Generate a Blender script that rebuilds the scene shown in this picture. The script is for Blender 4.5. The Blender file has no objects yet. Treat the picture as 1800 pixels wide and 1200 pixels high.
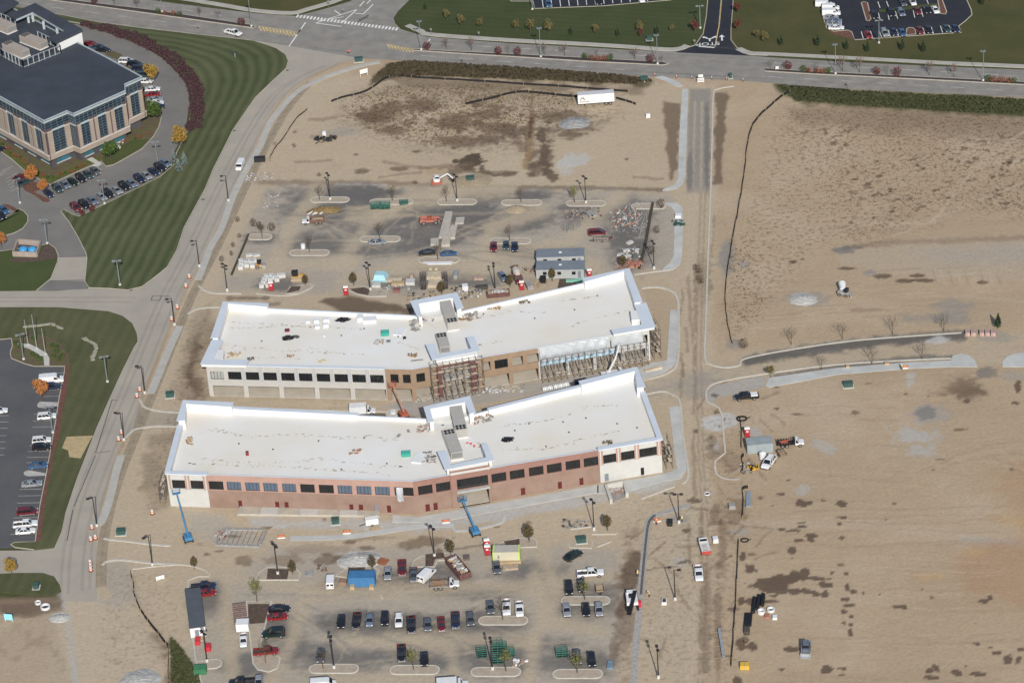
import bpy,bmesh,math,random
import numpy as np
from mathutils import Vector,Matrix
random.seed(7)
S = bpy.context.scene
COL = S.collection
R = math.radians

# ------------------------------------------------------------------ camera, sky, sun, exposure
CF,CT,CR,CH = 5430.12,0.53403849,-0.07110931,400.0     # focal length in photo pixels, tilt down, roll, flying height
CY = -676.41
_fw = Vector((0,math.cos(CT),-math.sin(CT)))
_r0 = Vector((1,0,0)); _u0 = _r0.cross(_fw)
_rt = math.cos(CR)*_r0 + math.sin(CR)*_u0
_up = -math.sin(CR)*_r0 + math.cos(CR)*_u0
cam_d = bpy.data.cameras.new('camera'); cam = bpy.data.objects.new('camera',cam_d); COL.objects.link(cam)
cam_d.sensor_width = 36; cam_d.lens = CF/1800*36
cam_d.clip_start = 5; cam_d.clip_end = 20000
_m = Matrix((_rt,_up,-_fw)).transposed().to_4x4(); _m.translation = Vector((0,CY,CH))
cam.matrix_world = _m
S.camera = cam

SUN_AZ,SUN_EL = R(180-6.2),R(32.0)      # azimuth of the sun, clockwise from +Y
W = bpy.data.worlds.new('World'); S.world = W; W.use_nodes = True
sky = W.node_tree.nodes.new('ShaderNodeTexSky'); sky.sky_type = 'NISHITA'; sky.sun_disc = False
sky.sun_elevation = SUN_EL; sky.sun_rotation = SUN_AZ; sky.altitude = 200; sky.dust_density = 1.5
bg = W.node_tree.nodes['Background']; bg.inputs[1].default_value = 0.10
W.node_tree.links.new(sky.outputs[0],bg.inputs[0])
sl = bpy.data.lights.new('sun','SUN'); sl.energy = 4.2; sl.angle = R(0.53); sl.color = (1.0,0.95,0.87)
sun = bpy.data.objects.new('sun',sl); COL.objects.link(sun)
_sd = Vector((math.sin(SUN_AZ)*math.cos(SUN_EL),math.cos(SUN_AZ)*math.cos(SUN_EL),math.sin(SUN_EL)))
sun.rotation_euler = _sd.to_track_quat('Z','Y').to_euler(); sun.location = (60,-200,300)
S.view_settings.view_transform = 'Standard'; S.view_settings.look = 'None'
S.view_settings.exposure = 0.22; S.view_settings.gamma = 1.0

# ------------------------------------------------------------------ helpers
def G(px,py,z=0.0):
 """place on the site (at height z) that a surveyed photo pixel shows"""
 d = _fw*CF + _rt*(px-900) - _up*(py-600)
 t = (z-CH)/d.z
 return Vector((d.x*t,CY+d.y*t,z))
def GA(a,b):
 """heading in degrees from pixel a to pixel b"""
 d = G(*b)-G(*a); return math.degrees(math.atan2(d.y,d.x))

MATS = {}
def mat(name,col,rough=0.8,var=0.12,scale=1.5,bump=0.0,metal=0.0,spec=0.3,coat=0.0,detail=4,col2=None,alpha=1.0):
 if name in MATS: return MATS[name]
 m = bpy.data.materials.new(name); m.use_nodes = True
 nt = m.node_tree; b = nt.nodes['Principled BSDF']
 b.inputs['Roughness'].default_value = rough; b.inputs['Metallic'].default_value = metal
 b.inputs['Specular IOR Level'].default_value = spec
 if coat: b.inputs['Coat Weight'].default_value = coat; b.inputs['Coat Roughness'].default_value = 0.05
 if alpha < 1: b.inputs['Alpha'].default_value = alpha
 tc = nt.nodes.new('ShaderNodeTexCoord'); n = nt.nodes.new('ShaderNodeTexNoise')
 n.inputs['Scale'].default_value = scale; n.inputs['Detail'].default_value = detail; n.inputs['Roughness'].default_value = 0.6
 nt.links.new(tc.outputs['Object'],n.inputs['Vector'])
 rp = nt.nodes.new('ShaderNodeValToRGB')
 c2 = col2 or tuple(min(1,c*(1+var)) for c in col); c1 = col if col2 else tuple(c*(1-var) for c in col)
 rp.color_ramp.elements[0].position = 0.3; rp.color_ramp.elements[1].position = 0.7
 rp.color_ramp.elements[0].color = (*c1,1); rp.color_ramp.elements[1].color = (*c2,1)
 nt.links.new(n.outputs['Fac'],rp.inputs[0]); nt.links.new(rp.outputs[0],b.inputs['Base Color'])
 if bump:
  bp = nt.nodes.new('ShaderNodeBump'); bp.inputs['Strength'].default_value = bump; bp.inputs['Distance'].default_value = 0.2
  nt.links.new(n.outputs['Fac'],bp.inputs['Height']); nt.links.new(bp.outputs[0],b.inputs['Normal'])
 MATS[name] = m
 return m

class MB:
 """collects faces (with a material index each) and links them as ONE mesh object"""
 def __init__(s): s.v = []; s.f = []; s.m = []; s.T = Matrix.Identity(4); s.mi = 0
 def add(s,vs,fs,mi=None):
  o = len(s.v); s.v += [tuple(s.T @ Vector(v)) for v in vs]
  s.f += [tuple(i+o for i in f) for f in fs]; s.m += [s.mi if mi is None else mi]*len(fs)
  return s
 def box(s,x0,x1,y0,y1,z0,z1,mi=None):
  return s.add([(x0,y0,z0),(x1,y0,z0),(x1,y1,z0),(x0,y1,z0),(x0,y0,z1),(x1,y0,z1),(x1,y1,z1),(x0,y1,z1)],
   [(0,3,2,1),(4,5,6,7),(0,1,5,4),(1,2,6,5),(2,3,7,6),(3,0,4,7)],mi)
 def frustum(s,b,t,z0,z1,mi=None):
  x0,x1,y0,y1 = b; a0,a1,c0,c1 = t
  return s.add([(x0,y0,z0),(x1,y0,z0),(x1,y1,z0),(x0,y1,z0),(a0,c0,z1),(a1,c0,z1),(a1,c1,z1),(a0,c1,z1)],
   [(0,3,2,1),(4,5,6,7),(0,1,5,4),(1,2,6,5),(2,3,7,6),(3,0,4,7)],mi)
 def prism(s,poly,z0,z1,mi=None,bottom=True):
  n = len(poly); a = sum(poly[i][0]*poly[(i+1)%n][1]-poly[(i+1)%n][0]*poly[i][1] for i in range(n))
  if a < 0: poly = poly[::-1]
  vs = [(p[0],p[1],z0) for p in poly]+[(p[0],p[1],z1) for p in poly]
  fs = [tuple(range(n,2*n))]+[(i,(i+1)%n,n+(i+1)%n,n+i) for i in range(n)]
  if bottom: fs.append(tuple(range(n-1,-1,-1)))
  return s.add(vs,fs,mi)
 def sheet(s,poly,z,mi=None):
  n = len(poly); a = sum(poly[i][0]*poly[(i+1)%n][1]-poly[(i+1)%n][0]*poly[i][1] for i in range(n))
  if a < 0: poly = poly[::-1]
  return s.add([(p[0],p[1],z) for p in poly],[tuple(range(n))],mi)
 def tube(s,p0,p1,r0,r1=None,n=6,mi=None,cap=True):
  p0 = Vector(p0); p1 = Vector(p1); r1 = r0 if r1 is None else r1
  d = (p1-p0).normalized(); u = d.orthogonal().normalized(); w = d.cross(u)
  vs = []
  for p,r in ((p0,r0),(p1,r1)):
   for i in range(n):
    a = 2*math.pi*i/n; vs.append(p+u*(math.cos(a)*r)+w*(math.sin(a)*r))
  fs = [(i,(i+1)%n,n+(i+1)%n,n+i) for i in range(n)]
  if cap: fs += [tuple(range(n-1,-1,-1)),tuple(range(n,2*n))]
  return s.add(vs,fs,mi)
 def bar(s,p0,p1,w,h=None,mi=None):
  """rectangular bar from p0 to p1, w wide in plan and h deep, sitting with its axis in the middle"""
  p0 = Vector(p0); p1 = Vector(p1); h = h or w; d = (p1-p0).normalized()
  up = Vector((0,0,1)) if abs(d.z) < .95 else Vector((0,1,0))
  u = d.cross(up).normalized()*(w/2); v = u.cross(d).normalized()*(h/2)
  vs = [p+a*u+b*v for p in (p0,p1) for a,b in ((-1,-1),(1,-1),(1,1),(-1,1))]
  return s.add(vs,[(0,1,5,4),(1,2,6,5),(2,3,7,6),(3,0,4,7),(3,2,1,0),(4,5,6,7)],mi)
 def loft(s,rings,mi=None,cap=True):
  n = len(rings[0]); vs = [p for r in rings for p in r]; fs = []
  for k in range(len(rings)-1):
   for i in range(n):
    fs.append((k*n+i,k*n+(i+1)%n,(k+1)*n+(i+1)%n,(k+1)*n+i))
  if cap: fs += [tuple(range(n-1,-1,-1)),tuple((len(rings)-1)*n+i for i in range(n))]
  return s.add(vs,fs,mi)
 def blob(s,c,r,n=10,k=6,jit=0.0,mi=None,flat=False):
  rnd = random.random; vs = []; fs = []
  for j in range(k+1):
   th = math.pi*j/k
   for i in range(n):
    a = 2*math.pi*i/n; q = 1+jit*(rnd()-.5)*2
    vs.append((c[0]+r[0]*math.sin(th)*math.cos(a)*q,c[1]+r[1]*math.sin(th)*math.sin(a)*q,max(c[2]+r[2]*math.cos(th)*q,0.01) if flat else c[2]+r[2]*math.cos(th)*q))
  for j in range(k):
   for i in range(n): fs.append((j*n+i,(j+1)*n+i,(j+1)*n+(i+1)%n,j*n+(i+1)%n))
  return s.add(vs,fs,mi)
 def build(s,name,mats,parent=None,smooth=False,origin=None):
  me = bpy.data.meshes.new(name)
  o3 = Vector(origin) if origin is not None else Vector((0,0,0))
  me.from_pydata([tuple(Vector(v)-o3) for v in s.v],[],s.f)
  mats = mats if isinstance(mats,(list,tuple)) else [mats]
  for m in mats: me.materials.append(m)
  if len(mats) > 1: me.polygons.foreach_set('material_index',s.m)
  if smooth: me.polygons.foreach_set('use_smooth',[True]*len(me.polygons))
  me.update()
  o = bpy.data.objects.new(name,me); COL.objects.link(o)
  if parent is not None: o.parent = parent
  elif origin is not None: o.location = o3
  return o

def tag(o,label,cat,group=None):
 o['label'] = label; o['category'] = cat
 if group: o['group'] = group
 return o
def struct(o,kind='structure'): o['kind'] = kind; return o
def thing(name,label,cat,loc=(0,0,0),rz=0,group=None):
 o = bpy.data.objects.new(name,None); COL.objects.link(o); o.empty_display_size = .3
 o.location = loc; o.rotation_euler = (0,0,R(rz)); return tag(o,label,cat,group)
KIDS = {}
def kids(o): return [c for c in bpy.data.objects if c.parent == o]
def dup(root,label,loc,rz=0,sc=1.0,group=None):
 r = root.copy(); COL.objects.link(r); r.location = loc; r.rotation_euler = (0,0,R(rz))
 r.scale = (sc,sc,sc) if not isinstance(sc,tuple) else sc
 r['label'] = label
 if group: r['group'] = group
 if root.name not in KIDS: KIDS[root.name] = [(c,kids(c)) for c in kids(root)]
 out = []
 for c,gs in KIDS[root.name]:
  d = c.copy(); COL.objects.link(d); d.parent = r; out.append(d)
  for g in gs:
   e = g.copy(); COL.objects.link(e); e.parent = d
 return r,out
class Proto:
 """first placing moves the prototype itself, later ones copy it"""
 def __init__(s,root): s.root = root; s.used = False
 def put(s,label,loc,rz=0,sc=1.0,group=None):
  if not s.used:
   s.used = True; r = s.root; KIDS[r.name] = [(c,kids(c)) for c in kids(r)]
   s.pend = (label,loc,rz,sc,group)
   r.location = loc; r.rotation_euler = (0,0,R(rz)); r.scale = (sc,sc,sc) if not isinstance(sc,tuple) else sc; r['label'] = label
   if group: r['group'] = group
   return r,[c for c,_ in KIDS[r.name]]
  return dup(s.root,label,loc,rz,sc,group)
def smooth_line(pts,closed=False,n=5):
 P = [Vector(p) for p in pts]; out = []; N = len(P)
 rng = range(N if closed else N-1)
 for i in rng:
  p0 = P[(i-1)%N] if closed or i > 0 else P[0]; p1 = P[i]; p2 = P[(i+1)%N]
  p3 = P[(i+2)%N] if closed or i+2 < N else P[-1]
  for k in range(n):
   t = k/n
   out.append(0.5*((2*p1)+(p2-p0)*t+(2*p0-5*p1+4*p2-p3)*t*t+(3*p1-p0-3*p2+p3)*t**3))
 if not closed: out.append(P[-1])
 return out
def gp(px,z=0,sm=0,closed=True):
 w = [G(x,y) for x,y in px]
 return smooth_line(w,closed,sm) if sm else w
def ribbon(mb,pts,w,z0,z1,closed=False,mi=None,side=0.0):
 """strip of width w along a line of world points; side shifts it sideways (in widths)"""
 n = len(pts); L = []; Rr = []
 for i in range(n):
  a = pts[i-1] if closed or i > 0 else pts[i]; b = pts[(i+1)%n] if closed or i < n-1 else pts[i]
  d = Vector((b[0]-a[0],b[1]-a[1],0)); d = d.normalized() if d.length > 1e-6 else Vector((1,0,0))
  nrm = Vector((-d.y,d.x,0)); p = Vector((pts[i][0],pts[i][1],0))
  L.append(p+nrm*w*(.5+side)); Rr.append(p-nrm*w*(.5-side))
 vs = []; fs = []
 for i in range(n):
  vs += [(L[i].x,L[i].y,z0),(Rr[i].x,Rr[i].y,z0),(Rr[i].x,Rr[i].y,z1),(L[i].x,L[i].y,z1)]
 m = n if closed else n-1
 for i in range(m):
  a = 4*i; b = 4*((i+1)%n)
  fs += [(a+3,a+2,b+2,b+3),(a+2,a+1,b+1,b+2),(a,a+3,b+3,b)]
 if not closed: fs += [(0,1,2,3),(4*n-1,4*n-2,4*n-3,4*n-4)]
 return mb.add(vs,fs,mi)

# ------------------------------------------------------------------ the ground: one sheet, soil colours laid out on the site
def to_px(X,Y):
 x = X; y = Y-CY; z = -CH
 de = y*_fw.y+z*_fw.z
 return 900+CF*(x*_rt.x+y*_rt.y+z*_rt.z)/de,600-CF*(x*_up.x+y*_up.y+z*_up.z)/de
_rs = np.random.RandomState(3)
_tab = _rs.rand(257,257).astype(np.float32)
def vnoise(x,y):
 xi = np.floor(x).astype(int); yi = np.floor(y).astype(int); fx = x-xi; fy = y-yi
 fx = fx*fx*(3-2*fx); fy = fy*fy*(3-2*fy); a = _tab[xi%256,yi%256]; b = _tab[(xi+1)%256,yi%256]
 c = _tab[xi%256,(yi+1)%256]; d = _tab[(xi+1)%256,(yi+1)%256]
 return (a*(1-fx)+b*fx)*(1-fy)+(c*(1-fx)+d*fx)*fy
def fbm(x,y,o=4):
 s = 0; a = .5; t = 0
 for k in range(o):
  s = s+a*vnoise(x*2**k+17*k,y*2**k+9*k); t += a; a *= .55
 return s/t
def axis(a,b,st):
 core = list(np.arange(a,b+st,st)); out = []; s = st
 e = b;
 while e < 9000: s *= 1.5; e += s; out.append(e)
 lo = []; s = st; e = a
 while e > -9000: s *= 1.5; e -= s; lo.append(e)
 return np.array(lo[::-1]+core+out)
gx = axis(-172,178,.5); gy = axis(-168,248,.6)
GX,GY = np.meshgrid(gx,gy,indexing='ij')
PU,PV = to_px(np.clip(GX,-400,400),np.clip(GY,-300,500))
N1 = fbm(GX/22,GY/22); N2 = fbm(GX/5+50,GY/5+20); N3 = fbm(GX/1.6,GY/1.6,3)
NS = fbm(GX/3.0+8,GY/26+3,3); NH = fbm(GX/30+5,GY/2.2,3)
DIRT = np.array([.355,.275,.188]); PALE = np.array([.395,.325,.24]); DARK = np.array([.10,.076,.056]); MUD = np.array([.125,.090,.066])
GREY = np.array([.165,.158,.148]); CON = np.array([.42,.415,.395]); RED = np.array([.33,.205,.125]); ORA = np.array([.40,.27,.14])
WEED = np.array([.085,.072,.042]); GRS = np.array([.055,.062,.026]); BRN = np.array([.155,.112,.078]); ASP = np.array([.115,.11,.105]); DUST = np.array([.405,.338,.248])
SC = np.empty(GX.shape+(3,),np.float32); WD = np.zeros(GX.shape,np.float32); N4 = fbm(GX/1.05+3,GY/1.3+7,2)
SC[:] = DIRT*(.84+.22*N1+.12*N2)[...,None]
def mix(w,c):
 global SC
 SC += (np.asarray(c,np.float32)-SC)*np.clip(w,0,1)[...,None].astype(np.float32)
def sst(a,b,x): t = np.clip((x-a)/(b-a),0,1); return t*t*(3-2*t)
def E(px,py,rx,ry,col,st=1.0,rough=.5,soft=.25,ang=0,n=None):
 m = 2.0; k = max(rx,ry)*m
 I = (abs(PU-px) < k)&(abs(PV-py) < k)
 if not I.any(): return
 u = PU[I]-px; v = PV[I]-py
 if ang: c,s = math.cos(R(ang)),math.sin(R(ang)); u,v = u*c+v*s,-u*s+v*c
 d = np.sqrt((u/rx)**2+(v/ry)**2)+rough*2*((N2[I]+N3[I])/2-.5)*1.6
 w = st*(1-sst(1-soft,1+soft,d))
 SC[I] += (np.asarray(col,np.float32)-SC[I])*np.clip(w,0,1)[:,None].astype(np.float32)
def LN(pts,wd,col,st=1.0,soft=.5,rough=.4,wob=0):
 P = np.array(pts,float); lo = P.min(0)-wd*3; hi = P.max(0)+wd*3
 I = (PU > lo[0])&(PU < hi[0])&(PV > lo[1])&(PV < hi[1])
 if not I.any(): return
 u = PU[I]+wob*(N2[I]-.5); v = PV[I]+wob*(N1[I]-.5); d = np.full(u.shape,1e9)
 for a,b in zip(P[:-1],P[1:]):
  ab = b-a; t = np.clip(((u-a[0])*ab[0]+(v-a[1])*ab[1])/(ab@ab),0,1)
  d = np.minimum(d,np.hypot(u-a[0]-t*ab[0],v-a[1]-t*ab[1]))
 w = st*(1-sst(1-soft,1+soft,d/(wd/2)+rough*(N3[I]-.5)*2))
 SC[I] += (np.asarray(col,np.float32)-SC[I])*np.clip(w,0,1)[:,None].astype(np.float32)
def PG(poly,col,st=1.0,soft=4,rough=4,n=None):
 P = np.array(poly,float); lo = P.min(0)-soft*3-rough; hi = P.max(0)+soft*3+rough
 I = (PU > lo[0])&(PU < hi[0])&(PV > lo[1])&(PV < hi[1])
 if not I.any(): return
 u = PU[I]; v = PV[I]; ins = np.zeros(u.shape,bool); d = np.full(u.shape,1e9); Q = np.roll(P,-1,0)
 for a,b in zip(P,Q):
  if a[1] != b[1]: ins ^= ((a[1] > v) != (b[1] > v))&(u < (b[0]-a[0])*(v-a[1])/(b[1]-a[1])+a[0])
  ab = b-a; t = np.clip(((u-a[0])*ab[0]+(v-a[1])*ab[1])/max(ab@ab,1e-9),0,1)
  d = np.minimum(d,np.hypot(u-a[0]-t*ab[0],v-a[1]-t*ab[1]))
 sd = np.where(ins,-d,d)+rough*(N2[I]-.5)*3+rough*(N3[I]-.5)
 w = st*(1-sst(-soft,soft,sd))
 if n is not None: w = w*n[I]
 SC[I] += (np.asarray(col,np.float32)-SC[I])*np.clip(w,0,1)[:,None].astype(np.float32)

def WEEDY(poly,st,soft):
 global SC,WD
 keep = SC; SC = np.repeat(WD[...,None],3,2); PG(poly,[st]*3,1,soft,8); WD = SC[...,0].copy(); SC = keep
# tracks and streaks of the graded fields
mix(.30*sst(.5,.8,NS)*(PU < 1300),PALE); mix(.14*sst(.55,.8,NH),BRN*1.5)
mix(.5*sst(.5,.75,N1),PALE)
# far grass beyond the arterial road and away from the site
mix((GY > 240)|(GX > 185)|(GX < -180)|(GY < -172),GRS*1.1)
PG([(-400,-400),(2300,-400),(2300,200),(1900,176),(1300,140),(900,116),(610,100),(450,70),(0,6),(-400,-60)],GRS,1,3,1)
# office side ground
PG([(-400,-60),(0,8),(450,72),(508,108),(300,480),(242,600),(95,965),(110,1050),(-400,1060)],GRS*1.15,1,3,1)
PG([(430,150),(700,130),(1258,145),(1252,640),(1250,1240),(60,1240),(110,1050),(170,950),(330,500)],DUST,.72,8,10)
# weed banks along the road
PG([(655,135),(680,113),(720,109),(900,119),(1080,133),(1150,143),(1140,152),(1000,145),(890,140),(760,133),(690,137),(650,150)],WEED*.95,.95,5,5)
PG([(690,135),(900,142),(1120,155),(1130,166),(1000,158),(850,160),(700,152)],BRN*1.05,.65,6,6)
PG([(1360,146),(1500,158),(1800,172),(1900,178),(1900,212),(1800,206),(1640,196),(1500,188),(1400,178),(1370,166)],GRS*1.15,.95,5,4)
PG([(1380,152),(1500,162),(1800,178),(1800,186),(1500,170),(1390,162)],WEED*.9,.6,4,5)
# the vacant plot north of the car park: dry weeds
_wd = sst(.5,.68,.55*N2+.45*N3)
PG([(600,180),(640,150),(800,155),(1000,185),(1090,195),(1060,230),(960,250),(900,270),(760,270),(640,230),(590,215)],BRN*.9,.95,22,14,_wd)
PG([(640,165),(700,150),(860,150),(1010,165),(1060,180),(980,185),(820,175),(700,180)],WEED*1.6,.7,14,10,.35+.65*_wd)
for a in [(660,205,36,14),(745,185,30,12),(800,215,36,12),(860,200,26,8),(690,230,26,7),(810,250,40,10),(870,225,30,10),(930,255,8,42),(900,232,30,8),(985,205,40,10),(1020,225,26,8),(640,300,10,4),(710,297,14,4),(660,205,30,10),(690,190,22,9),(940,270,18,12),(965,275,9,32),(950,290,16,14),(860,245,24,9),(1000,235,18,9)]: E(*a,BRN*.85,.8,1.0,.4)
E(826,284,24,11,DARK*.7,.95,.7,.15); WEEDY([(600,175),(640,145),(860,145),(1060,165),(1110,200),(1000,240),(880,265),(760,275),(650,250),(590,215)],.9,20); WEEDY([(1370,180),(1900,205),(1900,400),(1700,370),(1540,430),(1450,430),(1290,600),(1275,560),(1290,430),(1330,330)],.85,24); WEEDY([(330,560),(380,560),(370,700),(320,760),(290,900),(250,900),(270,800)],.6,12); WEEDY([(180,990),(300,1010),(345,1200),(180,1200)],.45,12); WEEDY([(1090,880),(1300,860),(1300,1200),(1080,1200)],.5,14); WEEDY([(1230,720),(1320,720),(1320,930),(1230,930)],.5,14); E(815,300,22,14,BRN*.8,.8,.7); E(875,304,36,4,DARK,.6,.6); E(760,300,20,8,ORA*.8,.4,.6); E(935,215,6,30,RED*.6,.6,.5)
LN([(930,215),(932,260),(922,292)],10,ORA*.75,.6,.6,.8); LN([(950,232),(958,262),(954,285),(972,312)],15,MUD*.9,.9,.3,1.3); LN([(934,210),(931,240)],7,MUD*.8,.9,.3,.6); LN([(845,300),(870,308),(905,306)],6,MUD,.8,.4,1.0); LN([(880,225),(905,240),(918,262)],12,MUD*1.2,.6,.4,1.3); LN([(915,225),(980,230),(1000,215)],8,MUD*1.1,.6,.4,1.2)
E(1010,218,24,10,GREY*1.7,.8,.8); E(1008,282,26,10,CON*.95,.8,.9); E(990,292,14,12,CON,.6,.9); E(600,232,36,8,GREY*1.5,.5,.7)
PG([(1166,178),(1197,182),(1190,300),(1178,318),(1170,240)],BRN*.95,.85,3,4); PG([(1258,165),(1280,163),(1272,260),(1268,320),(1255,322),(1256,240)],BRN*.85,.85,3,4)
LN([(450,320),(560,322),(690,322),(760,326)],9,BRN*1.0,.6,.6,.8); LN([(760,327),(900,329),(1050,331),(1165,334)],7,BRN*.8,.7,.6,.7); LN([(590,324),(680,325)],3,CON,.7,.5,.8)
E(825,316,26,11,PALE*1.08,.9,.3); E(1235,490,14,40,BRN*.8,.6,.8,.4); E(1228,488,9,22,BRN*.6,.8,.8)
# car parks: dusty asphalt, clean dark patches round the islands
DK = lambda a,b,c,d,s=.8: E(a,b,c,d,ASP*1.08,s,.45,.5)
PG([(470,326),(760,328),(1180,338),(1190,400),(1180,480),(1100,480),(700,520),(380,512),(430,400)],GREY*1.7,.55,10,8)
PG([(480,960),(1090,960),(1110,1060),(1080,1200),(1040,1240),(330,1240),(336,1020),(430,1000)],GREY*1.7,.5,12,10)
for a in [(600,340,95,14),(700,370,120,26),(640,345,120,14),(560,375,70,20),(690,350,70,16),(810,370,70,26),(870,390,80,22),(770,410,60,22),(900,345,70,12),(1030,375,55,22),(930,385,40,20),(560,430,55,24),(660,405,60,18),(725,435,50,18),(760,470,40,8),(1110,390,40,40),(1110,440,40,34),(490,500,40,14),(460,420,30,10),(700,495,60,12),(830,490,60,14),(905,440,40,14),(640,440,60,12),(850,345,110,9)]: DK(*a,.85)
for a in [(720,1100,160,22),(870,1095,60,24),(600,1160,70,24),(740,1155,70,24),(870,1160,70,26),(1030,1050,60,40),(1010,1165,70,24),(940,1010,60,24),(760,1010,60,20),(620,1030,60,14),(820,1040,80,12),(370,1050,32,30),(480,1100,50,26),(520,1140,40,30),(440,1170,50,24),(700,1020,60,12),(640,1090,80,16),(880,1130,120,16)]: DK(*a,.85)
for p in [[(600,470),(640,400),(720,345),(900,335)],[(480,480),(500,420),(560,330)],[(600,500),(720,470),(900,475),(1050,470)],[(700,470),(760,455),(850,455),(1000,430),(1060,370),(1090,345)],[(620,380),(700,360),(800,345)],[(850,470),(860,400),(950,370)],[(420,470),(500,470),(620,460)]]: LN(p,26,DUST,.75,.8,.6,14)
for p in [[(340,1000),(560,1040),(900,1030),(1090,1010)],[(540,1050),(520,1110),(480,1200)],[(400,1010),(400,1100),(410,1200)],[(950,960),(980,1040),(940,1120),(930,1200)],[(600,1125),(800,1125),(940,1130)],[(940,1010),(960,1090),(1060,1110)],[(800,1200),(790,1140),(680,1130)],[(560,1190),(760,1200)]]: LN(p,24,DUST*.95,.75,.8,.6,14)
for k in range(26):
 a = _rs.rand(4); LN([(430+a[0]*600,345+a[1]*120),(470+a[2]*600,345+a[3]*120)],4,DUST if k%2 else ASP*1.5,.35,.8,.5,20)
 LN([(350+a[0]*700,1000+a[1]*190),(400+a[2]*650,1000+a[3]*190)],4,DUST if k%2 else ASP*1.5,.35,.8,.5,20)
# haul road
PG([(1212,156),(1250,156),(1246,340),(1206,340)],GREY*1.25,.8,3,2); LN([(1222,180),(1218,330)],4,DUST,.6); LN([(1234,180),(1232,330)],4,DUST,.6); E(1243,260,5,80,ASP,.6,.4); E(1213,300,6,40,ASP*1.2,.6,.4)
PG([(1205,335),(1247,335),(1240,640),(1238,700),(1245,860),(1225,1210),(1150,1210),(1140,1010),(1210,860),(1205,700),(1195,520),(1200,400)],DUST*.94,.55,8,4)
for d in (-13,-5,6,14): LN([(1226+d,340),(1220+d,500),(1218+d,640),(1222+d,800),(1230+d,920),(1222+d,1200)],3.5,PALE*1.08 if d%2 else BRN*1.45,.5,.6,.5)
E(1225,680,40,22,GREY*1.3,.45,.8,.5); LN([(1130,690),(1200,670),(1300,650)],26,GREY*1.5,.4,.9,.6); LN([(1225,720),(1245,690),(1300,655)],3,BRN*.9,.6)
for a in [(1240,1100,9,120),(1262,1120,6,110),(1098,1080,16,90),(1110,990,14,40),(1270,960,8,60)]: E(*a,BRN*1.05,.6,.9,.5)
PG([(1095,990),(1125,960),(1128,1010),(1112,1060),(1090,1085),(1080,1080),(1095,1040)],MUD*1.05,.85,4,5); E(1080,1140,8,30,BRN,.6,.9)
# eastern fields
PG([(1310,618),(1400,603),(1500,592),(1690,580),(1900,590),(1900,650),(1670,636),(1470,645),(1350,662),(1285,668),(1255,662)],DUST*.92,.7,4,2)
LN([(1312,634),(1400,619),(1500,604),(1620,594),(1690,590)],17,ASP*.8,.9,.5,.6); LN([(1365,662),(1440,650),(1520,638),(1600,630),(1672,628)],10,ASP*1.1,.75,.6,.9); E(1645,598,24,8,CON,.8,.9); E(1440,618,40,5,ASP*1.2,.5,.9)
E(1750,592,30,10,GREY*1.4,.5,.8); E(1735,655,20,9,GREY*.9,.7,.7); E(1780,660,20,8,GREY*1.6,.5,.7)
PG([(1465,435),(1500,428),(1620,418),(1900,415),(1900,500),(1700,490),(1560,480),(1480,465)],PALE*.92,.8,6,5); PG([(1590,440),(1800,428),(1900,430),(1900,470),(1640,460)],GREY*1.75,.4,14,6)
for a in [(1482,440,24,6),(1498,435,20,4)]: E(*a,GREY*.9,.8,.6)
LN([(1500,434),(1570,425),(1660,424),(1720,420),(1800,418)],9,BRN*1.35,.6,.7,.8)
for a in [(1490,472,18,3),(1552,485,16,4),(1613,484,12,3),(1592,494,16,3),(1622,493,20,3),(1725,496,12,3),(1392,460,9,3),(1410,455,3,2)]: E(*a,BRN*.75,.9,.7)
E(1528,480,12,5,GREY*1.3,.7,.6)
for a in [(1280,445,13,26),(1420,525,32,12),(1675,538,34,11),(1640,560,50,9),(1275,450,9,30),(1290,605,14,9)]: E(*a,GREY*1.35,.6,.9,.5)
E(1412,524,18,9,CON*.85,.7,.7); E(1525,545,38,4,BRN*1.3,.5,.8); E(1308,464,12,7,GREY*1.7,.6,.3)
for k in range(9): LN([(1640+14*k,475),(1646+14*k,500)],3,PALE*1.05 if k%2 else BRN*1.6,.4)
_sp = sst(.60,.70,N3*.7+N2*.3)
PG([(1380,190),(1500,195),(1640,205),(1900,220),(1900,400),(1700,360),(1560,350),(1440,300),(1370,220)],BRN*.85,.8,30,20,_sp)
PG([(1480,290),(1640,270),(1900,250),(1900,380),(1640,370),(1540,420),(1470,420)],BRN*.7,.85,30,20,sst(.6,.68,N3*.75+N2*.25))
PG([(1280,430),(1330,400),(1350,560),(1290,590)],BRN*.8,.8,20,12,sst(.66,.72,N3*.75+N2*.25)); PG([(1380,190),(1560,195),(1900,215),(1900,260),(1500,225),(1400,215)],BRN*1.0,.45,14,10)
PG([(1420,180),(1800,198),(1900,205),(1900,235),(1700,215),(1500,205)],WEED*1.5,.6,10,10,.3+.7*_wd)
LN([(1500,395),(1640,390),(1700,310),(1800,230)],5,PALE*1.05,.6,.7,.4,8); LN([(1570,415),(1640,385),(1800,320)],4,PALE*1.05,.5,.7,.4,8); LN([(1560,520),(1700,520),(1800,530)],5,PALE,.4,.8,.4,10)
for a in [(1690,680,36,16),(1706,690,26,14)]: E(*a,BRN*.95,.75,.8,.5)
E(1632,730,34,18,GREY*1.7,.75,.7,.4); E(1627,727,22,11,GREY*1.05,.8,.5); E(1605,765,36,14,CON*.85,.75,.9,.5); E(1618,790,34,12,CON*.85,.75,.9,.5); E(1600,665,9,12,CON*.9,.7,.8); E(1410,860,16,10,CON*.85,.6,.9); E(1450,785,22,9,CON*.85,.6,.9,.4,25)
LN([(1300,920),(1480,922),(1620,932),(1800,955)],16,PALE*1.0,.5,.8,.3); LN([(1690,945),(1800,955)],9,GREY*2.0,.5,.8)
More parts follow.
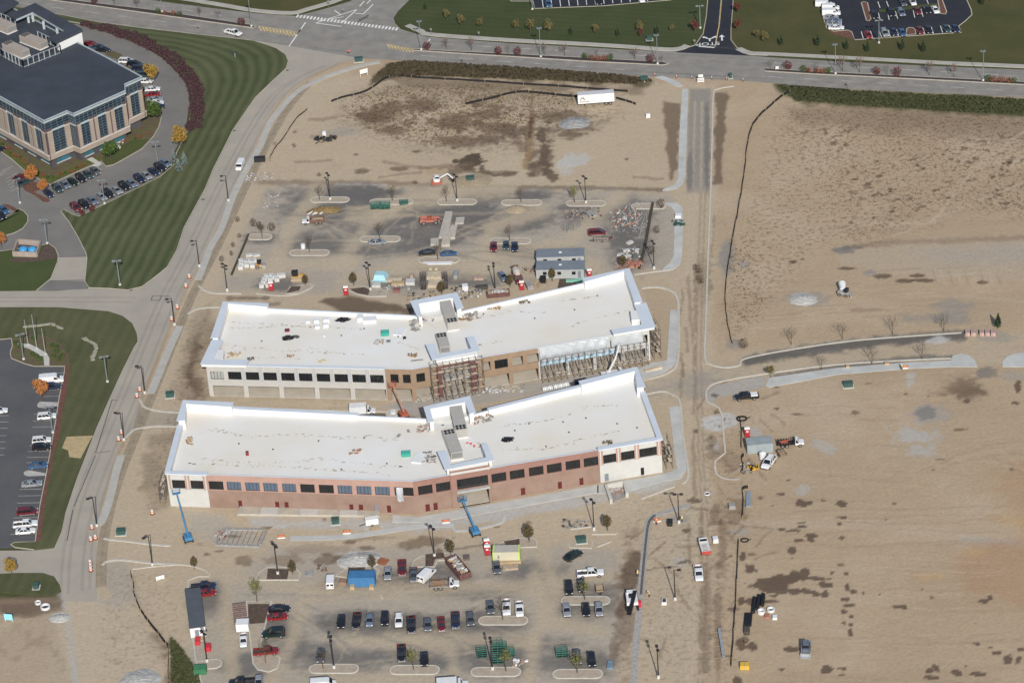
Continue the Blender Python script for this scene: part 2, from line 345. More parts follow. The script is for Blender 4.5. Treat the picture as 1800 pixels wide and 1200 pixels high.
PG([(1680,980),(1720,960),(1900,930),(1900,1090),(1740,1060),(1690,1050)],RED,.6,20,14); PG([(1730,860),(1800,800),(1900,790),(1900,930),(1790,920)],RED*1.02,.5,24,16); PG([(1740,905),(1900,890),(1900,940),(1800,942)],ORA,.55,12,10); E(1636,1013,26,8,ORA*1.02,.55,.6,.5); E(1712,970,20,8,ORA,.5,.6,.5)
for k in range(14): LN([(1600+20*k,830-5*k),(1720+12*k,770+9*k),(1850,760+12*k)],3,BRN*1.6 if k%2 else PALE*1.08,.3,.8,.5,26)
for k in range(22):
 a = _rs.rand(3); LN([(1330+a[0]*160,880+a[1]*320),(1480+a[0]*160,872+a[1]*320+20*a[2]),(1760,880+a[1]*330)],2.5,PALE*1.06 if k%2 else BRN*1.7,.33,.8,.5,30)
 LN([(1330+a[0]*300,690+a[1]*190),(1500+a[0]*250,680+a[1]*190+24*a[2])],2.5,PALE*1.06 if k%2 else BRN*1.7,.25,.8,.5,30)
for k in range(26):
 a = _rs.rand(3); LN([(1300+a[0]*450,470+a[1]*110),(1400+a[0]*400,465+a[1]*110)],2.5,PALE*1.08 if k%2 else BRN*1.6,.35,.8,.5,20)
WET = [(1358,1020,42,7),(1398,1012,12,9),(1412,1010,10,10),(1430,1016,22,4),(1350,1028,36,8),(1446,1027,9,6),(1459,1027,6,5),(1398,1039,14,6),(1416,1039,10,6),(1434,1043,10,6),(1450,1043,8,7),(1362,1037,30,6),(1360,1046,10,3),(1352,1057,18,3),(1490,1031,4,5),(1501,1039,6,3),(1486,1053,7,3),(1492,1064,12,4),(1483,1074,7,5),(1488,1007,3,3),(1462,1006,3,4),(1458,1017,5,2),(1496,1083,5,3),(1483,1094,3,3),(1496,1098,4,3),(1495,1112,5,6),(1547,1044,2.5,2.5),(1518,1042,2.5,2.5),(1580,1066,16,4),(1728,1055,11,5),(1740,1050,6,5),(1713,1095,2,3),
(1410,1134,2,2),(1390,1140,14,5),(1455,1176,12,8),(1480,1174,11,3),(1480,1186,14,3),(1374,1176,4,2),(1635,1177,12,6),(1645,1174,10,8,40),(1682,1181,11,6),(1718,1184,16,4),(1635,1190,14,4),(1718,1131,7,2),(1742,1137,5,3),(1753,1147,10,5),(1771,1158,9,9,-30),(1789,1160,5,8,30),(1793,1141,8,3),(1698,1170,6,3),
(1373,930,8,3),(1393,933,16,4),(1409,926,9,3),(1425,941,13,4),(1405,949,10,3),(1426,949,9,4),(1392,967,9,8),(1394,981,2,1.5),(1410,918,7,2),(1480,909,10,3),(1476,920,6,2),(1480,945,5,5),(1410,884,16,8),(1424,884,8,4),(1478,884,9,6),(1387,843,4,2),(1446,879,4,2),(1366,718,5,2),(1373,868,8,2),
(1305,975,5,9),(1318,1000,10,9),(1303,1055,6,7),(1330,1055,18,12),(1302,1130,10,14),(1320,1135,9,8),(1296,1200,10,14),(1380,1015,28,8),(1266,915,4,6),(1330,1003,4,3),(1365,680,5,2),(1592,692,4,2),(1632,697,3,1.5),(1789,680,6,10),(1700,705,7,4),(1785,708,8,3)]
for a in WET: E(a[0],a[1],a[2]*.95,a[3]*.95,MUD*.92 if a[1] > 860 else BRN*.8,.95,.62,.09,a[4] if len(a) > 4 else 0)
# around the buildings
PG([(335,560),(365,540),(385,600),(350,640),(372,700),(330,712),(300,690)],BRN*1.15,.5,8,8); PG([(268,770),(312,752),(318,830),(292,890),(270,900),(250,860)],BRN*1.2,.55,8,8)
for a in [(340,605,16,18),(345,675,14,20),(330,650,14,14),(265,830,16,30),(295,850,12,24),(285,770,22,9)]: E(*a,BRN*.8,.6,1.0,.4)
PG([(575,522),(640,522),(700,535),(725,545),(715,552),(600,548),(560,530)],MUD*.95,.9,4,5); LN([(400,524),(470,524)],6,BRN*.9,.7,.5,.9); LN([(430,534),(490,534)],5,BRN*.9,.6,.5,.9)
LN([(350,610),(330,650),(345,690)],10,BRN*.75,.5,.6,1)
PG([(365,700),(690,708),(760,690),(1000,668),(1000,690),(700,728),(365,716)],DUST*1.0,.6,5,4); PG([(690,706),(770,692),(900,676),(1130,645),(1150,660),(1120,672),(900,700),(740,730),(690,728)],GREY*1.9,.75,5,4); PG([(598,724),(700,727),(735,735),(598,735)],ASP*.7,.9,2,1)
E(580,712,24,5,PALE*1.2,.7,.9); E(700,715,30,8,CON*.8,.6,.8)
PG([(250,722),(330,726),(330,749),(250,752),(225,766),(215,790),(230,730),(240,705)],GREY*1.15,.6,4,3)
PG([(320,895),(420,905),(560,925),(740,940),(840,930),(1060,870),(1120,868),(1120,900),(1000,930),(860,950),(640,960),(480,960),(330,950)],DUST*1.02,.6,8,6)
PG([(430,905),(560,912),(690,915),(760,918),(900,890),(1090,862),(1160,835),(1200,842),(1190,852),(1100,872),(1010,890),(880,915),(740,935),(560,930),(440,925)],CON*.92,.85,6,6)
PG([(330,900),(390,905),(420,930),(400,960),(340,950)],CON*.75,.5,8,8); E(490,925,14,5,CON,.8,.9); E(560,965,60,8,BRN*1.4,.4,.9); E(630,982,30,12,CON*1.02,.9,.7); E(575,985,26,9,BRN*.9,.7,.9); E(740,952,44,9,BRN*.95,.75,.7,.3,-8); E(640,962,14,4,BRN*.7,.7,.8); E(600,985,16,7,MUD,.6,.9); E(430,985,12,9,BRN*.8,.6,1.0); E(500,985,30,9,BRN*1.3,.6,.9); LN([(800,965),(860,955)],3,BRN*.8,.7); E(650,945,60,5,BRN*.9,.4,.9)
PG([(380,930),(450,932),(470,950),(455,965),(380,962)],CON*.7,.5,6,6)
E(1258,743,28,14,CON*1.05,.95,.35,.15); E(1282,740,14,13,CON*1.0,.9,.4,.15); E(1258,785,10,12,CON*.85,.6,.9); E(1250,780,10,20,BRN*.8,.5,1.0); E(1328,762,14,10,CON*.85,.7,.6); E(1300,758,4,2,DARK,.4); E(1275,800,24,24,BRN*1.2,.4,.8)
PG([(1244,708),(1244,690),(1258,677),(1330,662),(1346,662),(1346,679),(1258,700)],GREY*2.0,.85,2,1); PG([(1130,506),(1158,506),(1180,514),(1190,530),(1190,640),(1165,655),(1130,640),(1150,570)],DIRT*.95,.5,3,2)
E(1255,905,12,16,BRN*.95,.6,1.0); E(1290,900,16,20,BRN*1.0,.5,1.0); E(1300,935,20,5,GREY*1.8,.6,.7); E(1195,985,14,9,CON*.85,.6,.9); E(1190,912,24,8,GREY*1.7,.7,.6)
# bottom left: broken ground at the end of the street
PG([(112,1050),(175,1055),(235,1010),(262,1100),(290,1150),(270,1240),(-60,1240),(-60,1065),(60,1062)],DUST*.98,.7,5,4); PG([(-60,1075),(90,1070),(130,1200),(-60,1240)],BRN*1.35,.45,8,8,.4+.6*_wd)
LN([(110,1045),(122,1090),(128,1140),(134,1210)],14,CON*.85,.8,.6,.9); LN([(120,1056),(175,1056)],9,CON*.8,.6,.6,.8); E(105,1084,14,8,CON*1.02,.95,.35); E(245,1192,26,12,CON*1.15,.95,.25,.12); E(200,1060,24,16,GREY*1.8,.4,.9)
PG([(0,1060),(105,1058),(110,1070),(60,1085),(0,1078)],MUD*1.0,.7,4,5); PG([(300,1120),(315,1135),(345,1175),(352,1215),(300,1215)],GRS*1.2,.9,4,4); PG([(180,990),(215,985),(235,1010),(245,1060),(200,1050),(178,1020)],GREY*1.7,.5,6,6)
for a in [(270,1125,14,14),(285,1150,12,12),(200,1118,10,5),(205,1162,12,6),(300,1200,12,20)]: E(*a,BRN*.8,.6,1.0,.4)
PG([(112,1054),(175,1056),(240,1080),(275,1130),(292,1160),(285,1240),(140,1240),(125,1120)],PALE*1.02,.75,6,6); PG([(-60,1044),(60,1048),(108,1044),(110,1062),(60,1078),(-60,1074)],MUD*1.1,.75,4,5)
for k in range(70):                       # ruts and scrapes of the working areas
 a = _rs.rand(5); x,y = [(260+a[0]*820,895+a[1]*75),(1195+a[0]*60,350+a[1]*820),(1240+a[0]*130,690+a[1]*300),(380+a[0]*320,700+a[1]*16),(1090+a[0]*200,880+a[1]*300),(460+a[0]*690,180+a[1]*140)][k%6]
 an = (a[2]-.5)*(.7 if k%6 in (0,3,5) else 6); L_ = 16+30*a[3]; u = (math.cos(an)*L_,math.sin(an)*L_*.45) if k%6 != 1 else ((a[2]-.5)*8,L_*1.3)
 LN([(x-u[0],y-u[1]),(x,y+(a[4]-.5)*6),(x+u[0],y+u[1])],3+3*a[4],BRN*1.25 if k%3 else PALE*1.05,.55,.5,.9,8)
for k in range(60): a = _rs.rand(4); x,y = [(270+a[0]*800,895+a[1]*80),(1195+a[0]*110,690+a[1]*500),(1310+a[0]*480,640+a[1]*540),(470+a[0]*680,190+a[1]*130)][k%4]; E(x,y,3+7*a[2]**2,1.5+2.5*a[3],MUD if k%2 else BRN,.85,.9,.2)
# dust carried on to both sides of the street's east edge
PG([(600,112),(565,130),(525,158),(490,195),(470,245),(440,300),(415,360),(375,440),(350,500),(330,560),(290,640),(262,700),(215,790),(190,880),(180,960),(320,1000),(330,900),(300,740),(350,560),(420,420),(480,260),(640,130)],DUST*.98,.45,8,6)
mix(.22*sst(.55,.75,N3),SC*1.18); mix(.35*sst(.56,.72,N3*.5+N2*.5),SC*.80)

def build_ground():
 nx,ny = GX.shape; me = bpy.data.meshes.new('ground')
 co = np.stack([GX,GY,np.zeros_like(GX)],-1).reshape(-1,3)
 idx = np.arange(nx*ny).reshape(nx,ny)
 q = np.stack([idx[:-1,:-1],idx[1:,:-1],idx[1:,1:],idx[:-1,1:]],-1).reshape(-1,4)
 me.vertices.add(len(co)); me.vertices.foreach_set('co',co.astype(np.float32).ravel())
 me.loops.add(q.size); me.loops.foreach_set('vertex_index',q.ravel().astype(np.int32))
 me.polygons.add(len(q)); me.polygons.foreach_set('loop_start',np.arange(0,q.size,4,dtype=np.int32))
 me.update(calc_edges=True)
 at = me.color_attributes.new('soil','FLOAT_COLOR','POINT')
 at.data.foreach_set('color',np.concatenate([SC.reshape(-1,3),WD.reshape(-1,1)],1).astype(np.float32).ravel())
 m = bpy.data.materials.new('soil'); m.use_nodes = True; nt = m.node_tree; b = nt.nodes['Principled BSDF']; L = nt.links
 b.inputs['Roughness'].default_value = .95; b.inputs['Specular IOR Level'].default_value = .08
 a = nt.nodes.new('ShaderNodeAttribute'); a.attribute_name = 'soil'
 tc = nt.nodes.new('ShaderNodeTexCoord'); n = nt.nodes.new('ShaderNodeTexNoise'); n.inputs['Scale'].default_value = 1.1; n.inputs['Detail'].default_value = 8; n.inputs['Roughness'].default_value = .7
 n2 = nt.nodes.new('ShaderNodeTexNoise'); n2.inputs['Scale'].default_value = .33; n2.inputs['Detail'].default_value = 6
 L.new(tc.outputs['Object'],n.inputs['Vector']); L.new(tc.outputs['Object'],n2.inputs['Vector'])
 rp = nt.nodes.new('ShaderNodeValToRGB'); rp.color_ramp.elements[0].color = (.87,.865,.86,1); rp.color_ramp.elements[1].color = (1.11,1.11,1.11,1); rp.color_ramp.elements[0].position = .3; rp.color_ramp.elements[1].position = .7
 L.new(n.outputs['Fac'],rp.inputs[0])
 mx = nt.nodes.new('ShaderNodeMix'); mx.data_type = 'RGBA'; mx.blend_type = 'MULTIPLY'; mx.inputs['Factor'].default_value = 1
 L.new(a.outputs['Color'],mx.inputs[6]); L.new(rp.outputs[0],mx.inputs[7]);
 n3 = nt.nodes.new('ShaderNodeTexNoise'); n3.inputs['Scale'].default_value = .75; n3.inputs['Detail'].default_value = 5; n3.inputs['Roughness'].default_value = .7; L.new(tc.outputs['Object'],n3.inputs['Vector'])
 ms = nt.nodes.new('ShaderNodeMapRange'); ms.inputs[1].default_value = .52; ms.inputs[2].default_value = .60; L.new(n3.outputs['Fac'],ms.inputs[0])
 mm = nt.nodes.new('ShaderNodeMath'); mm.operation = 'MULTIPLY'; L.new(ms.outputs[0],mm.inputs[0]); L.new(a.outputs['Alpha'],mm.inputs[1])
 mw = nt.nodes.new('ShaderNodeMix'); mw.data_type = 'RGBA'; mw.blend_type = 'MULTIPLY'; L.new(mm.outputs[0],mw.inputs['Factor']); L.new(mx.outputs[2],mw.inputs[6]); mw.inputs[7].default_value = (.58,.55,.53,1); L.new(mw.outputs[2],b.inputs['Base Color'])
 ad = nt.nodes.new('ShaderNodeMath'); ad.operation = 'ADD'; L.new(n.outputs['Fac'],ad.inputs[0]); L.new(n2.outputs['Fac'],ad.inputs[1])
 bp = nt.nodes.new('ShaderNodeBump'); bp.inputs['Strength'].default_value = .30; bp.inputs['Distance'].default_value = .35
 L.new(ad.outputs[0],bp.inputs['Height']); L.new(bp.outputs[0],b.inputs['Normal'])
 me.materials.append(m)
 o = bpy.data.objects.new('ground',me); COL.objects.link(o); struct(o)
build_ground()

# ------------------------------------------------------------------ materials of the setting
M_ROAD = mat('worn_asphalt',(.215,.203,.185),.9,.16,.25,detail=8)
M_STREET = mat('dusty_concrete_street',(.285,.262,.225),.9,.10,.12,detail=9,col2=(.345,.312,.262))
M_LOT = mat('grey_asphalt',(.165,.158,.148),.9,.12,.12,detail=9)
M_LOTDARK = mat('dark_asphalt',(.072,.074,.080),.9,.18,.1,detail=9,col2=(.10,.10,.102))
M_NEW = mat('fresh_asphalt',(.022,.024,.032),.85,.2,.2)
M_CONC = mat('concrete',(.43,.42,.39),.85,.08,.6,detail=8)
M_PALE = mat('pale_concrete',(.40,.405,.39),.85,.14,.25,detail=9)
M_KERB = mat('kerb_concrete',(.43,.41,.365),.85,.1,.8)
M_KERBD = mat('dusty_kerb',(.38,.345,.285),.9,.12,.5)
M_ISL = mat('island_soil',(.335,.285,.225),.95,.12,.8,bump=.2)
M_MULCH = mat('mulch',(.085,.06,.048),.95,.3,1.2,bump=.5)
M_MULCHD = mat('median_mulch',(.048,.040,.042),.95,.3,1.0,bump=.4)
M_MULCHR = mat('red_mulch',(.125,.06,.045),.95,.25,1.2,bump=.4)
M_BED = mat('planting_bed',(.10,.065,.055),.95,.2,.5,bump=.4,col2=(.10,.105,.035))
M_WHITEP = mat('white_road_paint',(.62,.62,.60),.8,.15,.8)
M_FADED = mat('faded_road_paint',(.36,.35,.335),.8,.2,.4)
M_YELP = mat('yellow_road_paint',(.52,.40,.18),.8,.2,.6)
M_STRAW = mat('straw_cover',(.37,.29,.165),.95,.15,.7,bump=.2)
def grass_mat(name,c1,c2,stripes=None,dry=0.0):
 m = bpy.data.materials.new(name); m.use_nodes = True; nt = m.node_tree; L = nt.links; b = nt.nodes['Principled BSDF']
 b.inputs['Roughness'].default_value = .95; b.inputs['Specular IOR Level'].default_value = .1
 tc = nt.nodes.new('ShaderNodeTexCoord')
 n = nt.nodes.new('ShaderNodeTexNoise'); n.inputs['Scale'].default_value = .06; n.inputs['Detail'].default_value = 8; n.inputs['Roughness'].default_value = .62
 n2 = nt.nodes.new('ShaderNodeTexNoise'); n2.inputs['Scale'].default_value = 1.6; n2.inputs['Detail'].default_value = 6
 L.new(tc.outputs['Object'],n.inputs['Vector']); L.new(tc.outputs['Object'],n2.inputs['Vector'])
 fac = n.outputs['Fac']
 def math_(op,a,b2):
  x = nt.nodes.new('ShaderNodeMath'); x.operation = op
  for i,v in enumerate((a,b2)):
   if hasattr(v,'links'): L.new(v,x.inputs[i])
   else: x.inputs[i].default_value = v
  return x.outputs[0]
 f = math_('ADD',math_('MULTIPLY',fac,.9),math_('MULTIPLY',n2.outputs['Fac'],.35))
 if stripes:
  kind,per,amp,(l1,l2) = stripes          # contours that follow one or two edge lines with a rounded corner
  sp = nt.nodes.new('ShaderNodeSeparateXYZ'); L.new(tc.outputs['Object'],sp.inputs[0])
  def dist(a,b):
   d = (b-a).normalized(); nx_,ny_ = d.y,-d.x
   return math_('ADD',math_('ADD',math_('MULTIPLY',sp.outputs[0],nx_),math_('MULTIPLY',sp.outputs[1],ny_)),-(a.x*nx_+a.y*ny_))
  q = dist(*l1)
  if l2:
   x = nt.nodes.new('ShaderNodeMath'); x.operation = 'SMOOTH_MAX'; L.new(q,x.inputs[0]); L.new(dist(*l2),x.inputs[1]); x.inputs[2].default_value = 40; q = x.outputs[0]
  q = math_('ADD',q,math_('MULTIPLY',n.outputs['Fac'],3.0))
  w = math_('ADD',math_('MULTIPLY',math_('SINE',math_('MULTIPLY',q,2*math.pi/per),0),.5),.5)
  f = math_('ADD',math_('MULTIPLY',f,1-amp),math_('MULTIPLY',w,amp*1.3))
 rp = nt.nodes.new('ShaderNodeValToRGB'); e = rp.color_ramp.elements
 e[0].position = .3; e[0].color = (*c1,1); e[1].position = .85; e[1].color = (*c2,1)
 x = e.new(.95); x.color = (c2[0]*1.35,c2[1]*1.12,c2[2]*1.15,1)
 L.new(f,rp.inputs[0]); L.new(rp.outputs[0],b.inputs['Base Color'])
 bp = nt.nodes.new('ShaderNodeBump'); bp.inputs['Strength'].default_value = .4; bp.inputs['Distance'].default_value = .15
 L.new(n2.outputs['Fac'],bp.inputs['Height']); L.new(bp.outputs[0],b.inputs['Normal'])
 MATS[name] = m; return m
M_LAWN = grass_mat('mown_lawn',(.044,.056,.026),(.098,.108,.055),('E',3.1,.22,((G(312,440),G(450,172)),(G(450,72),G(110,27)))))
M_LAWN2 = grass_mat('side_lawn',(.050,.060,.027),(.104,.104,.054),('E',3.0,.09,((G(130,840),G(230,620)),None)))
M_LAWN3 = grass_mat('green_lawn',(.036,.058,.022),(.078,.090,.036))
M_NORTH = grass_mat('north_grass',(.034,.050,.021),(.066,.074,.034),('E',3.0,.08,((G(750,61),G(1190,89)),None)))
M_NORTHR = grass_mat('rough_north_grass',(.036,.052,.018),(.090,.078,.036))
M_VERGE = mat('verge_grass',(.085,.08,.035),.95,.2,1.0)

def sheet(name,px,z,m,sm=0,kerb=None,kz=None):
 w = gp(px,sm=sm)
 o = MB().sheet(w,z).build(name,m); struct(o)
 return o
def slab(name,px,z,m,sm=0,z0=-.05):
 o = MB().prism(gp(px,sm=sm),z0,z).build(name,m); struct(o); return o
KB = MB()        # new site kerbs
KD = MB()        # dusty or older kerbs
def kerb(px,w=.32,h=.16,sm=4,closed=False,mb=None): ribbon(mb or KB,gp(px,sm=sm,closed=closed),w,0,h,closed)

# ------------------------------------------------------------------ roads
sheet('arterial_road',[(-120,-14),(0,7),(110,26),(175,39),(250,49),(450,72),(500,92),(610,103),(660,104),(725,107),(900,118),(1137,135),(1300,142),(1350,146),(1500,157),(1650,164),(1800,171),(1960,181),(1960,134),(1800,123),(1650,117),(1500,110),(1350,101),(1315,98),(1215,92),(1100,88),(1000,82),(900,77),(750,65),(705,52),(600,34),(520,28.5),(450,24),(350,12),(262,0),(-120,-54)],.02,M_ROAD)
sheet('north_street',[(518,30),(536,25),(575,15),(615,3),(650,-18),(700,-50),(780,-50),(720,0),(700,20),(692,32),(695,42),(706,53),(712,60)],.028,M_ROAD)
sheet('site_street',[(446,71),(485,84),(502,95),(508,108),(504,121),(480,143),(450,172),(410,230),(375,300),(362,332),(325,400),(312,440),(295,470),(275,486),(250,505),(225,511),(187,508),(155,507),(100,511),(0,512),(-100,513),(-100,541),(0,540),(100,540),(190,547),(215,555),(232,568),(240,585),(242,600),(235,610),(215,650),(190,705),(170,750),(135,840),(115,900),(108,935),(95,963),(60,967),(-100,968),(-100,1013),(10,1008),(75,1007),(100,1020),(112,1056),(170,1057),(172,1010),(170,960),(172,925),(183,870),(200,810),(212,775),(232,757),(244,716),(250,690),(268,645),(290,590),(308,545),(330,500),(350,465),(380,400),(410,340),(427,300),(447,262),(456,235),(467,210),(487,180),(522,148),(560,126),(600,110),(640,104)],.036,M_STREET)
sheet('office_lot',[(-100,20),(145,44),(200,62),(250,81),(287,104),(312,129),(331,154),(334,176),(326,228),(306,268),(302,290),(280,310),(190,355),(138,381),(126,377),(112,369),(106,371),(120,390),(135,415),(150,445),(152,455),(150,475),(148,495),(155,508),(64,511.5),(90,490),(102,460),(103,450),(98,437),(86,428),(70,432),(25,438),(0,442),(-100,449)],.044,M_LOT)
sheet('driveway',[(103,452),(153,451),(150,475),(148,494),(88,493),(102,462)],.05,M_STREET)
sheet('west_lot',[(-100,600),(0,597),(20,595),(30,630),(60,644),(114,644),(113,655),(104,700),(98,740),(82,830),(70,890),(62,952),(25,953),(18,958),(25,963),(-100,966)],.044,M_LOTDARK)
sheet('entrance_drive',[(1188,92.5),(1225,80),(1238,60),(1243,30),(1246,0),(1249,-80),(1291,-80),(1288,0),(1284,50),(1283,70),(1291,85),(1318,98.5)],.03,M_NEW)

# ------------------------------------------------------------------ lawns and beds
LAWN1 = [(138,381),(190,356.5),(281,311.5),(305,291),(311,268),(331,228),(339,176),(336,152),(317,126),(291,101),(253,78),(200,60),(145,42.5),(60,28),(60,19),(110,27),(175,40),(250,50),(446,72),(485,85),(502,96),(507,108),(503,121),(479,143),(449,172),(409,230),(374,300),(361,332),(324,400),(311,440),(294,470),(274,486),(250,504),(225,510),(187,507),(156,506),(149,495),(151,475),(153,455),(151,445),(136,415),(121,390),(107,372),(113,369),(127,377)]
slab('striped_lawn',LAWN1,.12,M_LAWN)
LAWN2 = [(-100,541.5),(100,541),(190,548),(214,556),(231,569),(239,585),(241,600),(234,610),(214,650),(189,705),(169,750),(134,840),(114,900),(107,935),(94,962),(60,966),(26,962),(19,957),(26,953),(62,952),(70,890),(82,830),(98,740),(104,700),(113,655),(114,644),(60,644),(45,640),(20,630),(18,620),(22,608),(20,595),(0,597),(-100,600)]
slab('west_lawn',LAWN2,.12,M_LAWN2)
slab('corner_lawn',[(-100,449),(0,442),(25,438.5),(70,432.5),(86,428.5),(97.5,437),(102.5,450),(101.5,460),(89.5,490),(64,511),(-100,512)],.12,M_LAWN3)
slab('island_lawn',[(-100,432),(0,417),(25,410),(40,402),(49,390),(49,380),(42,372),(33,367),(20,378),(0,389),(-100,440)],.12,M_LAWN3)
slab('low_lawn',[(-100,1013),(10,1008),(30,1007),(75,1007),(95,1013),(105,1028),(108,1040),(90,1046),(60,1045),(0,1041),(-100,1041)],.12,M_LAWN2)
slab('north_lawn',[(262,-6),(350,6),(450,17.5),(515,21),(545,14),(605,-3),(640,-30),(500,-160),(-300,-160),(-120,-66)],.12,M_NORTHR)
slab('north_field',[(702,22),(694,33),(698,41),(705,46),(722,52),(750,61),(900,73.5),(1000,79),(1100,84.5),(1190,89.5),(1222,80),(1236,60),(1241.5,30),(1244,0),(1247,-80),(900,-140),(760,-80),(735,-25),(724,-2)],.12,M_NORTH)
slab('east_field',[(1285,52),(1285,71),(1295,84),(1320,93.5),(1350,98.5),(1500,106.5),(1650,114),(1800,120),(1960,130),(2100,-150),(1295,-100),(1289.5,0)],.12,M_NORTHR)
sheet('straw_patch',[(117,768),(165,766),(160,772),(150,790),(142,806),(122,804),(120,792),(109,788)],.135,M_STRAW)
sheet('mulch_strip',[(114,644),(123,640),(118,690),(110,722),(106,762),(94,800),(80,880),(72,950),(62,952),(70,890),(82,830),(98,740),(104,700),(113,655)],.135,M_MULCHR)
sheet('flagpole_bed',[(21,596),(34,586),(60,588),(85,592),(108,606),(120,624),(122,640),(114,643.5),(60,643.5),(45,639.5),(21,630),(19,620),(22.5,608)],.135,M_BED,0)
sheet('flagpole_path',[(30,604),(52,605),(66,612),(82,621),(87,630),(87,643),(78,643),(77,632),(66,622),(50,613),(38,610),(30,608)],.15,M_CONC)
sheet('pond_bed',[(18,455),(66,452),(82,428.5),(86,428.5),(97,440),(101,452),(100,454),(74,459),(40,462),(20,459)],.135,M_MULCH)
# beds round the office
slab('office_bed',[(-100,205),(0,266),(20,280),(45,302),(70,316),(88,325),(100,319),(150,296),(178,284),(186,293),(200,290),(215,282),(250,262),(270,240),(280,222),(284,205),(284,190),(262,180),(240,120),(-100,60)],.12,M_BED)
slab('office_lawn',[(-100,213),(0,262),(20,277),(45,299.5),(70,313),(88,322.5),(100,316),(150,292.5),(176,281),(168,277),(140,290),(90,312),(60,298),(30,276),(0,254),(-100,200)],.14,mat('yellow_green_lawn',(.075,.095,.022),.95,.25,.5,bump=.3))  # strip of yellow-green grass along the office front
slab('office_side_lawn',[(184,291),(200,289),(214,281),(248,261),(262,246),(235,246),(205,262),(180,277)],.14,M_LAWN3)
sheet('office_walk',[(152,281),(162,277),(180,289),(172,294),(160,293),(168,289)],.155,M_CONC)
for px,nm in (([(38,328),(55,319),(65,322),(81,329),(73,333),(60,338),(85,350),(88,353),(84,356),(76,355),(60,343),(45,336)],'car_park_bed'),([(0,365),(8,359),(15,360),(24,364),(34,372),(28,374),(16,366),(8,366),(0,372)],'lot_corner_bed'),([(183,92),(198,90),(216,97),(205,105),(188,98)],'loop_bed')):
 slab(nm,px,.12,M_MULCHR if nm != 'loop_bed' else M_BED)
# medians
for nm,px in (('road_median',[(60,-10),(82,-5),(160,5),(275,19),(440,44),(449,47.5),(446,50),(275,26),(160,10),(70,-2)]),('road_median',[(727,86.5),(800,91),(900,95.5),(1025,102),(1165,109.5),(1175,113),(1165,115),(1025,108),(900,100),(800,94),(727,89)]),('road_median',[(1345,121),(1425,126),(1550,132),(1650,137),(1800,144.5),(1960,153),(1960,158),(1800,149.5),(1650,141.5),(1550,136.5),(1425,130.5),(1345,125.5)])):
 slab(nm,px,.16,M_MULCHD); kerb(px,.3,.18,0,True,KD)

# ------------------------------------------------------------------ pavements
PV_ = MB()
for px,w in (([(716,45),(740,55.5),(760,61.5),(900,71.5),(1000,76.5),(1100,82.5),(1170,87.5),(1196,86),(1208,80.5)],2.2),([(1298,86),(1318,94),(1350,95.5),(1500,103),(1650,111),(1800,117.5),(1960,127)],2.2),([(200,-20),(262,-10),(350,3),(400,11),(450,19.5),(512,23.5),(540,17),(606,-4),(640,-32)],2.2)):
 ribbon(PV_,gp(px,sm=3,closed=False),w,.0,.17)
struct(PV_.build('north_pavement',mat('north_concrete',(.34,.325,.29),.9,.1,.3)))
PW = MB()
for px,w in (([(668,109),(630,117),(577,134),(525,160),(495,190),(475,215),(463,245),(452,268),(435,295),(410,345),(390,400),(370,435),(357,470),(348,492)],1.9),([(316,573),(301,605),(286,640),(272,675),(264,692)],2.1),([(213,800),(204,830),(192,880),(180,914),(172,922)],2.0)):
 ribbon(PW,gp(px,sm=4,closed=False),w,.0,.10)
struct(PW.build('street_pavement',mat('dusty_pavement',(.37,.36,.33),.9,.1,.4)))
PE = MB()
for px in ([(1199,157),(1210,157),(1208,220),(1205,310),(1201,322),(1190,332),(1165,336),(1165,333),(1185,326),(1192,315),(1194,240)],[(1166,356),(1190,357),(1199,365),(1201,380),(1199,450),(1196,464),(1184,473),(1165,475),(1166,471),(1178,462),(1184,450),(1186,385),(1186,372),(1178,363),(1166,359)],
 [(1150,136),(1165,134),(1190,143),(1201,152),(1190,153),(1170,143)],[(1352,664),(1470,647),(1600,637),(1672,634),(1672,645),(1600,648),(1475,658),(1352,681),(1346,678)],[(1672,632),(1675,625),(1690,622),(1705,625),(1715,635),(1718,645),(1672,645)],[(1762,645),(1762,636),(1770,627),(1785,621),(1800,620),(1960,616),(1960,645)],
 [(1176,715),(1195,714),(1206,800),(1207,826),(1197,841),(1165,846),(1110,862),(1050,868),(1050,853),(1165,834),(1190,824),(1186,800)],[(1178,545),(1191,545),(1192,600),(1188,640),(1165,656),(1130,665),(1120,650),(1146,638),(1172,634)],
 [(690,905.5),(735,909),(795,898),(860,886),(1052,852),(1052,866),(900,893),(770,918),(690,918)]):
 PE.prism(gp(px),-.05,.09)
struct(PE.build('site_pavement',M_PALE))
PF = MB(); ribbon(PF,gp([(510,946),(600,944),(650,938),(700,930),(755,922),(795,923)],sm=3,closed=False),1.9,0,.06)
ribbon(PF,gp([(838,930),(860,925),(882,918),(888,908)],sm=3,closed=False),.8,0,.1); ribbon(PF,gp([(795,921),(797,930),(806,933),(838,930)],sm=3,closed=False),.8,0,.1)
struct(PF.build('front_path',M_PALE))
TR = MB(); ribbon(TR,gp([(1113,1240),(1117,1140),(1122,1090),(1126,1040),(1130,1000),(1136,940),(1141,915),(1150,906),(1175,898),(1212,887)],sm=3,closed=False),1.5,0,.05)
struct(TR.build('gravel_strip',mat('kerb_gravel',(.30,.29,.27),.95,.2,1.2,bump=.3)))
KC = MB(); ribbon(KC,gp([(1127,1045),(1131,1000),(1137,940),(1142,916),(1152,906)],sm=3,closed=False),.45,0,.3)
struct(KC.build('fresh_kerb',mat('dark_kerb',(.10,.095,.10),.6,.15,.8)))  # narrow dark grey line along the upper part of the gravel strip
PK = MB()
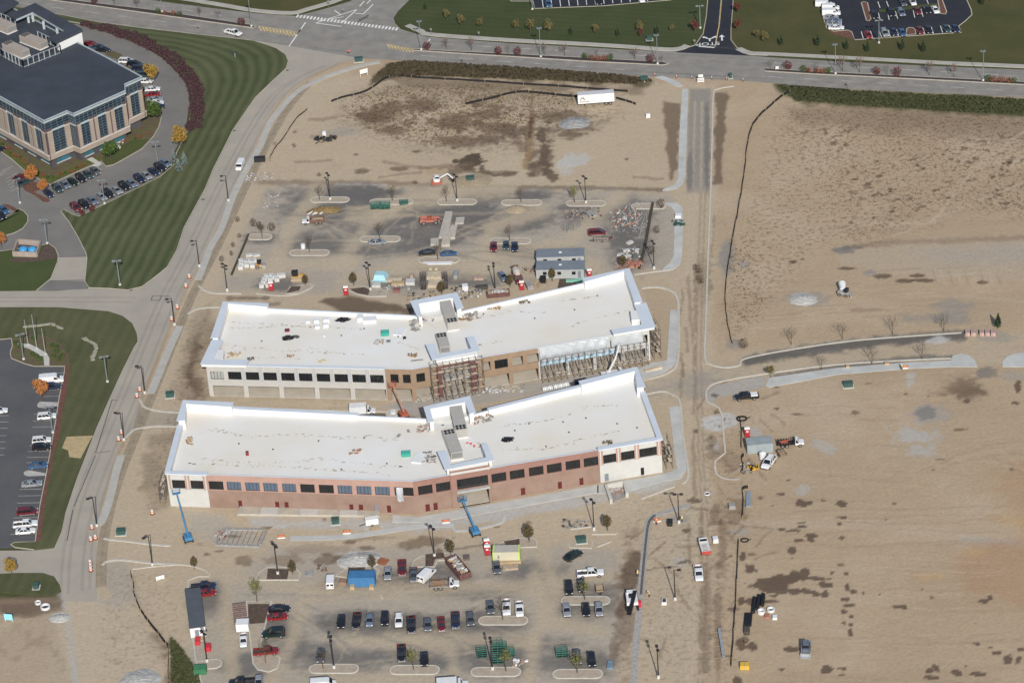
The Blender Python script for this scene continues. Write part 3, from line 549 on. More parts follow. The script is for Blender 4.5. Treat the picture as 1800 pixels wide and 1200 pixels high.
for px in ([(349,503),(360,511),(380,516),(425,516)],[(330,552),(345,544),(365,541),(387,540)],[(246,702),(252,714),(267,720),(295,724),(322,725)],[(220,770),(235,756),(250,752),(275,749),(312,750)],[(182,947),(230,952),(270,957),(300,959)],[(180,993),(190,986),(215,984),(260,989),(312,992)]): kerb(px,.6,.15)
for px in ([(1290,152),(1262,157),(1254,168),(1252,240),(1249,340),(1245,440),(1241,560),(1239,628),(1250,641),(1275,646),(1300,642),(1311,630),(1400,613),(1500,599),(1600,591),(1690,585)],[(1242,705),(1242,688),(1252,676),(1280,668),(1345,657),(1470,641),(1600,633),(1672,630)]): kerb(px,.45,.16)
kerb([(1242,705),(1264,717),(1269,730),(1272,765),(1275,796),(1257,810),(1257,822)],.45,.16,0); kerb([(1257,822),(1262,835),(1280,842),(1300,842)],.45,.05,3)
kerb([(1128,507),(1155,505),(1178,511),(1191,526),(1193,560),(1193,610),(1190,640),(1180,652),(1160,661),(1130,668)],.6,.16); kerb([(1136,693),(1165,688),(1182,694),(1195,706),(1200,760),(1206,800),(1210,832),(1207,844),(1200,850)],.5,.16)
kerb([(1127,877),(1185,855)],.5,.16,0); kerb([(1115,483),(1150,478),(1180,474),(1193,466)],.4,.16); kerb([(415,716),(520,720),(690,724)],.4,.16,0)
kerb([(233,1000),(312,992),(350,998),(365,1006),(367,1013),(331,1020),(337,1090),(344,1160),(360,1216)],.3,.16,2); kerb([(1040,939),(1083,938.5),(1085,936)],.35,.16,0); kerb([(1003,930),(1043,925)],.35,.16,0); kerb([(1050,961),(1073,952)],.35,.16,0)
kerb([(450,516),(490,520),(520,518),(545,508),(552,500)],.3,.15); kerb([(616,512),(635,519),(655,522),(680,521)],.3,.15); kerb([(668,1046),(672,1052)],.3,.15,0); kerb([(1000,955),(1001,962),(1040,963),(1041,951)],.3,.12,0); kerb([(478,1056),(467,1095)],.3,.15,0)
struct(KB.build('kerb',M_KERB))
for px in (LAWN1,[(-100,432),(0,417),(25,410),(40,402),(49,390),(49,380),(42,372),(33,367)],[(64,511),(89.5,490),(101.5,460),(102.5,450),(97.5,437),(86,428.5),(70,432.5),(25,438.5),(0,442),(-100,449)],[(0,597),(20,595),(22,608),(18,620),(20,630),(45,640),(60,644),(114,644),(113,655),(104,700),(98,740),(82,830),(70,890),(62,952),(26,953),(19,957),(26,962),(60,966)],[(-100,205),(0,266),(20,280),(45,302),(70,316),(88,325),(100,319),(150,296),(178,284),(186,293),(200,290),(215,282),(250,262),(270,240),(280,222),(284,205)],
 [(1244,-80),(1244,0),(1241.5,30),(1236,60),(1222,80),(1190,89.5)],[(1290,-80),(1289,0),(1285,52),(1285,71),(1295,84),(1320,94)]): kerb(px,.22,.15,0,px is LAWN1,KD)
struct(KD.build('old_kerb',M_KERBD))

# ------------------------------------------------------------------ traffic islands of the car parks
def capsule(cx,cy,wpx,depth=3.0):
 a = G(cx-wpx/2,cy); b = G(cx+wpx/2,cy); d = (b-a); L = d.length; u = d.normalized(); v = Vector((-u.y,u.x,0)); r = depth/2; out = []
 for k in range(13): t = math.pi/2+math.pi*k/12; out.append(a+u*r+u*(r*math.cos(t))+v*(r*math.sin(t)))
 for k in range(13): t = -math.pi/2+math.pi*k/12; out.append(b-u*r+u*(r*math.cos(t))+v*(r*math.sin(t)))
 return out
def island(poly,mulch=None):
 IS.prism(poly,-.05,.14); ribbon(IK,poly,.3,0,.17,True)
 if mulch: IM.prism(gp(mulch),0,.20)
IS,IK,IM = MB(),MB(),MB()
for cx,cy,w in ((580,351.5,68),(688,355,75),(803.5,355.5,69),(917,356.5,71),(1030,358,69),(544,444.5,70),(668,420.5,71),(897.5,424,71),(771.5,457.5,71),(457,417,42),(1140,363,60)): island(capsule(cx,cy,w,3.1))
for cx,cy,w in ((587,1175,86),(729,1177,86),(871.5,1180.5,87),(1015.5,1184,87),(1029.5,1055.5,85),(884.5,1090.5,86)): island(capsule(cx,cy,w,3.1))
island(gp([(450,1019),(456,1006),(468,998),(485,996),(520,998),(528,1008),(525,1019)]),[(471,1000),(508,1001),(505,1018.5),(469,1018.5)])
island(gp([(590,1012),(606,1001),(655,995),(666,1003),(662,1016),(612,1016)]),[(612,997),(642,995),(640,1012),(612,1012)])
island(gp([(723,996),(728,985),(740,978),(790,971),(800,977),(802,983),(770,985),(764,996)]),[(748,975),(780,972),(782,981),(765,983),(761,995.5),(748,995.5)])
island(gp([(856,968),(880,954),(912,945.5),(935,945.5),(944,951),(943,961),(914,962)]),[(886,952),(913,947.5),(914,960),(890,962)])
island(gp([(433,1057),(477.5,1056),(457,1136),(485,1152),(492.5,1156),(491.5,1163),(487,1174),(473,1180.5),(453,1176.5),(445,1166),(438,1108)]),[(436,1062),(474,1062),(465,1095),(437,1097)])
island(gp([(346,1163),(380,1158),(388,1161),(390,1165),(388,1170),(380,1174),(362,1175),(347,1170)]))
island(gp([(503,517),(510,505),(530,502),(548,500),(545,507),(526,516)]),[(503,516),(512,504.5),(529,503.5),(526,511)])
island(gp([(613,511),(640,504),(670,508),(680,513),(678,520),(652,521.5),(630,518)]),[(615,509),(640,505.5),(650,511),(647,519.5),(627,516)])
MU = MB().prism(gp([(980,507),(984,488),(1010,489),(1012,502)]),-.02,.06); struct(MU.build('mulch_bed',M_MULCH))
struct(IS.build('traffic_island',M_ISL)); struct(IK.build('island_kerb',mat('island_kerb',(.44,.415,.36),.9,.1,.8))); struct(IM.build('island_mulch',M_MULCH))

# ------------------------------------------------------------------ painted markings
MW,MF,MY = MB(),MB(),MB()
def line(mb,a,b,w,z): ribbon(mb,[G(*a),G(*b)],w,z,z+.004)
Zr = .036
for k in range(30):                                           # crosswalk
 t = k/29; x = 523+(697-523)*t; y = 28.5+(51.5-28.5)*t; line(MW,(x-1.3,y+2.6),(x+1.6,y-2.2),.62,Zr+.004)
for a,b in (((555,41),(628,17)),((628,17),(602,40)),((555,41),(600,47)),((588,19),(598,26)),((624,24),(640,25)),((560,37),(604,30)),((640,3),(632,12)),((655,-3),(645,7)),((640,24),(656,8))): line(MW,a,b,.35,Zr)
for k in range(11): x = 455+k*6.1; y = 47+k*1.05; line(MY,(x,y),(x+5.2,y+7.6),.45,.024)
for k in range(8): x = 681+k*5.8; y = 78.5+k*1.0; line(MY,(x,y),(x+5,y+7.2),.45,.024)
for a,b in (((455,46.5),(523,57)),((466,55),(518,62)),((680,78),(728,87)),((690,86),(727,89)),((631,36),(648,27)),((629,39),(647,30))): line(MY,a,b,.3,.024)
for a,b in (((537,40),(508,82)),((756,69),(752,75)),((522,61),(529,52))): line(MW,a,b,.4,.028)
def dashes(p,q,n,f=.38,mb=None):
 for k in range(n):
  t = k/n; a = (p[0]+(q[0]-p[0])*t,p[1]+(q[1]-p[1])*t); t2 = t+f/n; b = (p[0]+(q[0]-p[0])*t2,p[1]+(q[1]-p[1])*t2); line(mb or MF,a,b,.3,.024)
dashes((30,5),(450,60),7); dashes((270,9),(470,40),4); dashes((740,98),(1140,126),6); dashes((770,77),(1180,101),6); dashes((1350,135),(1800,160.5),7); dashes((1360,111),(1800,134),6)
for k in (0,1): line(MY,(1267.5+k*1.2,0),(1263+k*1.2,50),.14,.036)
line(MY,(1263,50),(1257,82),.3,.036); line(MW,(1228.5,82),(1256,84),.7,.036)
def flat_text(mb,s,px,size,rz,z):
 c = bpy.data.curves.new('t','FONT'); c.body = s; c.align_x = 'CENTER'; c.align_y = 'CENTER'; c.size = size
 o = bpy.data.objects.new('t',c); COL.objects.link(o); bpy.context.view_layer.update()
 me = o.to_mesh(); g = G(*px) if len(px) == 2 else Vector(px); Mx = Matrix.Translation((g.x,g.y,z)) @ Matrix.Rotation(R(rz),4,'Z')
 mb.add([Mx @ v.co for v in me.vertices],[tuple(p.vertices) for p in me.polygons]); o.to_mesh_clear(); bpy.data.objects.remove(o)
T0 = MW.T; flat_text(MW,'STOP',(1244.5,77.5),3.0,178,.038)
def arrow(x,y,s,two=False):
 g = G(x,y); u = Vector((.07,1,0)).normalized()*s; v = Vector((1,-.07,0))
 MW.add([g-v*.25-u*2,g+v*.25-u*2,g+v*.25+u*.6,g-v*.25+u*.6],[(0,1,2,3)]); MW.v[-4:] = [(a,b,.038) for a,b,_ in MW.v[-4:]]
 for sx in ((-1,1) if two else (0,)):
  c = g+v*sx*1.3+u*(.6 if not two else 1.0); MW.add([c-v*.85,c+v*.85,c+u*1.6+v*sx*.6],[(0,1,2)]); MW.v[-3:] = [(a,b,.0385) for a,b,_ in MW.v[-3:]]
  if two: MW.add([g-u*.6,g-u*.0,c+u*.4,c-u*.2],[(0,1,2,3)]); MW.v[-4:] = [(a,b,.0382) for a,b,_ in MW.v[-4:]]
arrow(1247.5,69,.8,True); arrow(1269,67,1.0)
for k in range(9):                                                # west lot stalls
 pass
for yl,xa,xb in ((656,74,112),(686,80,107),(697,76,106),(728,60,98),(739.5,58,96),(750.5,57,94.5),(783,52,88),(793.5,49,87),(804,47,86),(813,46,84),(860,34,74),(871.5,32,72),(884,30,71),(893,28,70),(910,24,67),(926,20,64),(939,18,63)): line(MF,(xa,yl),(xb,yl-.8),.15,.05)
for yl in (731,742,753,766,777,788,800): line(MF,(-20,yl),(16-(yl-731)*.12,yl-.6),.15,.05)
kerbW = [(0,708),(12,709),(18,714),(17,719),(10,721),(0,721)]
for p in ([(104,707),(70,706),(65,711),(67,716),(75,717),(102,715)],[(82,832),(50,826),(42,829),(42,834),(48,837),(80,836)]): MF.sheet(gp(p),.06);
for k in range(7): line(MF,(3+k*.2-6*k,300+5*k),(24-6*k,292+5*k),.15,.05)
for k in range(5): line(MF,(8+3*k,316+5*k),(30+3*k,305+5*k),.15,.05)
for i in range(8): line(MF,(100+13.2*i,336-6.2*i),(90+13.2*i,330-6.2*i),.14,.05)
struct(MF.build('faded_marking',M_FADED)); struct(MY.build('yellow_marking',M_YELP))

# wheel lanes and joints of the streets
WM = MB(); DM = MB()
CL = [(590,112),(515,150),(468,205),(405,320),(345,445),(300,530),(255,640),(205,760),(165,860),(140,960),(135,1040)]
for o_ in (-3.6,-1.9,1.2,2.9): ribbon(WM,[p+Vector((o_,.25*o_,0)) for p in gp(CL,sm=3,closed=False)],.75,.040,.042)
for o_ in (4.9,5.9): ribbon(DM,[p+Vector((o_,.25*o_,0)) for p in gp(CL[1:],sm=3,closed=False)],1.5,.045+.003*(o_ > 5),.047+.003*(o_ > 5))
for a,b in (((0,14),(620,93)),((0,18),(440,79)),((760,104),(1800,166)),((760,109),(1300,136)),((300,6),(1800,127)),((760,73),(1800,131)),((-20,523),(240,523)),((-20,530),(230,531))): ribbon(WM,[G(a[0]+(b[0]-a[0])*k/8,a[1]+(b[1]-a[1])*k/8) for k in range(9)],.8,.040,.042)
struct(WM.build('wheel_lane',mat('wheel_lane',(.235,.215,.19),.9,.2,.4,alpha=.11))); struct(DM.build('dust_lane',mat('dust_lane',(.34,.285,.21),.95,.2,.5,alpha=.55)))
CK = MB()
for a,b in (((268,520),(300,521)),((268,520),(266,528)),((266,528),(281,528)),((281,528),(284,521)),((197,703),(168,796)),((168,796),(195,793)),((197,703),(207,704)),((168,800),(130,890)),((128,896),(118,950)),((88,494),(148,492)),((103,452),(152,451))): line(CK,a,b,.22,.056)
for x,y in ((357,351),(230,510),(139,103),(412,230),(505,124)): g = G(x,y); CK.box(g.x-.4,g.x+.4,g.y-.4,g.y+.4,.05,.06)
struct(CK.build('road_seam',mat('road_seam',(.085,.08,.075),.9,.2,1)))

# the two dark car parks beyond the road
NL = [(1440,-60),(1441,0),(1447,30),(1453,50),(1465,56),(1490,54),(1497,57),(1502.5,71),(1690,58),(1685,47),(1697,38),(1708.5,27),(1707,18),(1699,0),(1694,-60)]
sheet('north_east_lot',NL,.13,M_NEW); sheet('north_lot',[(860,-60),(880,-14),(899,3),(937,3),(940,16.2),(1060,11.5),(1180,1),(1190,-60)],.13,M_NEW)
KN = MB()
ribbon(KN,gp(NL[1:],closed=False),.3,.1,.2); ribbon(KN,gp([(880,-14),(899,3),(937,3),(940,16.2),(1060,11.5),(1180,1)]),.3,.1,.2)
for px in ([(1514,6),(1518,4),(1525,6),(1531,34),(1528,38),(1523,37)],[(1593,62.5),(1594,52),(1598,49.5),(1605,50),(1609,54),(1610,61)],[(1648,0),(1655,-3),(1664,22),(1662,26),(1653,25)]):
 slab('lot_island',px,.17,M_MULCHR); ribbon(KN,gp(px),.3,.1,.2,True)
struct(KN.build('north_kerb',M_KERBD))
slab('lot_green',[(1545,17.5),(1560,17),(1620,9),(1648,7),(1649,10),(1620,14),(1560,22),(1545,22.5)],.17,M_LAWN3); slab('lot_shrub_bed',[(1455,51),(1465,56.5),(1490,54.5),(1496,57),(1501,70),(1485,66),(1462,60)],.15,M_MULCHR)
for x,y,x2,y2 in ((1514,56.5,1517.5,68.5),(1530,55.5,1534,67.5),(1545.5,54.5,1549.5,66),(1561,53.5,1565,65.5),(1576,52.5,1580,64.5),(1622,49.5,1626,61.5),(1637,48.5,1641,60.5),(1653,46.5,1657,58.5),(1668,45.5,1672,57.5),(1544,24,1547.5,37),(1560,22.5,1563,36),(1574,21,1578,34),(1605,18,1608,32),(1619,17,1622.5,30.5),(1543,4,1547,15),(1558,3,1562,13),(1628,-2,1632,8)): line(MW,(x,y),(x2,y2),.22,.14)
for k in range(13): line(MW,(953+15.3*k,-1-.75*k),(955+15.3*k,14.5-.95*k),.22,.14)
struct(MW.build('white_marking',M_WHITEP))

# ------------------------------------------------------------------ buildings
def proj3(X,Y,Z):
 y = Y-CY; z = Z-CH; de = y*_fw.y+z*_fw.z
 return 900+CF*(X*_rt.x+y*_rt.y+z*_rt.z)/de,600-CF*(X*_up.x+y*_up.y+z*_up.z)/de
M_WHITE = mat('cream_masonry',(.435,.435,.42),.85,.05,.7); M_GREYM = mat('pale_grey_masonry',(.40,.39,.37),.85,.06,.6)
M_BRICK = mat('brown_brick',(.205,.135,.106),.9,.14,.35,detail=10,col2=(.255,.18,.148)); M_SALMR = mat('red_brick_band',(.245,.142,.118),.9,.10,.5,detail=8); M_SALM = mat('salmon_brick',(.345,.225,.19),.9,.08,.5,detail=8)
M_TANB = mat('tan_brick',(.25,.178,.122),.9,.10,.6,detail=8); M_MAROON = mat('maroon_brick',(.155,.065,.058),.9,.15,.8)
M_ROOF = mat('roof_membrane',(.655,.66,.655),.75,.05,.055,detail=12,col2=(.62,.585,.51)); M_PARA = mat('parapet_membrane',(.60,.605,.60),.7,.03,.3)
M_COPE = mat('metal_coping',(.50,.545,.60),.45,.04,.3,spec=.5); M_DOOR = mat('maroon_door',(.095,.018,.018),.6,.15,1.5); M_GDOOR = mat('grey_door',(.17,.19,.23),.5,.1,1)
M_GLASS = mat('dark_glass',(.014,.016,.018),.12,.25,.6,spec=.6); M_BGLASS = mat('filmed_glass',(.085,.115,.16),.35,.12,.5,spec=.5); M_FRAME = mat('dark_window_frame',(.03,.028,.026),.5,.2,1)
M_SLAB = mat('interior_slab',(.44,.40,.34),.85,.12,.3,detail=8); M_INT = mat('interior_wall',(.40,.37,.33),.9,.1,.5); M_HVAC = mat('grey_unit',(.33,.32,.30),.6,.06,.6); M_HVAC2 = mat('unit_louvre',(.20,.20,.195),.6,.1,2)
M_BLACK = mat('black_plastic',(.012,.012,.014),.6,.3,1); M_STEEL = mat('scaffold_steel',(.115,.10,.095),.6,.35,.9,metal=.2); M_PLANK = mat('scaffold_plank',(.44,.37,.28),.85,.2,.8)
M_BLUEB = mat('blue_sheathing',(.38,.52,.62),.7,.1,.6); M_STAIN = mat('roof_dirt',(.42,.36,.28),.95,.25,.5); M_PIL = mat('grey_pilaster',(.36,.365,.38),.7,.05,.6)
def inset(P,d):
 out = []; n = len(P)
 for i in range(n):
  a,b,c = P[i-1],P[i],P[(i+1)%n]; d1 = (b-a).normalized(); d2 = (c-b).normalized(); n1 = Vector((-d1.y,d1.x,0)); n2 = Vector((-d2.y,d2.x,0))
  s = n1+n2; k = d/max(.35,(1+n1.dot(n2))); out.append(b+s*k)
 return out
class Seg:
 """a facade from p0 to p1 (left to right seen from outside)"""
 def __init__(s,p0,p1):
  s.p0 = Vector((p0[0],p0[1],0)); s.p1 = Vector((p1[0],p1[1],0)); d = s.p1-s.p0; s.L = d.length; s.d = d.normalized(); s.n = Vector((s.d.y,-s.d.x,0))
 def at(s,u,z=0,o=0): q = s.p0+s.d*u+s.n*o; return Vector((q.x,q.y,z))
 def u(s,px,z=6.2):
  a = proj3(s.p0.x,s.p0.y,z)[0]; b = proj3(s.p1.x,s.p1.y,z)[0]; return s.L*(px-a)/(b-a)
 def slabbox(s,mb,u0,u1,z0,z1,o0,o1,mi=None):
  c = [s.at(u0,0,o0),s.at(u1,0,o0),s.at(u1,0,o1),s.at(u0,0,o1)]; mb.prism(c,z0,z1,mi)
 def wall(s,mb,z0,z1,ops,mfun,o=0,depth=.35,u0=0,u1=None,zs=()):
  u1 = s.L if u1 is None else u1
  us = sorted(set([u0,u1]+[v for op in ops for v in op[:2]]+[v for v in getattr(s,'cuts',[]) if u0 < v < u1])); zz = sorted(set([z0,z1]+[v for op in ops for v in op[2:4]]+list(zs)))
  for a,b in zip(us[:-1],us[1:]):
   for c,e in zip(zz[:-1],zz[1:]):
    um,zm = (a+b)/2,(c+e)/2
    if any(op[0] < um < op[1] and op[2] < zm < op[3] for op in ops): continue
    mb.add([s.at(a,c,o),s.at(b,c,o),s.at(b,e,o),s.at(a,e,o)],[(0,1,2,3)],mfun(um,zm))
  for a,b,c,e in ops:
   m = mfun((a+b)/2,(c+e)/2)
   P = [s.at(a,c,o),s.at(b,c,o),s.at(b,e,o),s.at(a,e,o)]; Q = [s.at(a,c,o-depth),s.at(b,c,o-depth),s.at(b,e,o-depth),s.at(a,e,o-depth)]
   mb.add(P+Q,[(0,4,5,1),(1,5,6,2),(2,6,7,3),(3,7,4,0)],m)
 def window(s,root,u0,u1,z0,z1,o,glass,n=3,name='window'):
  f = MB(); t = .09
  for a,b,c,e in ((u0,u1,z0,z0+t),(u0,u1,z1-t,z1),(u0,u0+t,z0+t,z1-t),(u1-t,u1,z0+t,z1-t)): s.slabbox(f,a,b,c,e,o-.34,o-.22)
  for k in range(1,n): u = u0+(u1-u0)*k/n; s.slabbox(f,u-.04,u+.04,z0+t,z1-t,o-.33,o-.24)
  w = f.build(name,M_FRAME,root,origin=root.location)
  g = MB(); g.add([s.at(u0,z0,o-.3),s.at(u1,z0,o-.3),s.at(u1,z1,o-.3),s.at(u0,z1,o-.3)],[(0,1,2,3)])
  p = g.build('pane',glass,w,origin=root.location); return w
def capring(root,poly_out,w,z0,z1,names=('parapet','coping'),closed=False,over=.25,inw=None):
 """parapet wall w wide along a line (interior on the left) and its overhanging metal coping"""
 m = MB(); ribbon(m,poly_out,w,z0,z1,closed,side=.5+.02/w); a = m.build(names[0],M_PARA,root,origin=root.location)
 c = MB(); ribbon(c,poly_out,(inw or w)+over,z1+.003,z1+.10,closed,side=.5-over/((inw or w)+over)); c.build(names[1],M_COPE,root,origin=root.location)
def hvac(root_xy,zr,px_a,px_b,w,h,label,fans=2):
 """roof unit lying from pixel a (fan end) to b at roof height zr"""
 a = G(*px_a,zr); b = G(*px_b,zr); d = (b-a); L = d.length; rz = math.degrees(math.atan2(d.y,d.x)); t = thing('rooftop_unit',label,'air conditioner',((a+b)/2),rz,'rooftop air units')
 m = MB(); m.box(-L/2,L/2,-w/2,w/2,.25,h,0)
 for k in range(int(L/.75)): x = -L/2+.4+k*.75; m.box(x-.03,x+.03,-w/2-.03,w/2+.03,.3,h+.04,0)
 m.build('housing',M_HVAC,t)
 c = MB(); c.box(-L/2-.1,L/2+.1,-w/2-.12,w/2+.12,0,.25); c.build('curb',M_PARA,t)
 for i in range(fans):
  for j in range(3):
   f = MB(); x = -L/2+.7+i*1.0; y = (j-1)*.85; f.tube((x,y,h),(x,y,h+.12),.36,n=12); f.build('fan',M_BLACK,t)
 l = MB(); l.box(L/2,L/2+.02,-w/2+.2,w/2-.2,.6,h-.3); l.build('louvre',M_HVAC2,t); return t
def stains(name,zr,lines,root):
 mb = MB()
 for pts in lines:
  P = [G(x,y,zr) for x,y in pts]
  for a,b in zip(P[:-1],P[1:]):
   n = max(2,int((b-a).length/.42))
   for k in range(n):
    q = a+(b-a)*((k+random.random())/n); r = .05+.22*random.random()**3; q = q+Vector((random.gauss(0,.4),random.gauss(0,.35),0))
    c = [(q.x+r*2.0*math.cos(t)*(.6+.7*random.random()),q.y+r*math.sin(t)*(.6+.7*random.random())) for t in [i*math.pi/4 for i in range(8)]]
    mb.sheet(c,zr+.02)
 mb.build(name,M_STAIN,root,origin=root.location)['kind'] = 'stuff'

# ---- the brick building in front
ZR = 8.15
b0,b1,b2 = G(300.3,889),G(730.5,903.6),G(1164.6,829.6)
BT = thing('commercial_building','two storey brick building with white flat roof, nearer of the pair','building',((b0+b2)/2).to_tuple())
S1,S2 = Seg(b0,b1),Seg(b1,b2)
bl,bk,tr = G(324,713,9.15),G(790,737,9.15),G(1119,652,9.6)
uW = S1.u(367,4); uC = S2.u(1053.5,4); uT0,uT1 = S2.u(791,8),S2.u(860,8)
W1 = [(302.6,327.8,0),(335.6,359.8,0),(368,393.8,0),(400,425,1),(432.8,458,1),(464.5,489.5,1),(497.7,522,1),(529.3,554.6,0),(562,588,0),(594.8,620,1),(628,653.6,1),(660,685.7,1),(694,727,0)]
W2 = [(735,760),(766,791),(863,888.7),(895,920.8),(928.5,954),(960,986),(993,1018.7),(1025,1050.6),(1058,1083),(1091,1115.6),(1123,1155)]
D1 = [(420.5,427),(485.5,492.5),(502,509),(615.5,622.5),(632,639.5),(659,666),(681,688)]; D2 = [(748,755.5),(762,769),(914.5,922),(979.5,986.5),(1017.5,1024.5),(1062,1069),(1126,1132)]
S1.cuts = [uW]; S2.cuts = [uC]
wm = [M_WHITE,M_BRICK,M_SALM]
f1 = lambda u,z: 0 if u < uW else (1 if z < 4.9 else 2); f2 = lambda u,z: 0 if u > uC else (1 if z < 4.9 else 2)
o1 = [(S1.u(a),S1.u(b),5.05,7.45) for a,b,_ in W1]+[(S1.u(a,1),S1.u(b,1),.05,2.25) for a,b in D1]
o2 = [(S2.u(a),S2.u(b),5.05,7.5) for a,b in W2]+[(S2.u(a,1),S2.u(b,1),.05,2.25) for a,b in D2]+[(uT0+.05,uT1-.05,0.0,9.14)]
m = MB(); S1.wall(m,0,9.15,o1,f1,zs=(4.9,)); m.build('front_wall',wm,BT,origin=BT.location)
m = MB(); S2.wall(m,0,9.15,o2,f2,zs=(4.9,)); wm = [M_WHITE,M_BRICK,M_SALMR]; m.build('front_wall',wm,BT,origin=BT.location)
for (a,b,k),op in zip(W1,o1): S1.window(BT,*op,0,M_BGLASS if k else M_GLASS,4)
for a,op in zip(W2,o2): S2.window(BT,*op,0,M_GLASS,4)
for i,op in enumerate(o1[len(W1):]): d = MB(); S1.slabbox(d,op[0],op[1],.05,2.25,-.3,-.22); d.build('door',M_GDOOR if i == 5 else M_DOOR,BT,origin=BT.location)
for i,op in enumerate(o2[len(W2):-1]): d = MB(); S2.slabbox(d,op[0],op[1],.05,2.25,-.3,-.22); d.build('door',M_GDOOR if i == 5 else (M_BLACK if i == 6 else M_DOOR),BT,origin=BT.location)
for sg,lst in ((S1,(296.5,330.5,363)),(S2,(1055,1086.5,1119,1158.5))):            # salmon pilasters of the cream ends
 for px in lst:
  for q in (-.38,.38):
   if sg is S1 and px < 300 and q < 0: continue
   p = MB(); u = sg.u(px)+q; sg.slabbox(p,u-.2,u+.2,4.9,9.1,.003,.12); p.build('pilaster',M_SALM,BT,origin=BT.location)
for sg,a,b in ((S1,0,uW),(S2,uC,S2.L)):
 p = MB(); sg.slabbox(p,a,b,4.72,4.9,.003,.14); p.build('string_course',M_WHITE,BT,origin=BT.location); c = MB(); sg.slabbox(c,a-.2,b+.3,9.15,9.45,-.9,.45); c.build('cornice',M_COPE,BT,origin=BT.location)
p = MB(); S1.slabbox(p,uW,S1.L,9.0,9.18,-.3,.10); p.build('cornice',M_SALM,BT,origin=BT.location)
for a,b in ((0,uT0),(uT1,uC)): p = MB(); S2.slabbox(p,a,b,9.0,9.18,-.3,.10); p.build('cornice',M_SALMR,BT,origin=BT.location)
m = MB(); ring = [b0,b1,b2,tr,bk,bl]
for sg in (Seg(b2,tr),Seg(tr,bk),Seg(bk,bl),Seg(bl,b0)): sg.wall(m,0,9.1,[],lambda u,z: 0)
m.build('rear_wall',M_WHITE,BT,origin=BT.location)
m = MB(); m.prism([v.to_tuple()[:2] for v in inset(ring,.15)],ZR-.4,ZR); m.build('roof',M_ROOF,BT,origin=BT.location)
m = MB(); m.prism([v.to_tuple()[:2] for v in inset(ring,.05)],.0,.1); m.prism([S2.at(uT0-6,0,-.5),S2.at(uT1+8,0,-.5),S2.at(uT1+8,0,-14),S2.at(uT0-6,0,-14)],4.5,4.8); m.build('floor_slab',M_SLAB,BT,origin=BT.location)
inner = lambda P: [Vector((v[0],v[1],0)) for v in P]
ax = lambda a,b,t: a+(b-a)*t
capring(BT,inner([b0,b1,b2]),.35,ZR,9.13,over=.05)
capring(BT,inner([b2,ax(b2,tr,.70)]),.9,ZR,9.4,over=.4)
capring(BT,inner([ax(b2,tr,.70),tr,ax(tr,bk,.31)]),1.6,ZR,10.5,over=.5,names=('tall_parapet','coping'))
capring(BT,inner([ax(tr,bk,.31),ax(tr,bk,.80)]),.9,ZR,9.5,over=.3); capring(BT,inner([ax(tr,bk,.80),ax(tr,bk,.95)]),.4,ZR,9.0,over=.05)
capring(BT,inner([ax(bk,bl,.06),ax(bk,bl,.34)]),.4,ZR,9.0,over=.05); capring(BT,inner([ax(bk,bl,.34),ax(bk,bl,.81)]),.9,ZR,9.5,over=.3)
capring(BT,inner([ax(bk,bl,.81),bl,ax(bl,b0,.30)]),1.6,ZR,10.5,over=.5,names=('tall_parapet','coping')); capring(BT,inner([ax(bl,b0,.30),b0]),.9,ZR,9.4,over=.4)
# its entrance tower
ST = Seg(S2.at(uT0,0,.35),S2.at(uT1,0,.35)); L = ST.L; m = MB()
ST.wall(m,0,10.4,[(1.4,L-.6,4.95,7.8),(1.6,L-.6,0,4.3)],lambda u,z: 1 if z < 4.9 else 2,zs=(4.9,),depth=.5)
for sg in (Seg(S2.at(uT1,0,.35),S2.at(uT1,0,-3.5)),Seg(S2.at(uT0,0,-3.5),S2.at(uT0,0,.35))): sg.wall(m,0,10.4,[],lambda u,z: 1 if z < 4.9 else 2,zs=(4.9,))
m.build('entrance_tower',wm,BT,origin=BT.location)
ST.window(BT,1.4,L-.6,4.95,7.8,-.1,M_GLASS,7); p = MB(); ST.slabbox(p,1.2,L-.4,4.3,4.75,-.4,.6); p.build('canopy',mat('metal_canopy',(.42,.43,.43),.4,.1,.6,metal=.3),BT,origin=BT.location)
p = MB(); ST.slabbox(p,0,L,9.3,9.9,.003,.1); p.build('sign_band',M_WHITE,BT,origin=BT.location)
def utower(root,outp,inp,z0,z1,block=False,names=('tower_parapet','tower_coping')):
 """three-sided parapet block: outer corner pixels and inner corner pixels at height z1"""
 o = [G(x,y,z1) for x,y in outp]; i = [G(x,y,z1) for x,y in inp]
 if block:
  b = MB(); c4 = sum(o,Vector())/4
  b.prism([(v+(c4-v)*.12).to_tuple()[:2] for v in o],0,z0+.003); b.build('tower_block',M_PARA,root,origin=root.location)
 for k in range(3):
  q = [o[k],o[k+1],i[k+1],i[k]]; c = sum(q,Vector())/4; s2 = [v+(c-v)*.0 for v in q]
  m = MB(); m.prism([v.to_tuple()[:2] for v in s2],z1-.14,z1); m.build(names[1],M_COPE,root,origin=root.location)
  qq = [o[k]+(i[k]-o[k])*.35,o[k+1]+(i[k+1]-o[k+1])*.35,i[k+1],i[k]]
  m = MB(); m.prism([v.to_tuple()[:2] for v in qq],z0,z1-.145); m.build(names[0],M_PARA,root,origin=root.location)
utower(BT,[(768.6,793.6),(782,825),(869.4,808),(855.7,778)],[(785,791.5),(791.5,816.5),(854.5,803),(846,780)],ZR,10.9)
utower(BT,[(836.4,724),(826.3,695),(744,714.5),(752,741)],[(825,727),(817.5,706.5),(756,718),(762,741)],ZR,10.9,True)
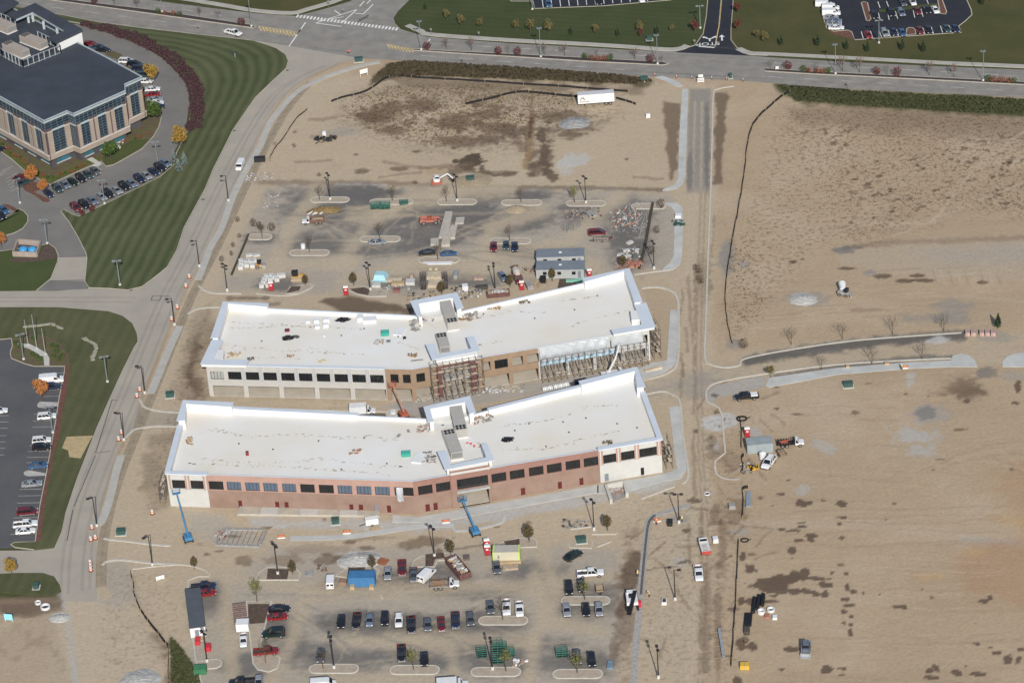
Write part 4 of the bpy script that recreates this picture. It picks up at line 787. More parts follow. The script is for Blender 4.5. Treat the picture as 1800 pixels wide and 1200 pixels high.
stains('roof_stain',ZR,[[(345,760),(390,758),(440,768),(520,762),(600,770),(650,766),(700,775)],[(350,806),(420,812),(500,812),(560,806),(640,815),(720,822)],[(330,815),(500,820),(700,835)],[(870,750),(960,738),(1010,725)],[(880,790),(960,788),(1050,765),(1090,755)],[(360,752),(380,755),(400,758)],[(1020,718),(1060,712),(1090,712)],[(775,745),(790,755),(800,760)]],BT)
hvac(None,ZR,(812,770),(802,728),2.9,2.4,'long grey air unit in the rear bay of the brick building roof')
hvac(None,ZR,(789,768),(804,808),2.9,2.2,'grey air unit behind the front parapet of the brick building entrance')

# ---- the building behind, still under construction
a0,a1,a2 = G(369,696),G(729,704.5),G(1143.5,633)
AT = thing('commercial_building','two storey building under construction with white flat roof, scaffolding and open ground floor bays','building',((a0+a2)/2).to_tuple())
Q1,Q2 = Seg(a0,a1),Seg(a1,a2); al,ak,ar = G(395,535,9.6),G(768,556,9.15),G(1104,476.5,9.6)
uB = Q1.u(680,3); uE0,uE1,uS = Q2.u(768,4),Q2.u(840,4),Q2.u(946,4)
Q1.cuts = [uB]; Q2.cuts = [uE0,uE1,uS]
am = [M_GREYM,M_TANB,M_MAROON,M_WHITE]
g1 = lambda u,z: 0 if u < uB else 1
wz = (4.95,7.3); ow = [(.85+4.5*i,4.25+4.5*i,*wz) for i in range(10)]+[(Q1.u(687),Q1.u(701),5.1,7.6),(Q1.u(708.5),Q1.u(722),5.1,7.6)]
og = [(1.1+9.03*i,9.03*(i+1)-.1,0.0,3.15) for i in range(5)]+[(uB+1.2,Q1.L-.5,0,3.4)]
m = MB(); Q1.wall(m,0,9.15,ow+og,g1,zs=()); m.build('front_wall',am,AT,origin=AT.location)
for i,op in enumerate(ow): Q1.window(AT,*op,0,mat('plastic_film',(.30,.31,.29),.5,.2,.8) if i == 0 else M_GLASS,4)
for j in range(9):
 p = MB(); u = 9.23+4.5*(j) - (0 if j == 0 else 0)
 if u < uB: Q1.slabbox(p,u-.33,u+.33,4.6,9.0,.003,.22); p.build('pilaster',M_PIL,AT,origin=AT.location)
p = MB(); Q1.slabbox(p,0,uB,4.35,4.6,.003,.16); p.build('string_course',M_GREYM,AT,origin=AT.location); p = MB(); Q1.slabbox(p,4.3,uB,9.05,9.3,-.6,.35); p.build('cornice',M_COPE,AT,origin=AT.location)
g2 = lambda u,z: 1 if u < uE0 or uE1 < u < uS else (2 if u < uS else 3)
og2 = [(Q2.u(732),Q2.u(747),5.1,7.6),(.6,uE0-1.0,0,3.4)]+[(uE0,uE1,0,9.14)]
og2 += [(Q2.u(846),Q2.u(861),5.1,7.6),(Q2.u(868.5),Q2.u(891.5),5.1,7.6),(Q2.u(899),Q2.u(918),5.1,7.6),(Q2.u(925),Q2.u(946),5.1,7.6),(uE1+.8,Q2.u(894,1.5),0,3.3),(Q2.u(901,1.5),Q2.u(945,1.5),0,3.3)]
nb = 4; bw = (Q2.L-uS)/nb
og2 += [(uS+.5+bw*i,uS+bw*(i+1)-(.4 if i < nb-1 else 1.2),0,3.7) for i in range(nb)]+[(uS+.6+bw/2*i,uS+bw/2*(i+1)-.5,5.2,7.6) for i in range(2*nb)]
m = MB(); Q2.wall(m,0,9.15,og2,g2); m.build('front_wall',am,AT,origin=AT.location)
Q2.window(AT,*og2[0],0,M_GLASS,3)
for op in og2[4:5]: Q2.window(AT,*op,0,M_GLASS,3)
m = MB()
for sg in (Seg(a2,ar),Seg(ar,ak),Seg(ak,al),Seg(al,a0)): sg.wall(m,0,9.1,[(4+6*i,8+6*i,.3,3.2) for i in range(int(sg.L/6)-1)] if sg.L < 40 else [],lambda u,z: 0)
m.build('rear_wall',M_GREYM,AT,origin=AT.location)
ringA = [a0,a1,a2,ar,ak,al]; m = MB(); m.prism([v.to_tuple()[:2] for v in inset(ringA,.15)],ZR-.4,ZR); m.build('roof',M_ROOF,AT,origin=AT.location)
m = MB(); m.prism([v.to_tuple()[:2] for v in inset(ringA,.05)],0,.12)
m.prism([(v+(Vector((0,1,0))*.6 if i < 3 else Vector((0,-.6,0)))).to_tuple()[:2] for i,v in enumerate(ringA)],4.3,4.65); m.build('floor_slab',M_SLAB,AT,origin=AT.location)
for sg,n,off in ((Q1,5,9),(Q2,7,9),(Q1,5,18),(Q2,7,18)):
 for k in range(n): p = MB(); q = sg.at(sg.L*(k+.5)/n,0,-off); p.box(q.x-.25,q.x+.25,q.y-.25,q.y+.25,.12,ZR-.4); p.build('column',M_INT,AT,origin=AT.location)
p = MB()
for sg in (Q1,Q2): sg.slabbox(p,3 if sg is Q1 else 0,sg.L-3 if sg is Q2 else sg.L,.12,4.3,-15.2,-15.0)
p.build('inner_partition',M_INT,AT,origin=AT.location)
capring(AT,inner([Q1.at(4.3,0,0),a1,Q2.at(uE0,0,0)]),.35,ZR,9.13,over=.05); capring(AT,inner([Q2.at(uE1,0,0),Q2.at(uS+19,0,0)]),.35,ZR,9.13,over=.05)
capring(AT,inner([a0+Q1.n*.9-Q1.d*.9,Q1.at(10.6,0,.9)]),2.4,9.1,9.85,over=.25); capring(AT,inner([ax(al,a0,.62),a0+Q1.n*.9-Q1.d*.9]),2.6,9.1,9.852,over=.25)
capring(AT,inner([ax(ak,al,.79),al,ax(al,a0,.62)]),1.3,ZR,10.2,over=.6,names=('tall_parapet','coping')); capring(AT,inner([ax(ak,al,.08),ax(ak,al,.79)]),.45,ZR,9.1,over=.05)
capring(AT,inner([ax(ar,ak,.24),ax(ar,ak,.92)]),.45,ZR,9.1,over=.05); capring(AT,inner([ax(a2,ar,.40),ar,ax(ar,ak,.24)]),1.5,ZR,10.2,over=.6,names=('tall_parapet','coping'))
capring(AT,inner([Q2.at(uS+19.2,0,.7),a2+Q2.n*.7+Q2.d*1.2]),2.2,9.1,9.8,over=.3); capring(AT,inner([a2+Q2.n*.7+Q2.d*1.2,ax(a2,ar,.40)+Q2.d*1.2]),2.8,9.1,9.802,over=.3)
bx = MB(); c = G(1118,552,9.8); bx.box(c.x-1.3,c.x+1.3,c.y-2.6,c.y+2.0,ZR,9.75); bx.build('roof_box',M_PARA,AT,origin=AT.location)
bx = MB(); c = G(382,620,9.8); bx.box(c.x-1.0,c.x+1.6,c.y-3.0,c.y+1.5,ZR,9.75); bx.build('roof_box',M_PARA,AT,origin=AT.location)
utower(AT,[(748,605),(759.5,632),(844,616.5),(833,590)],[(764,603),(770,622),(828,612),(820,592)],ZR,10.9)
utower(AT,[(815,540),(803.5,513.5),(720.5,528.5),(732.5,555)],[(803,545),(796,523.5),(736,533.5),(742,557)],ZR,10.9,True)
m = MB()
for px in (774,833): u = Q2.u(px,2); Q2.slabbox(m,u-.6,u+.6,0,9.2,-.8,.35)
Q2.slabbox(m,Q2.u(774,2)+.6,Q2.u(833,2)-.6,8.2,9.2,-.8,.30); m.build('entrance_portal',M_MAROON,AT,origin=AT.location)
m = MB(); Q2.slabbox(m,uE0,uE1,9.2,10.7,-.8,.5); m.build('entrance_fascia',M_PARA,AT,origin=AT.location); m = MB(); Q2.slabbox(m,Q2.u(774,2)+.6,Q2.u(833,2)-.6,4.1,4.7,-2.5,.0); m.build('entrance_beam',M_GREYM,AT,origin=AT.location)
m = MB(); Q2.slabbox(m,uS+.05,uS+19.5,3.72,5.1,.003,.06); m.build('sheathing',M_BLUEB,AT,origin=AT.location)
stains('roof_stain',ZR,[[(400,565),(440,568),(520,572),(560,575)],[(402,578),(470,575),(560,572),(640,580)],[(390,605),(450,612),(500,618),(560,612)],[(540,618),(600,620),(645,625)],[(440,628),(530,630)],[(830,560),(900,548),(960,550)],[(840,608),(900,595)],[(980,530),(1060,520)],[(1000,575),(1040,560),(1100,548)],[(700,600),(745,615)],[(735,560),(765,575)]],AT)
hvac(None,ZR,(797,581),(783,542),2.8,2.4,'long grey air unit in the rear bay of the building under construction')
hvac(None,ZR,(776,598),(783,622),2.6,2.2,'short grey air unit behind the scaffolded entrance of the rear building')

# ---- scaffolds and plastic
def scaffold(label,sg,u0,u1,h,o0=.5,dp=1.5,lifts=None,bay=1.6):
 c = sg.at((u0+u1)/2,0,o0+dp/2); t = thing('scaffold',label,'scaffold',c.to_tuple(),0,'scaffolds round the unfinished building')
 n = max(1,round((u1-u0)/bay)); nl = int(h/2.0); f = MB(); r = .065
 for i in range(n+1):
  u = u0+(u1-u0)*i/n; hh = h+random.uniform(-.6,.9)
  for o in (o0,o0+dp): f.tube(sg.at(u,0,o),sg.at(u,hh,o),r,n=5)
  for k in range(1,nl+1): f.tube(sg.at(u,2*k,o0),sg.at(u,2*k,o0+dp),r*.8,n=4)
 for k in range(1,nl+1):
  f.tube(sg.at(u0,2*k,o0+dp),sg.at(u1,2*k,o0+dp),r*.8,n=4)
  if k == nl: f.tube(sg.at(u0,2*k+1,o0+dp),sg.at(u1,2*k+1,o0+dp),r*.8,n=4)
 f.build('frame',M_STEEL,t,origin=c)
 b = MB()
 for i in range(n):
  for k in range(nl):
   if random.random() < .92:
    ua,ub = u0+(u1-u0)*i/n,u0+(u1-u0)*(i+1)/n
    b.tube(sg.at(ua,2*k+.1,o0+dp),sg.at(ub,2*k+1.9,o0+dp),r*.6,n=4)
    if random.random() < .8: b.tube(sg.at(ub,2*k+.1,o0+dp),sg.at(ua,2*k+1.9,o0+dp),r*.6,n=4)
 b.build('cross_brace',M_STEEL,t,origin=c)
 for k in lifts or range(1,nl+1):
  for i in range(n):
   if random.random() < .72:
    p = MB(); ua,ub = u0+(u1-u0)*i/n-.1,u0+(u1-u0)*(i+1)/n+.1; w = random.choice((.5,.9)); sg.slabbox(p,ua,ub,2*k+.06,2*k+.12,o0+dp-w,o0+dp-.05); p.build('plank',M_PLANK,t,origin=c)
 return t
scaffold('tall scaffold in front of the maroon entrance of the rear building',Q2,Q2.u(756),Q2.u(846),10.3,.7,1.6)
scaffold('long scaffold below the plastic sheeting of the rear building',Q2,uS+.3,Q2.L-1,6.0,.6,1.6,lifts=(1,))
scaffold('scaffold tower at the right end of the rear building',Seg(a2+Q2.d*.8,a2+Q2.d*.8+Vector((-.2,1,0))*7),0,6.3,8.3,.2,1.8)
scaffold('small scaffold on the rear building beside its front tower',Seg(G(742,618,ZR)*1,G(756,640,ZR)),-.0,4.2,2.2,-.2,1.0) .location.z
SR = Seg(b2+S2.d*1.0,b2+S2.d*1.0+Vector((-.12,1,0))*9)
scaffold('rusty scaffold at the right end of the brick building',SR,1,7.6,5.5,.2,1.5)
SLf = Seg(b0-S1.d*1.2+Vector((.1,1,0))*9,b0-S1.d*1.2); scaffold('scaffold at the left end of the brick building',SLf,1.5,8,5,.2,1.3)
pl = bpy.data.materials.new('plastic_sheet'); pl.use_nodes = True; pb = pl.node_tree.nodes['Principled BSDF']; pb.inputs['Base Color'].default_value = (.50,.53,.56,1); pb.inputs['Roughness'].default_value = .28; pb.inputs['Alpha'].default_value = .66; pb.inputs['Specular IOR Level'].default_value = .6
ns = pl.node_tree.nodes.new('ShaderNodeTexNoise'); ns.inputs['Scale'].default_value = .7; ns.inputs['Detail'].default_value = 6; mr = pl.node_tree.nodes.new('ShaderNodeMapRange'); mr.inputs[1].default_value = .35; mr.inputs[2].default_value = .65; mr.inputs[3].default_value = .5; mr.inputs[4].default_value = .95
pl.node_tree.links.new(ns.outputs['Fac'],mr.inputs[0]); pl.node_tree.links.new(mr.outputs[0],pb.inputs['Alpha'])
def plastic(name,label,sg,u0,u1,z0,z1,o,amp,per):
 c = sg.at((u0+u1)/2,z0,o); m = MB(); nx,nz = int((u1-u0)*5),16; vs = []
 for i in range(nx+1):
  for k in range(nz+1):
   u = u0+(u1-u0)*i/nx; t = k/nz; sag = abs(math.sin(math.pi*(u-u0)/per)); z = z1-(z1-z0)*t-(1-sag)*0*t
   z = z1+(.5*(1-sag) if k == 0 else 0)*0-(z1-z0)*t*(1-.12*(1-sag))
   off = o+amp*(math.sin(t*math.pi)*(.4+.6*sag)+.35*math.sin(t*9+4*sag)*sag+.25*math.sin(u*2.3+t*5))
   vs.append(sg.at(u,z,off))
 m.add(vs,[(i*(nz+1)+k,i*(nz+1)+k+1,(i+1)*(nz+1)+k+1,(i+1)*(nz+1)+k) for i in range(nx) for k in range(nz)])
 o2 = m.build(name,pl,None,True,origin=c); md = o2.modifiers.new('thick','SOLIDIFY'); md.thickness = .02; return tag(o2,label,'plastic sheet')
plastic('plastic_sheeting','billowing clear plastic sheeting hung over the upper floor of the rear building',Q2,uS+.2,uS+18.2,4.9,9.1,.55,.42,2.9)
plastic('plastic_sheeting','flat grey plastic sheeting at the right end of the rear building front',Q2,uS+18.6,Q2.L-1.8,5.2,8.7,.35,.12,4.0)
plastic('plastic_flap','loose clear plastic flap hanging from a brick building window',S1,S1.u(697),S1.u(709),3.3,7.4,.1,.3,1.2)

# ---- the office building at the upper left
HO = 16.3
M_OGL = mat('blue_office_glass',(.016,.03,.048),.08,.35,.35,spec=.8); M_OFR = mat('office_mullion',(.16,.20,.22),.4,.1,1,metal=.3); M_OTAN = mat('tan_stone',(.27,.225,.19),.85,.07,.5); M_OFAS = mat('silver_fascia',(.37,.43,.46),.4,.05,.3,metal=.2)
M_ORF = mat('dark_roof',(.040,.048,.062),.8,.2,.12,detail=9); M_OCH = mat('charcoal_stone',(.065,.062,.070),.8,.15,.6); M_OMAR = mat('dark_maroon_panel',(.10,.07,.075),.6,.1,.6); M_TEAL = mat('teal_glass',(.03,.11,.15),.15,.3,.5,spec=.6)
ro = [G(-150,89,HO),G(0,170,HO),G(76,212,HO),G(118,194.5,HO),G(129.5,199.5,HO),G(221,159,HO),G(220,147.5,HO),G(250,134,HO),G(184,98,HO),G(119,65,HO),G(0,1,HO),G(-150,-75,HO)]
OT = thing('office_building','dark roofed office block with blue glass bands and tan stone piers','building',(-128,130,0))
ob = lambda mb,nm,mt: mb.build(nm,mt,OT,origin=OT.location)
m = MB(); m.prism([v.to_tuple()[:2] for v in ro],HO-.5,HO-.25); ob(m,'roof',M_ORF)
m = MB(); ribbon(m,inner(ro),.35,HO-1.1,HO,True,side=.5); ob(m,'fascia',M_OFAS)
cen = sum(ro,Vector())/len(ro)
rw = inset(ro,.5); rg = inset(ro,1.6)
m = MB(); m.prism([v.to_tuple()[:2] for v in rw],3.3,HO-.6); ob(m,'core',M_OGL)
m = MB(); m.prism([v.to_tuple()[:2] for v in rg],0,3.25); ob(m,'ground_floor',M_OCH)
m = MB(); ribbon(m,inner(rw),.5,3.2,4.75,True,side=-.5); ob(m,'stone_band',M_OTAN); m = MB(); ribbon(m,inner(rw),.62,4.753,4.95,True,side=-.5); ob(m,'band_cap',mat('stone_cap',(.50,.46,.42),.8,.05,.6))
m = MB(); ribbon(m,inner(rw),.12,11.7,12.3,True,side=-.5); ob(m,'spandrel',M_OFAS)
for k,(i,nb_) in enumerate(((0,3),(1,3),(2,1),(3,0),(4,3),(5,0),(6,1),(7,3),(8,3))):
 sg = Seg(rw[i],rw[i+1]); n_ = max(1,nb_)
 g = MB()
 for z in [5.6+.85*j for j in range(7)]+[12.9,13.7,14.5]: sg.slabbox(g,.1,sg.L-.1,z-.035,z+.035,.003,.07)
 for u in [sg.L*j/(n_*4) for j in range(n_*4+1)]: sg.slabbox(g,max(0,u-.04),min(sg.L,u+.04),4.95,HO-1.1,.005,.08)
 ob(g,'mullion_grid',M_OFR)
 if nb_:
  w = sg.L/nb_
  for j in range(nb_):
   for a,b in ((w*j+.25,w*j+w*.24),(w*(j+1)-w*.24,w*(j+1)-.25)): p = MB(); sg.slabbox(p,a,b,4.95,12.0,.003,.42); ob(p,'stone_pier',M_OTAN); p = MB(); sg.slabbox(p,a-.1,b+.1,12.0,12.14,.003,.5); ob(p,'pier_cap',MATS['stone_cap'])
  for j in range(nb_+1): u = w*j; p = MB(); sg.slabbox(p,max(0,u-.25),min(sg.L,u+.25),3.2,12.6,.003,.30); sg.slabbox(p,max(0,u-w*.22),min(sg.L,u+w*.22),12.3,12.75,.003,.45); ob(p,'maroon_panel',M_OMAR)
 sg = Seg(rg[i],rg[i+1])
 if sg.L > 6:
  for j in range(max(1,nb_)):
   w = sg.L/max(1,nb_); p = MB(); sg.slabbox(p,w*j+w*.22,w*j+w*.78,.9,3.0,.003,.06); ob(p,'ground_window',M_TEAL); p = MB(); sg.slabbox(p,w*j+w*.2,w*j+w*.8,.7,.88,.003,.2); ob(p,'sill',MATS['stone_cap'])
# raised L-shaped roof frame over the terrace
fr = [(15,25.5),(62,5.5),(145,51.5),(98,73.5)]; fi = [(28,33),(57,20.5),(114,54),(86,66)]; HF = HO+3.2
fo = [G(x,y,HF) for x,y in fr]; fn = [G(x,y,HF) for x,y in fi]
for k in range(3): m = MB(); m.prism([v.to_tuple()[:2] for v in (fo[k],fo[k+1],fn[k+1],fn[k])],HF-.9,HF); ob(m,'roof_frame',M_ORF); m = MB(); ribbon(m,inner([fn[k],fn[k+1]]),.1,HF-.85,HF-.25); ob(m,'frame_fascia',M_OFAS)
for a,b in (((49,27),0),((76,38),0),((100,50),0),((117,68),0),((57,25),0)): g = G(*a,HF-1); m = MB(); m.box(g.x-.35,g.x+.35,g.y-.35,g.y+.35,HO-.25,HF-.9); ob(m,'frame_post',M_OFAS)
m = MB(); g0,g1_ = fo[2],fo[3]; sg = Seg(g1_,g0); sg.slabbox(m,1.0,sg.L-.3,HO-3.0,HF-.92,-.6,-.2); ob(m,'end_panel',M_PARA)
m = MB(); m.prism([G(x,y,HO-1.0).to_tuple()[:2] for x,y in ((-120,-60),(0,0),(35,18),(0,40),(-120,-20))],HO+1.0,HO+1.6); ob(m,'upper_roof',M_ORF)
# rooftop plant and its screen
def screen(pts,h):
 m = MB(); P = [G(x,y,HO-.25) for x,y in pts]
 for a,b in zip(P[:-1],P[1:]):
  n = max(2,int((b-a).length/1.9))
  for k in range(n+1): q = a+(b-a)*(k/n); m.box(q.x-.14,q.x+.14,q.y-.14,q.y+.14,HO-.25,HO-.25+h)
  for z in (HO-.05,HO-.35+h): m.bar((a.x,a.y,z),(b.x,b.y,z),.18)
 ob(m,'plant_screen',mat('screen_steel',(.30,.33,.34),.5,.1,.6,metal=.3))
screen([(-60,62),(4,99.5),(41,119.5),(107,93.5),(97,83)],2.6); screen([(68,69),(97,83)],2.6); screen([(-20,28),(28,47)],2.6)
for a,b,w,nm in (((12,86),(46,101),3.0,'tan rooftop plant unit nearest the corner of the office screen'),((42,72),(78,86),3.0,'tan rooftop plant unit behind the first on the office roof'),((-40,32),(22,58),3.4,'long tan plant unit at the back of the office roof')):
 t = hvac(None,HO-.25,a,b,w,2.3,nm);
 for c in kids(t):
  if c.name.startswith('housing'): c.data.materials[0] = mat('tan_unit',(.30,.265,.235),.6,.06,.5)

# ------------------------------------------------------------------ vehicles
def paint(name,col,metal=.0):
 return mat('paint_'+name,col,.32,.04,.8,spec=.5,coat=.5,metal=metal)
PAINT = {'black': paint('black',(.010,.010,.013)),'white': paint('white',(.62,.63,.64)),'silver': paint('silver',(.30,.315,.34),.35),'grey': paint('grey',(.105,.115,.13),.3),'dark red': paint('dark_red',(.11,.012,.018)),
'red': paint('red',(.19,.012,.014)),'blue': paint('blue',(.04,.10,.20),.2),'navy': paint('navy',(.014,.020,.048)),'dark green': paint('dark_green',(.006,.018,.015)),'teal': paint('teal',(.035,.065,.078),.2),'silver blue': paint('silver_blue',(.15,.19,.25),.3)}
M_CGL = mat('car_glass',(.010,.012,.016),.06,.2,1,spec=.7); M_TYRE = mat('tyre',(.016,.016,.016),.85,.2,3); M_RIM = mat('wheel_rim',(.32,.32,.33),.4,.1,3,metal=.6)
M_LIGHT = mat('headlight',(.62,.64,.66),.15,.05,3,spec=.8); M_TAIL = mat('tail_light',(.30,.012,.012),.25,.1,3,spec=.6); M_TRIM = mat('dark_trim',(.02,.02,.022),.6,.2,2); M_CHR = mat('chrome',(.5,.5,.52),.2,.05,2,metal=.8)
M_BED = mat('truck_bed',(.05,.05,.052),.8,.3,1.5); M_VWHITE = PAINT['white']
def ring(x,w,z0,zb,zt=None):
 zt = zt or zb; zm = z0+(zb-z0)*.55
 return [(x,-w*.86,z0),(x,-w,z0+.12),(x,-w,zm),(x,-w*.95,zb),(x,-w*.55,zb+.03),(x,w*.55,zb+.03),(x,w*.95,zb),(x,w,zm),(x,w,z0+.12),(x,w*.86,z0)]
def wheels(t,xs,w,r=.33):
 for x in xs:
  for s in (-1,1):
   m = MB(); m.tube((x,s*(w-.22),r),(x,s*(w+.02),r),r,n=14,mi=0); m.tube((x,s*(w-.02),r),(x,s*(w+.03),r),r*.62,n=12,mi=1); m.build('wheel',[M_TYRE,M_RIM],t)
def lights(t,xf,xr,w,zf,zr,hf=.16,hr=.2,lw=.34):
 for s in (-1,1):
  m = MB(); m.box(xf-.12,xf+.015,s*w-lw/2,s*w+lw/2,zf-hf/2,zf+hf/2); m.build('headlight',M_LIGHT,t)
  m = MB(); m.box(xr-.015,xr+.10,s*w-lw/2,s*w+lw/2,zr-hr/2,zr+hr/2); m.build('tail_light',M_TAIL,t)
def cabin(mb,gl,bx,tx,zb,zt,wb,wt,pil=()):
 gl.frustum((bx[0],bx[1],-wb,wb),(tx[0],tx[1],-wt,wt),zb,zt)
 mb.frustum((tx[0]-.05,tx[1]+.06,-wt-.03,wt+.03),(tx[0]+.12,tx[1]-.12,-wt+.12,wt-.12),zt-.03,zt+.06)
 for s in (-1,1):
  for f in (0,1): mb.bar((bx[f],s*wb,zb),(tx[f],s*wt,zt),.09,.09)
  for k in pil: mb.bar((bx[0]+(bx[1]-bx[0])*k,s*(wb+.005),zb),(tx[0]+(tx[1]-tx[0])*k,s*(wt+.005),zt),.08,.05)
def car_proto(kind):
 t = thing(kind,'car',{'sedan':'car','suv':'car','minivan':'car','pickup_truck':'pickup','cargo_van':'van','hatchback':'car'}[kind]); b = MB(); g = MB()
 if kind == 'sedan':
  b.loft([ring(-2.38,.72,.42,.74),ring(-2.3,.84,.32,.93),ring(-1.6,.9,.26,.97),ring(0,.91,.24,.94),ring(1.05,.9,.24,.93),ring(1.85,.87,.26,.84),ring(2.28,.78,.32,.70),ring(2.38,.66,.4,.60)])
  cabin(b,g,(-1.85,1.05),(-1.0,.18),.93,1.42,.80,.60,(.5,)); wheels(t,(-1.45,1.45),.88); lights(t,2.33,-2.36,.60,.66,.80)
  m = MB(); m.box(2.2,2.42,-.75,.75,.34,.52); m.build('front_bumper',M_TRIM,t)
 elif kind == 'hatchback':
  b.loft([ring(-2.02,.76,.4,.8),ring(-1.95,.84,.32,1.0),ring(-1.0,.88,.26,1.0),ring(.9,.88,.26,.97),ring(1.6,.84,.28,.86),ring(1.98,.74,.34,.70),ring(2.05,.66,.4,.62)])
  cabin(b,g,(-1.9,1.0),(-1.55,.2),.97,1.48,.80,.62,(.5,)); wheels(t,(-1.25,1.3),.86,.31); lights(t,2.0,-2.0,.58,.68,.86)
 elif kind == 'suv':
  b.loft([ring(-2.35,.80,.5,.95),ring(-2.28,.9,.4,1.1),ring(-1.2,.94,.36,1.12),ring(.9,.94,.36,1.08),ring(1.7,.92,.38,1.02),ring(2.22,.84,.42,.9),ring(2.36,.74,.5,.78)])
  cabin(b,g,(-2.2,1.15),(-1.95,.38),1.08,1.72,.86,.70,(.36,.66)); wheels(t,(-1.42,1.45),.92,.38); lights(t,2.3,-2.33,.64,.86,1.02,.18,.3)
  m = MB()
  for s in (-1,1): m.bar((-1.7,s*.62,1.82),(.1,s*.62,1.82),.05,.05)
  m.build('roof_rail',M_TRIM,t); m = MB(); m.box(2.2,2.42,-.8,.8,.44,.62); m.build('front_bumper',M_TRIM,t)
 elif kind == 'minivan':
  b.loft([ring(-2.5,.86,.42,.95),ring(-2.44,.94,.34,1.05),ring(-1.0,.97,.3,1.06),ring(1.2,.96,.3,1.0),ring(2.0,.92,.32,.86),ring(2.48,.8,.4,.7)])
  cabin(b,g,(-2.4,1.6),(-2.2,.6),1.02,1.70,.9,.74,(.33,.66)); wheels(t,(-1.5,1.55),.94,.34); lights(t,2.4,-2.47,.66,.74,1.0,.18,.3); m = MB(); m.box(-1.9,1.4,-.99,.99,.36,.5); m.build('side_trim',PAINT['silver'],t)
 elif kind == 'pickup_truck':
  b.loft([ring(-.72,.97,.45,1.08),ring(1.15,.97,.45,1.06),ring(1.9,.96,.45,1.06),ring(2.6,.92,.48,1.0),ring(2.82,.84,.55,.9)])
  cabin(b,g,(-.68,1.45),(-.5,.75),1.06,1.76,.88,.72,(.46,))
  for s in (-1,1): b.box(-2.85,-.70,s*.97-.07 if s > 0 else -.97,s*.97 if s > 0 else -.90,.5,1.12)
  b.box(-2.9,-2.82,-.97,.97,.5,1.1); m = MB(); m.box(-2.83,-.72,-.905,.905,.5,.66); m.build('cargo_bed',M_BED,t)
  wheels(t,(-1.75,1.8),.95,.4); lights(t,2.78,-2.91,.70,.86,.92,.2,.32,.26); m = MB(); m.box(2.7,2.95,-.9,.9,.42,.66); m.build('front_bumper',M_CHR,t); m = MB(); m.box(-3.05,-2.9,-.85,.85,.45,.62); m.build('rear_bumper',M_CHR,t)
 elif kind == 'cargo_van':
  b.loft([ring(-2.75,.94,.5,2.02),ring(-2.68,.99,.4,2.12),ring(.9,.99,.4,2.12),ring(1.35,.98,.4,1.95),ring(1.95,.97,.4,1.30),ring(2.7,.92,.42,1.05),ring(2.85,.84,.5,.9)])
  g.add([(1.40,-.84,1.92),(1.40,.84,1.92),(1.98,.90,1.33),(1.98,-.90,1.33)],[(0,1,2,3)]); g.v = [(x+.03,y,z+.035) for x,y,z in g.v]
  for s in (-1,1): g.add([(.7,s*1.0,1.35),(1.75,s*.985,1.32),(1.3,s*.99,1.88),(.7,s*1.0,1.9)],[(0,1,2,3) if s < 0 else (3,2,1,0)])
  for s in (-1,1): g.box(-2.80,-2.745,s*.48-.34,s*.48+.34,1.35,1.85)
  wheels(t,(-1.75,1.75),.95,.38); lights(t,2.8,-2.76,.72,.88,1.0,.2,.5,.18)
 if kind != 'cargo_van': m = MB(); m.box(*( (1.02,1.2) if kind != 'pickup_truck' else (1.25,1.45)),-1.08,-.86,.98,1.12); m.box(*((1.02,1.2) if kind != 'pickup_truck' else (1.25,1.45)),.86,1.08,.98,1.12); m.build('mirror_pair',M_TRIM,t)
 o = b.build('body',PAINT['white'],t,smooth=False); g.build('windows',M_CGL,t); return Proto(t)
PR = {k: car_proto(k) for k in ('sedan','hatchback','suv','minivan','pickup_truck','cargo_van')}
CARN = 0
def car(kind,col,px,rz,label,group=None,sc=1.0,lift=0.0,dy=None):
 """px is the middle of the car as seen; its footprint lies a little lower in the picture"""
 hh = {'sedan':.62,'hatchback':.68,'suv':.85,'minivan':.85,'pickup_truck':.85,'cargo_van':1.05}[kind]
 g = G(px[0],px[1],hh*sc); g.z = .05+lift
 r,ch = PR[kind].put(label,g.to_tuple(),rz,sc,group)
 for c in ch:
  if c.name.startswith('body'): c.material_slots[0].link = 'OBJECT'; c.material_slots[0].material = PAINT[col]
 return r
ROWG = 'cars parked in the lower site car park'
# the long row and its neighbours, nose to the camera
car('sedan','black',(600,1092),-92,'black sedan at the left end of the long middle row',ROWG)
car('pickup_truck','black',(627,1090),-94,'black pickup with a silver lid, second from the left in the long middle row',ROWG,.95)
car('hatchback','silver blue',(650,1090),-92,'small silver blue car in the long row beside the black lidded pickup',ROWG)
car('suv','black',(677,1087),-92,'black square car just left of the white one in the long row',ROWG,.95)
car('suv','white',(701,1090),-91,'white car in the middle of the long row of dark cars',ROWG,.95)
car('pickup_truck','black',(723,1097),-90,'black pickup right beside the white car in the long row',ROWG)
car('hatchback','grey',(752,1098),-89,'small grey car just left of the red one in the long row',ROWG)
car('pickup_truck','dark red',(776,1096),-88,'small dark red pickup in the long row',ROWG,.86)
car('pickup_truck','navy',(801,1089),-90,'navy pickup just right of the red one in the long row',ROWG,.98)
car('suv','grey',(827,1088),-88,'dark grey car at the right end of the long row',ROWG,.92)
car('sedan','grey',(862,1067),-88,'grey sedan left of the white vehicles above the curbed island',ROWG)
car('pickup_truck','white',(890,1066),-90,'white pickup with a black bed above the left half of the curbed island',ROWG,1.0)
car('pickup_truck','white',(913,1069),-90,'white pickup with a black bed cover at the right end of the curbed island',ROWG,.95)
car('suv','black',(1000,1033),-90,'black car at the top left of the right hand island',ROWG)
car('sedan','navy',(1022,1029),-88,'navy sedan behind the bare tree on the right hand island',ROWG)
car('sedan','silver',(996,1072),-88,'silver grey sedan below the left end of the right hand island',ROWG)
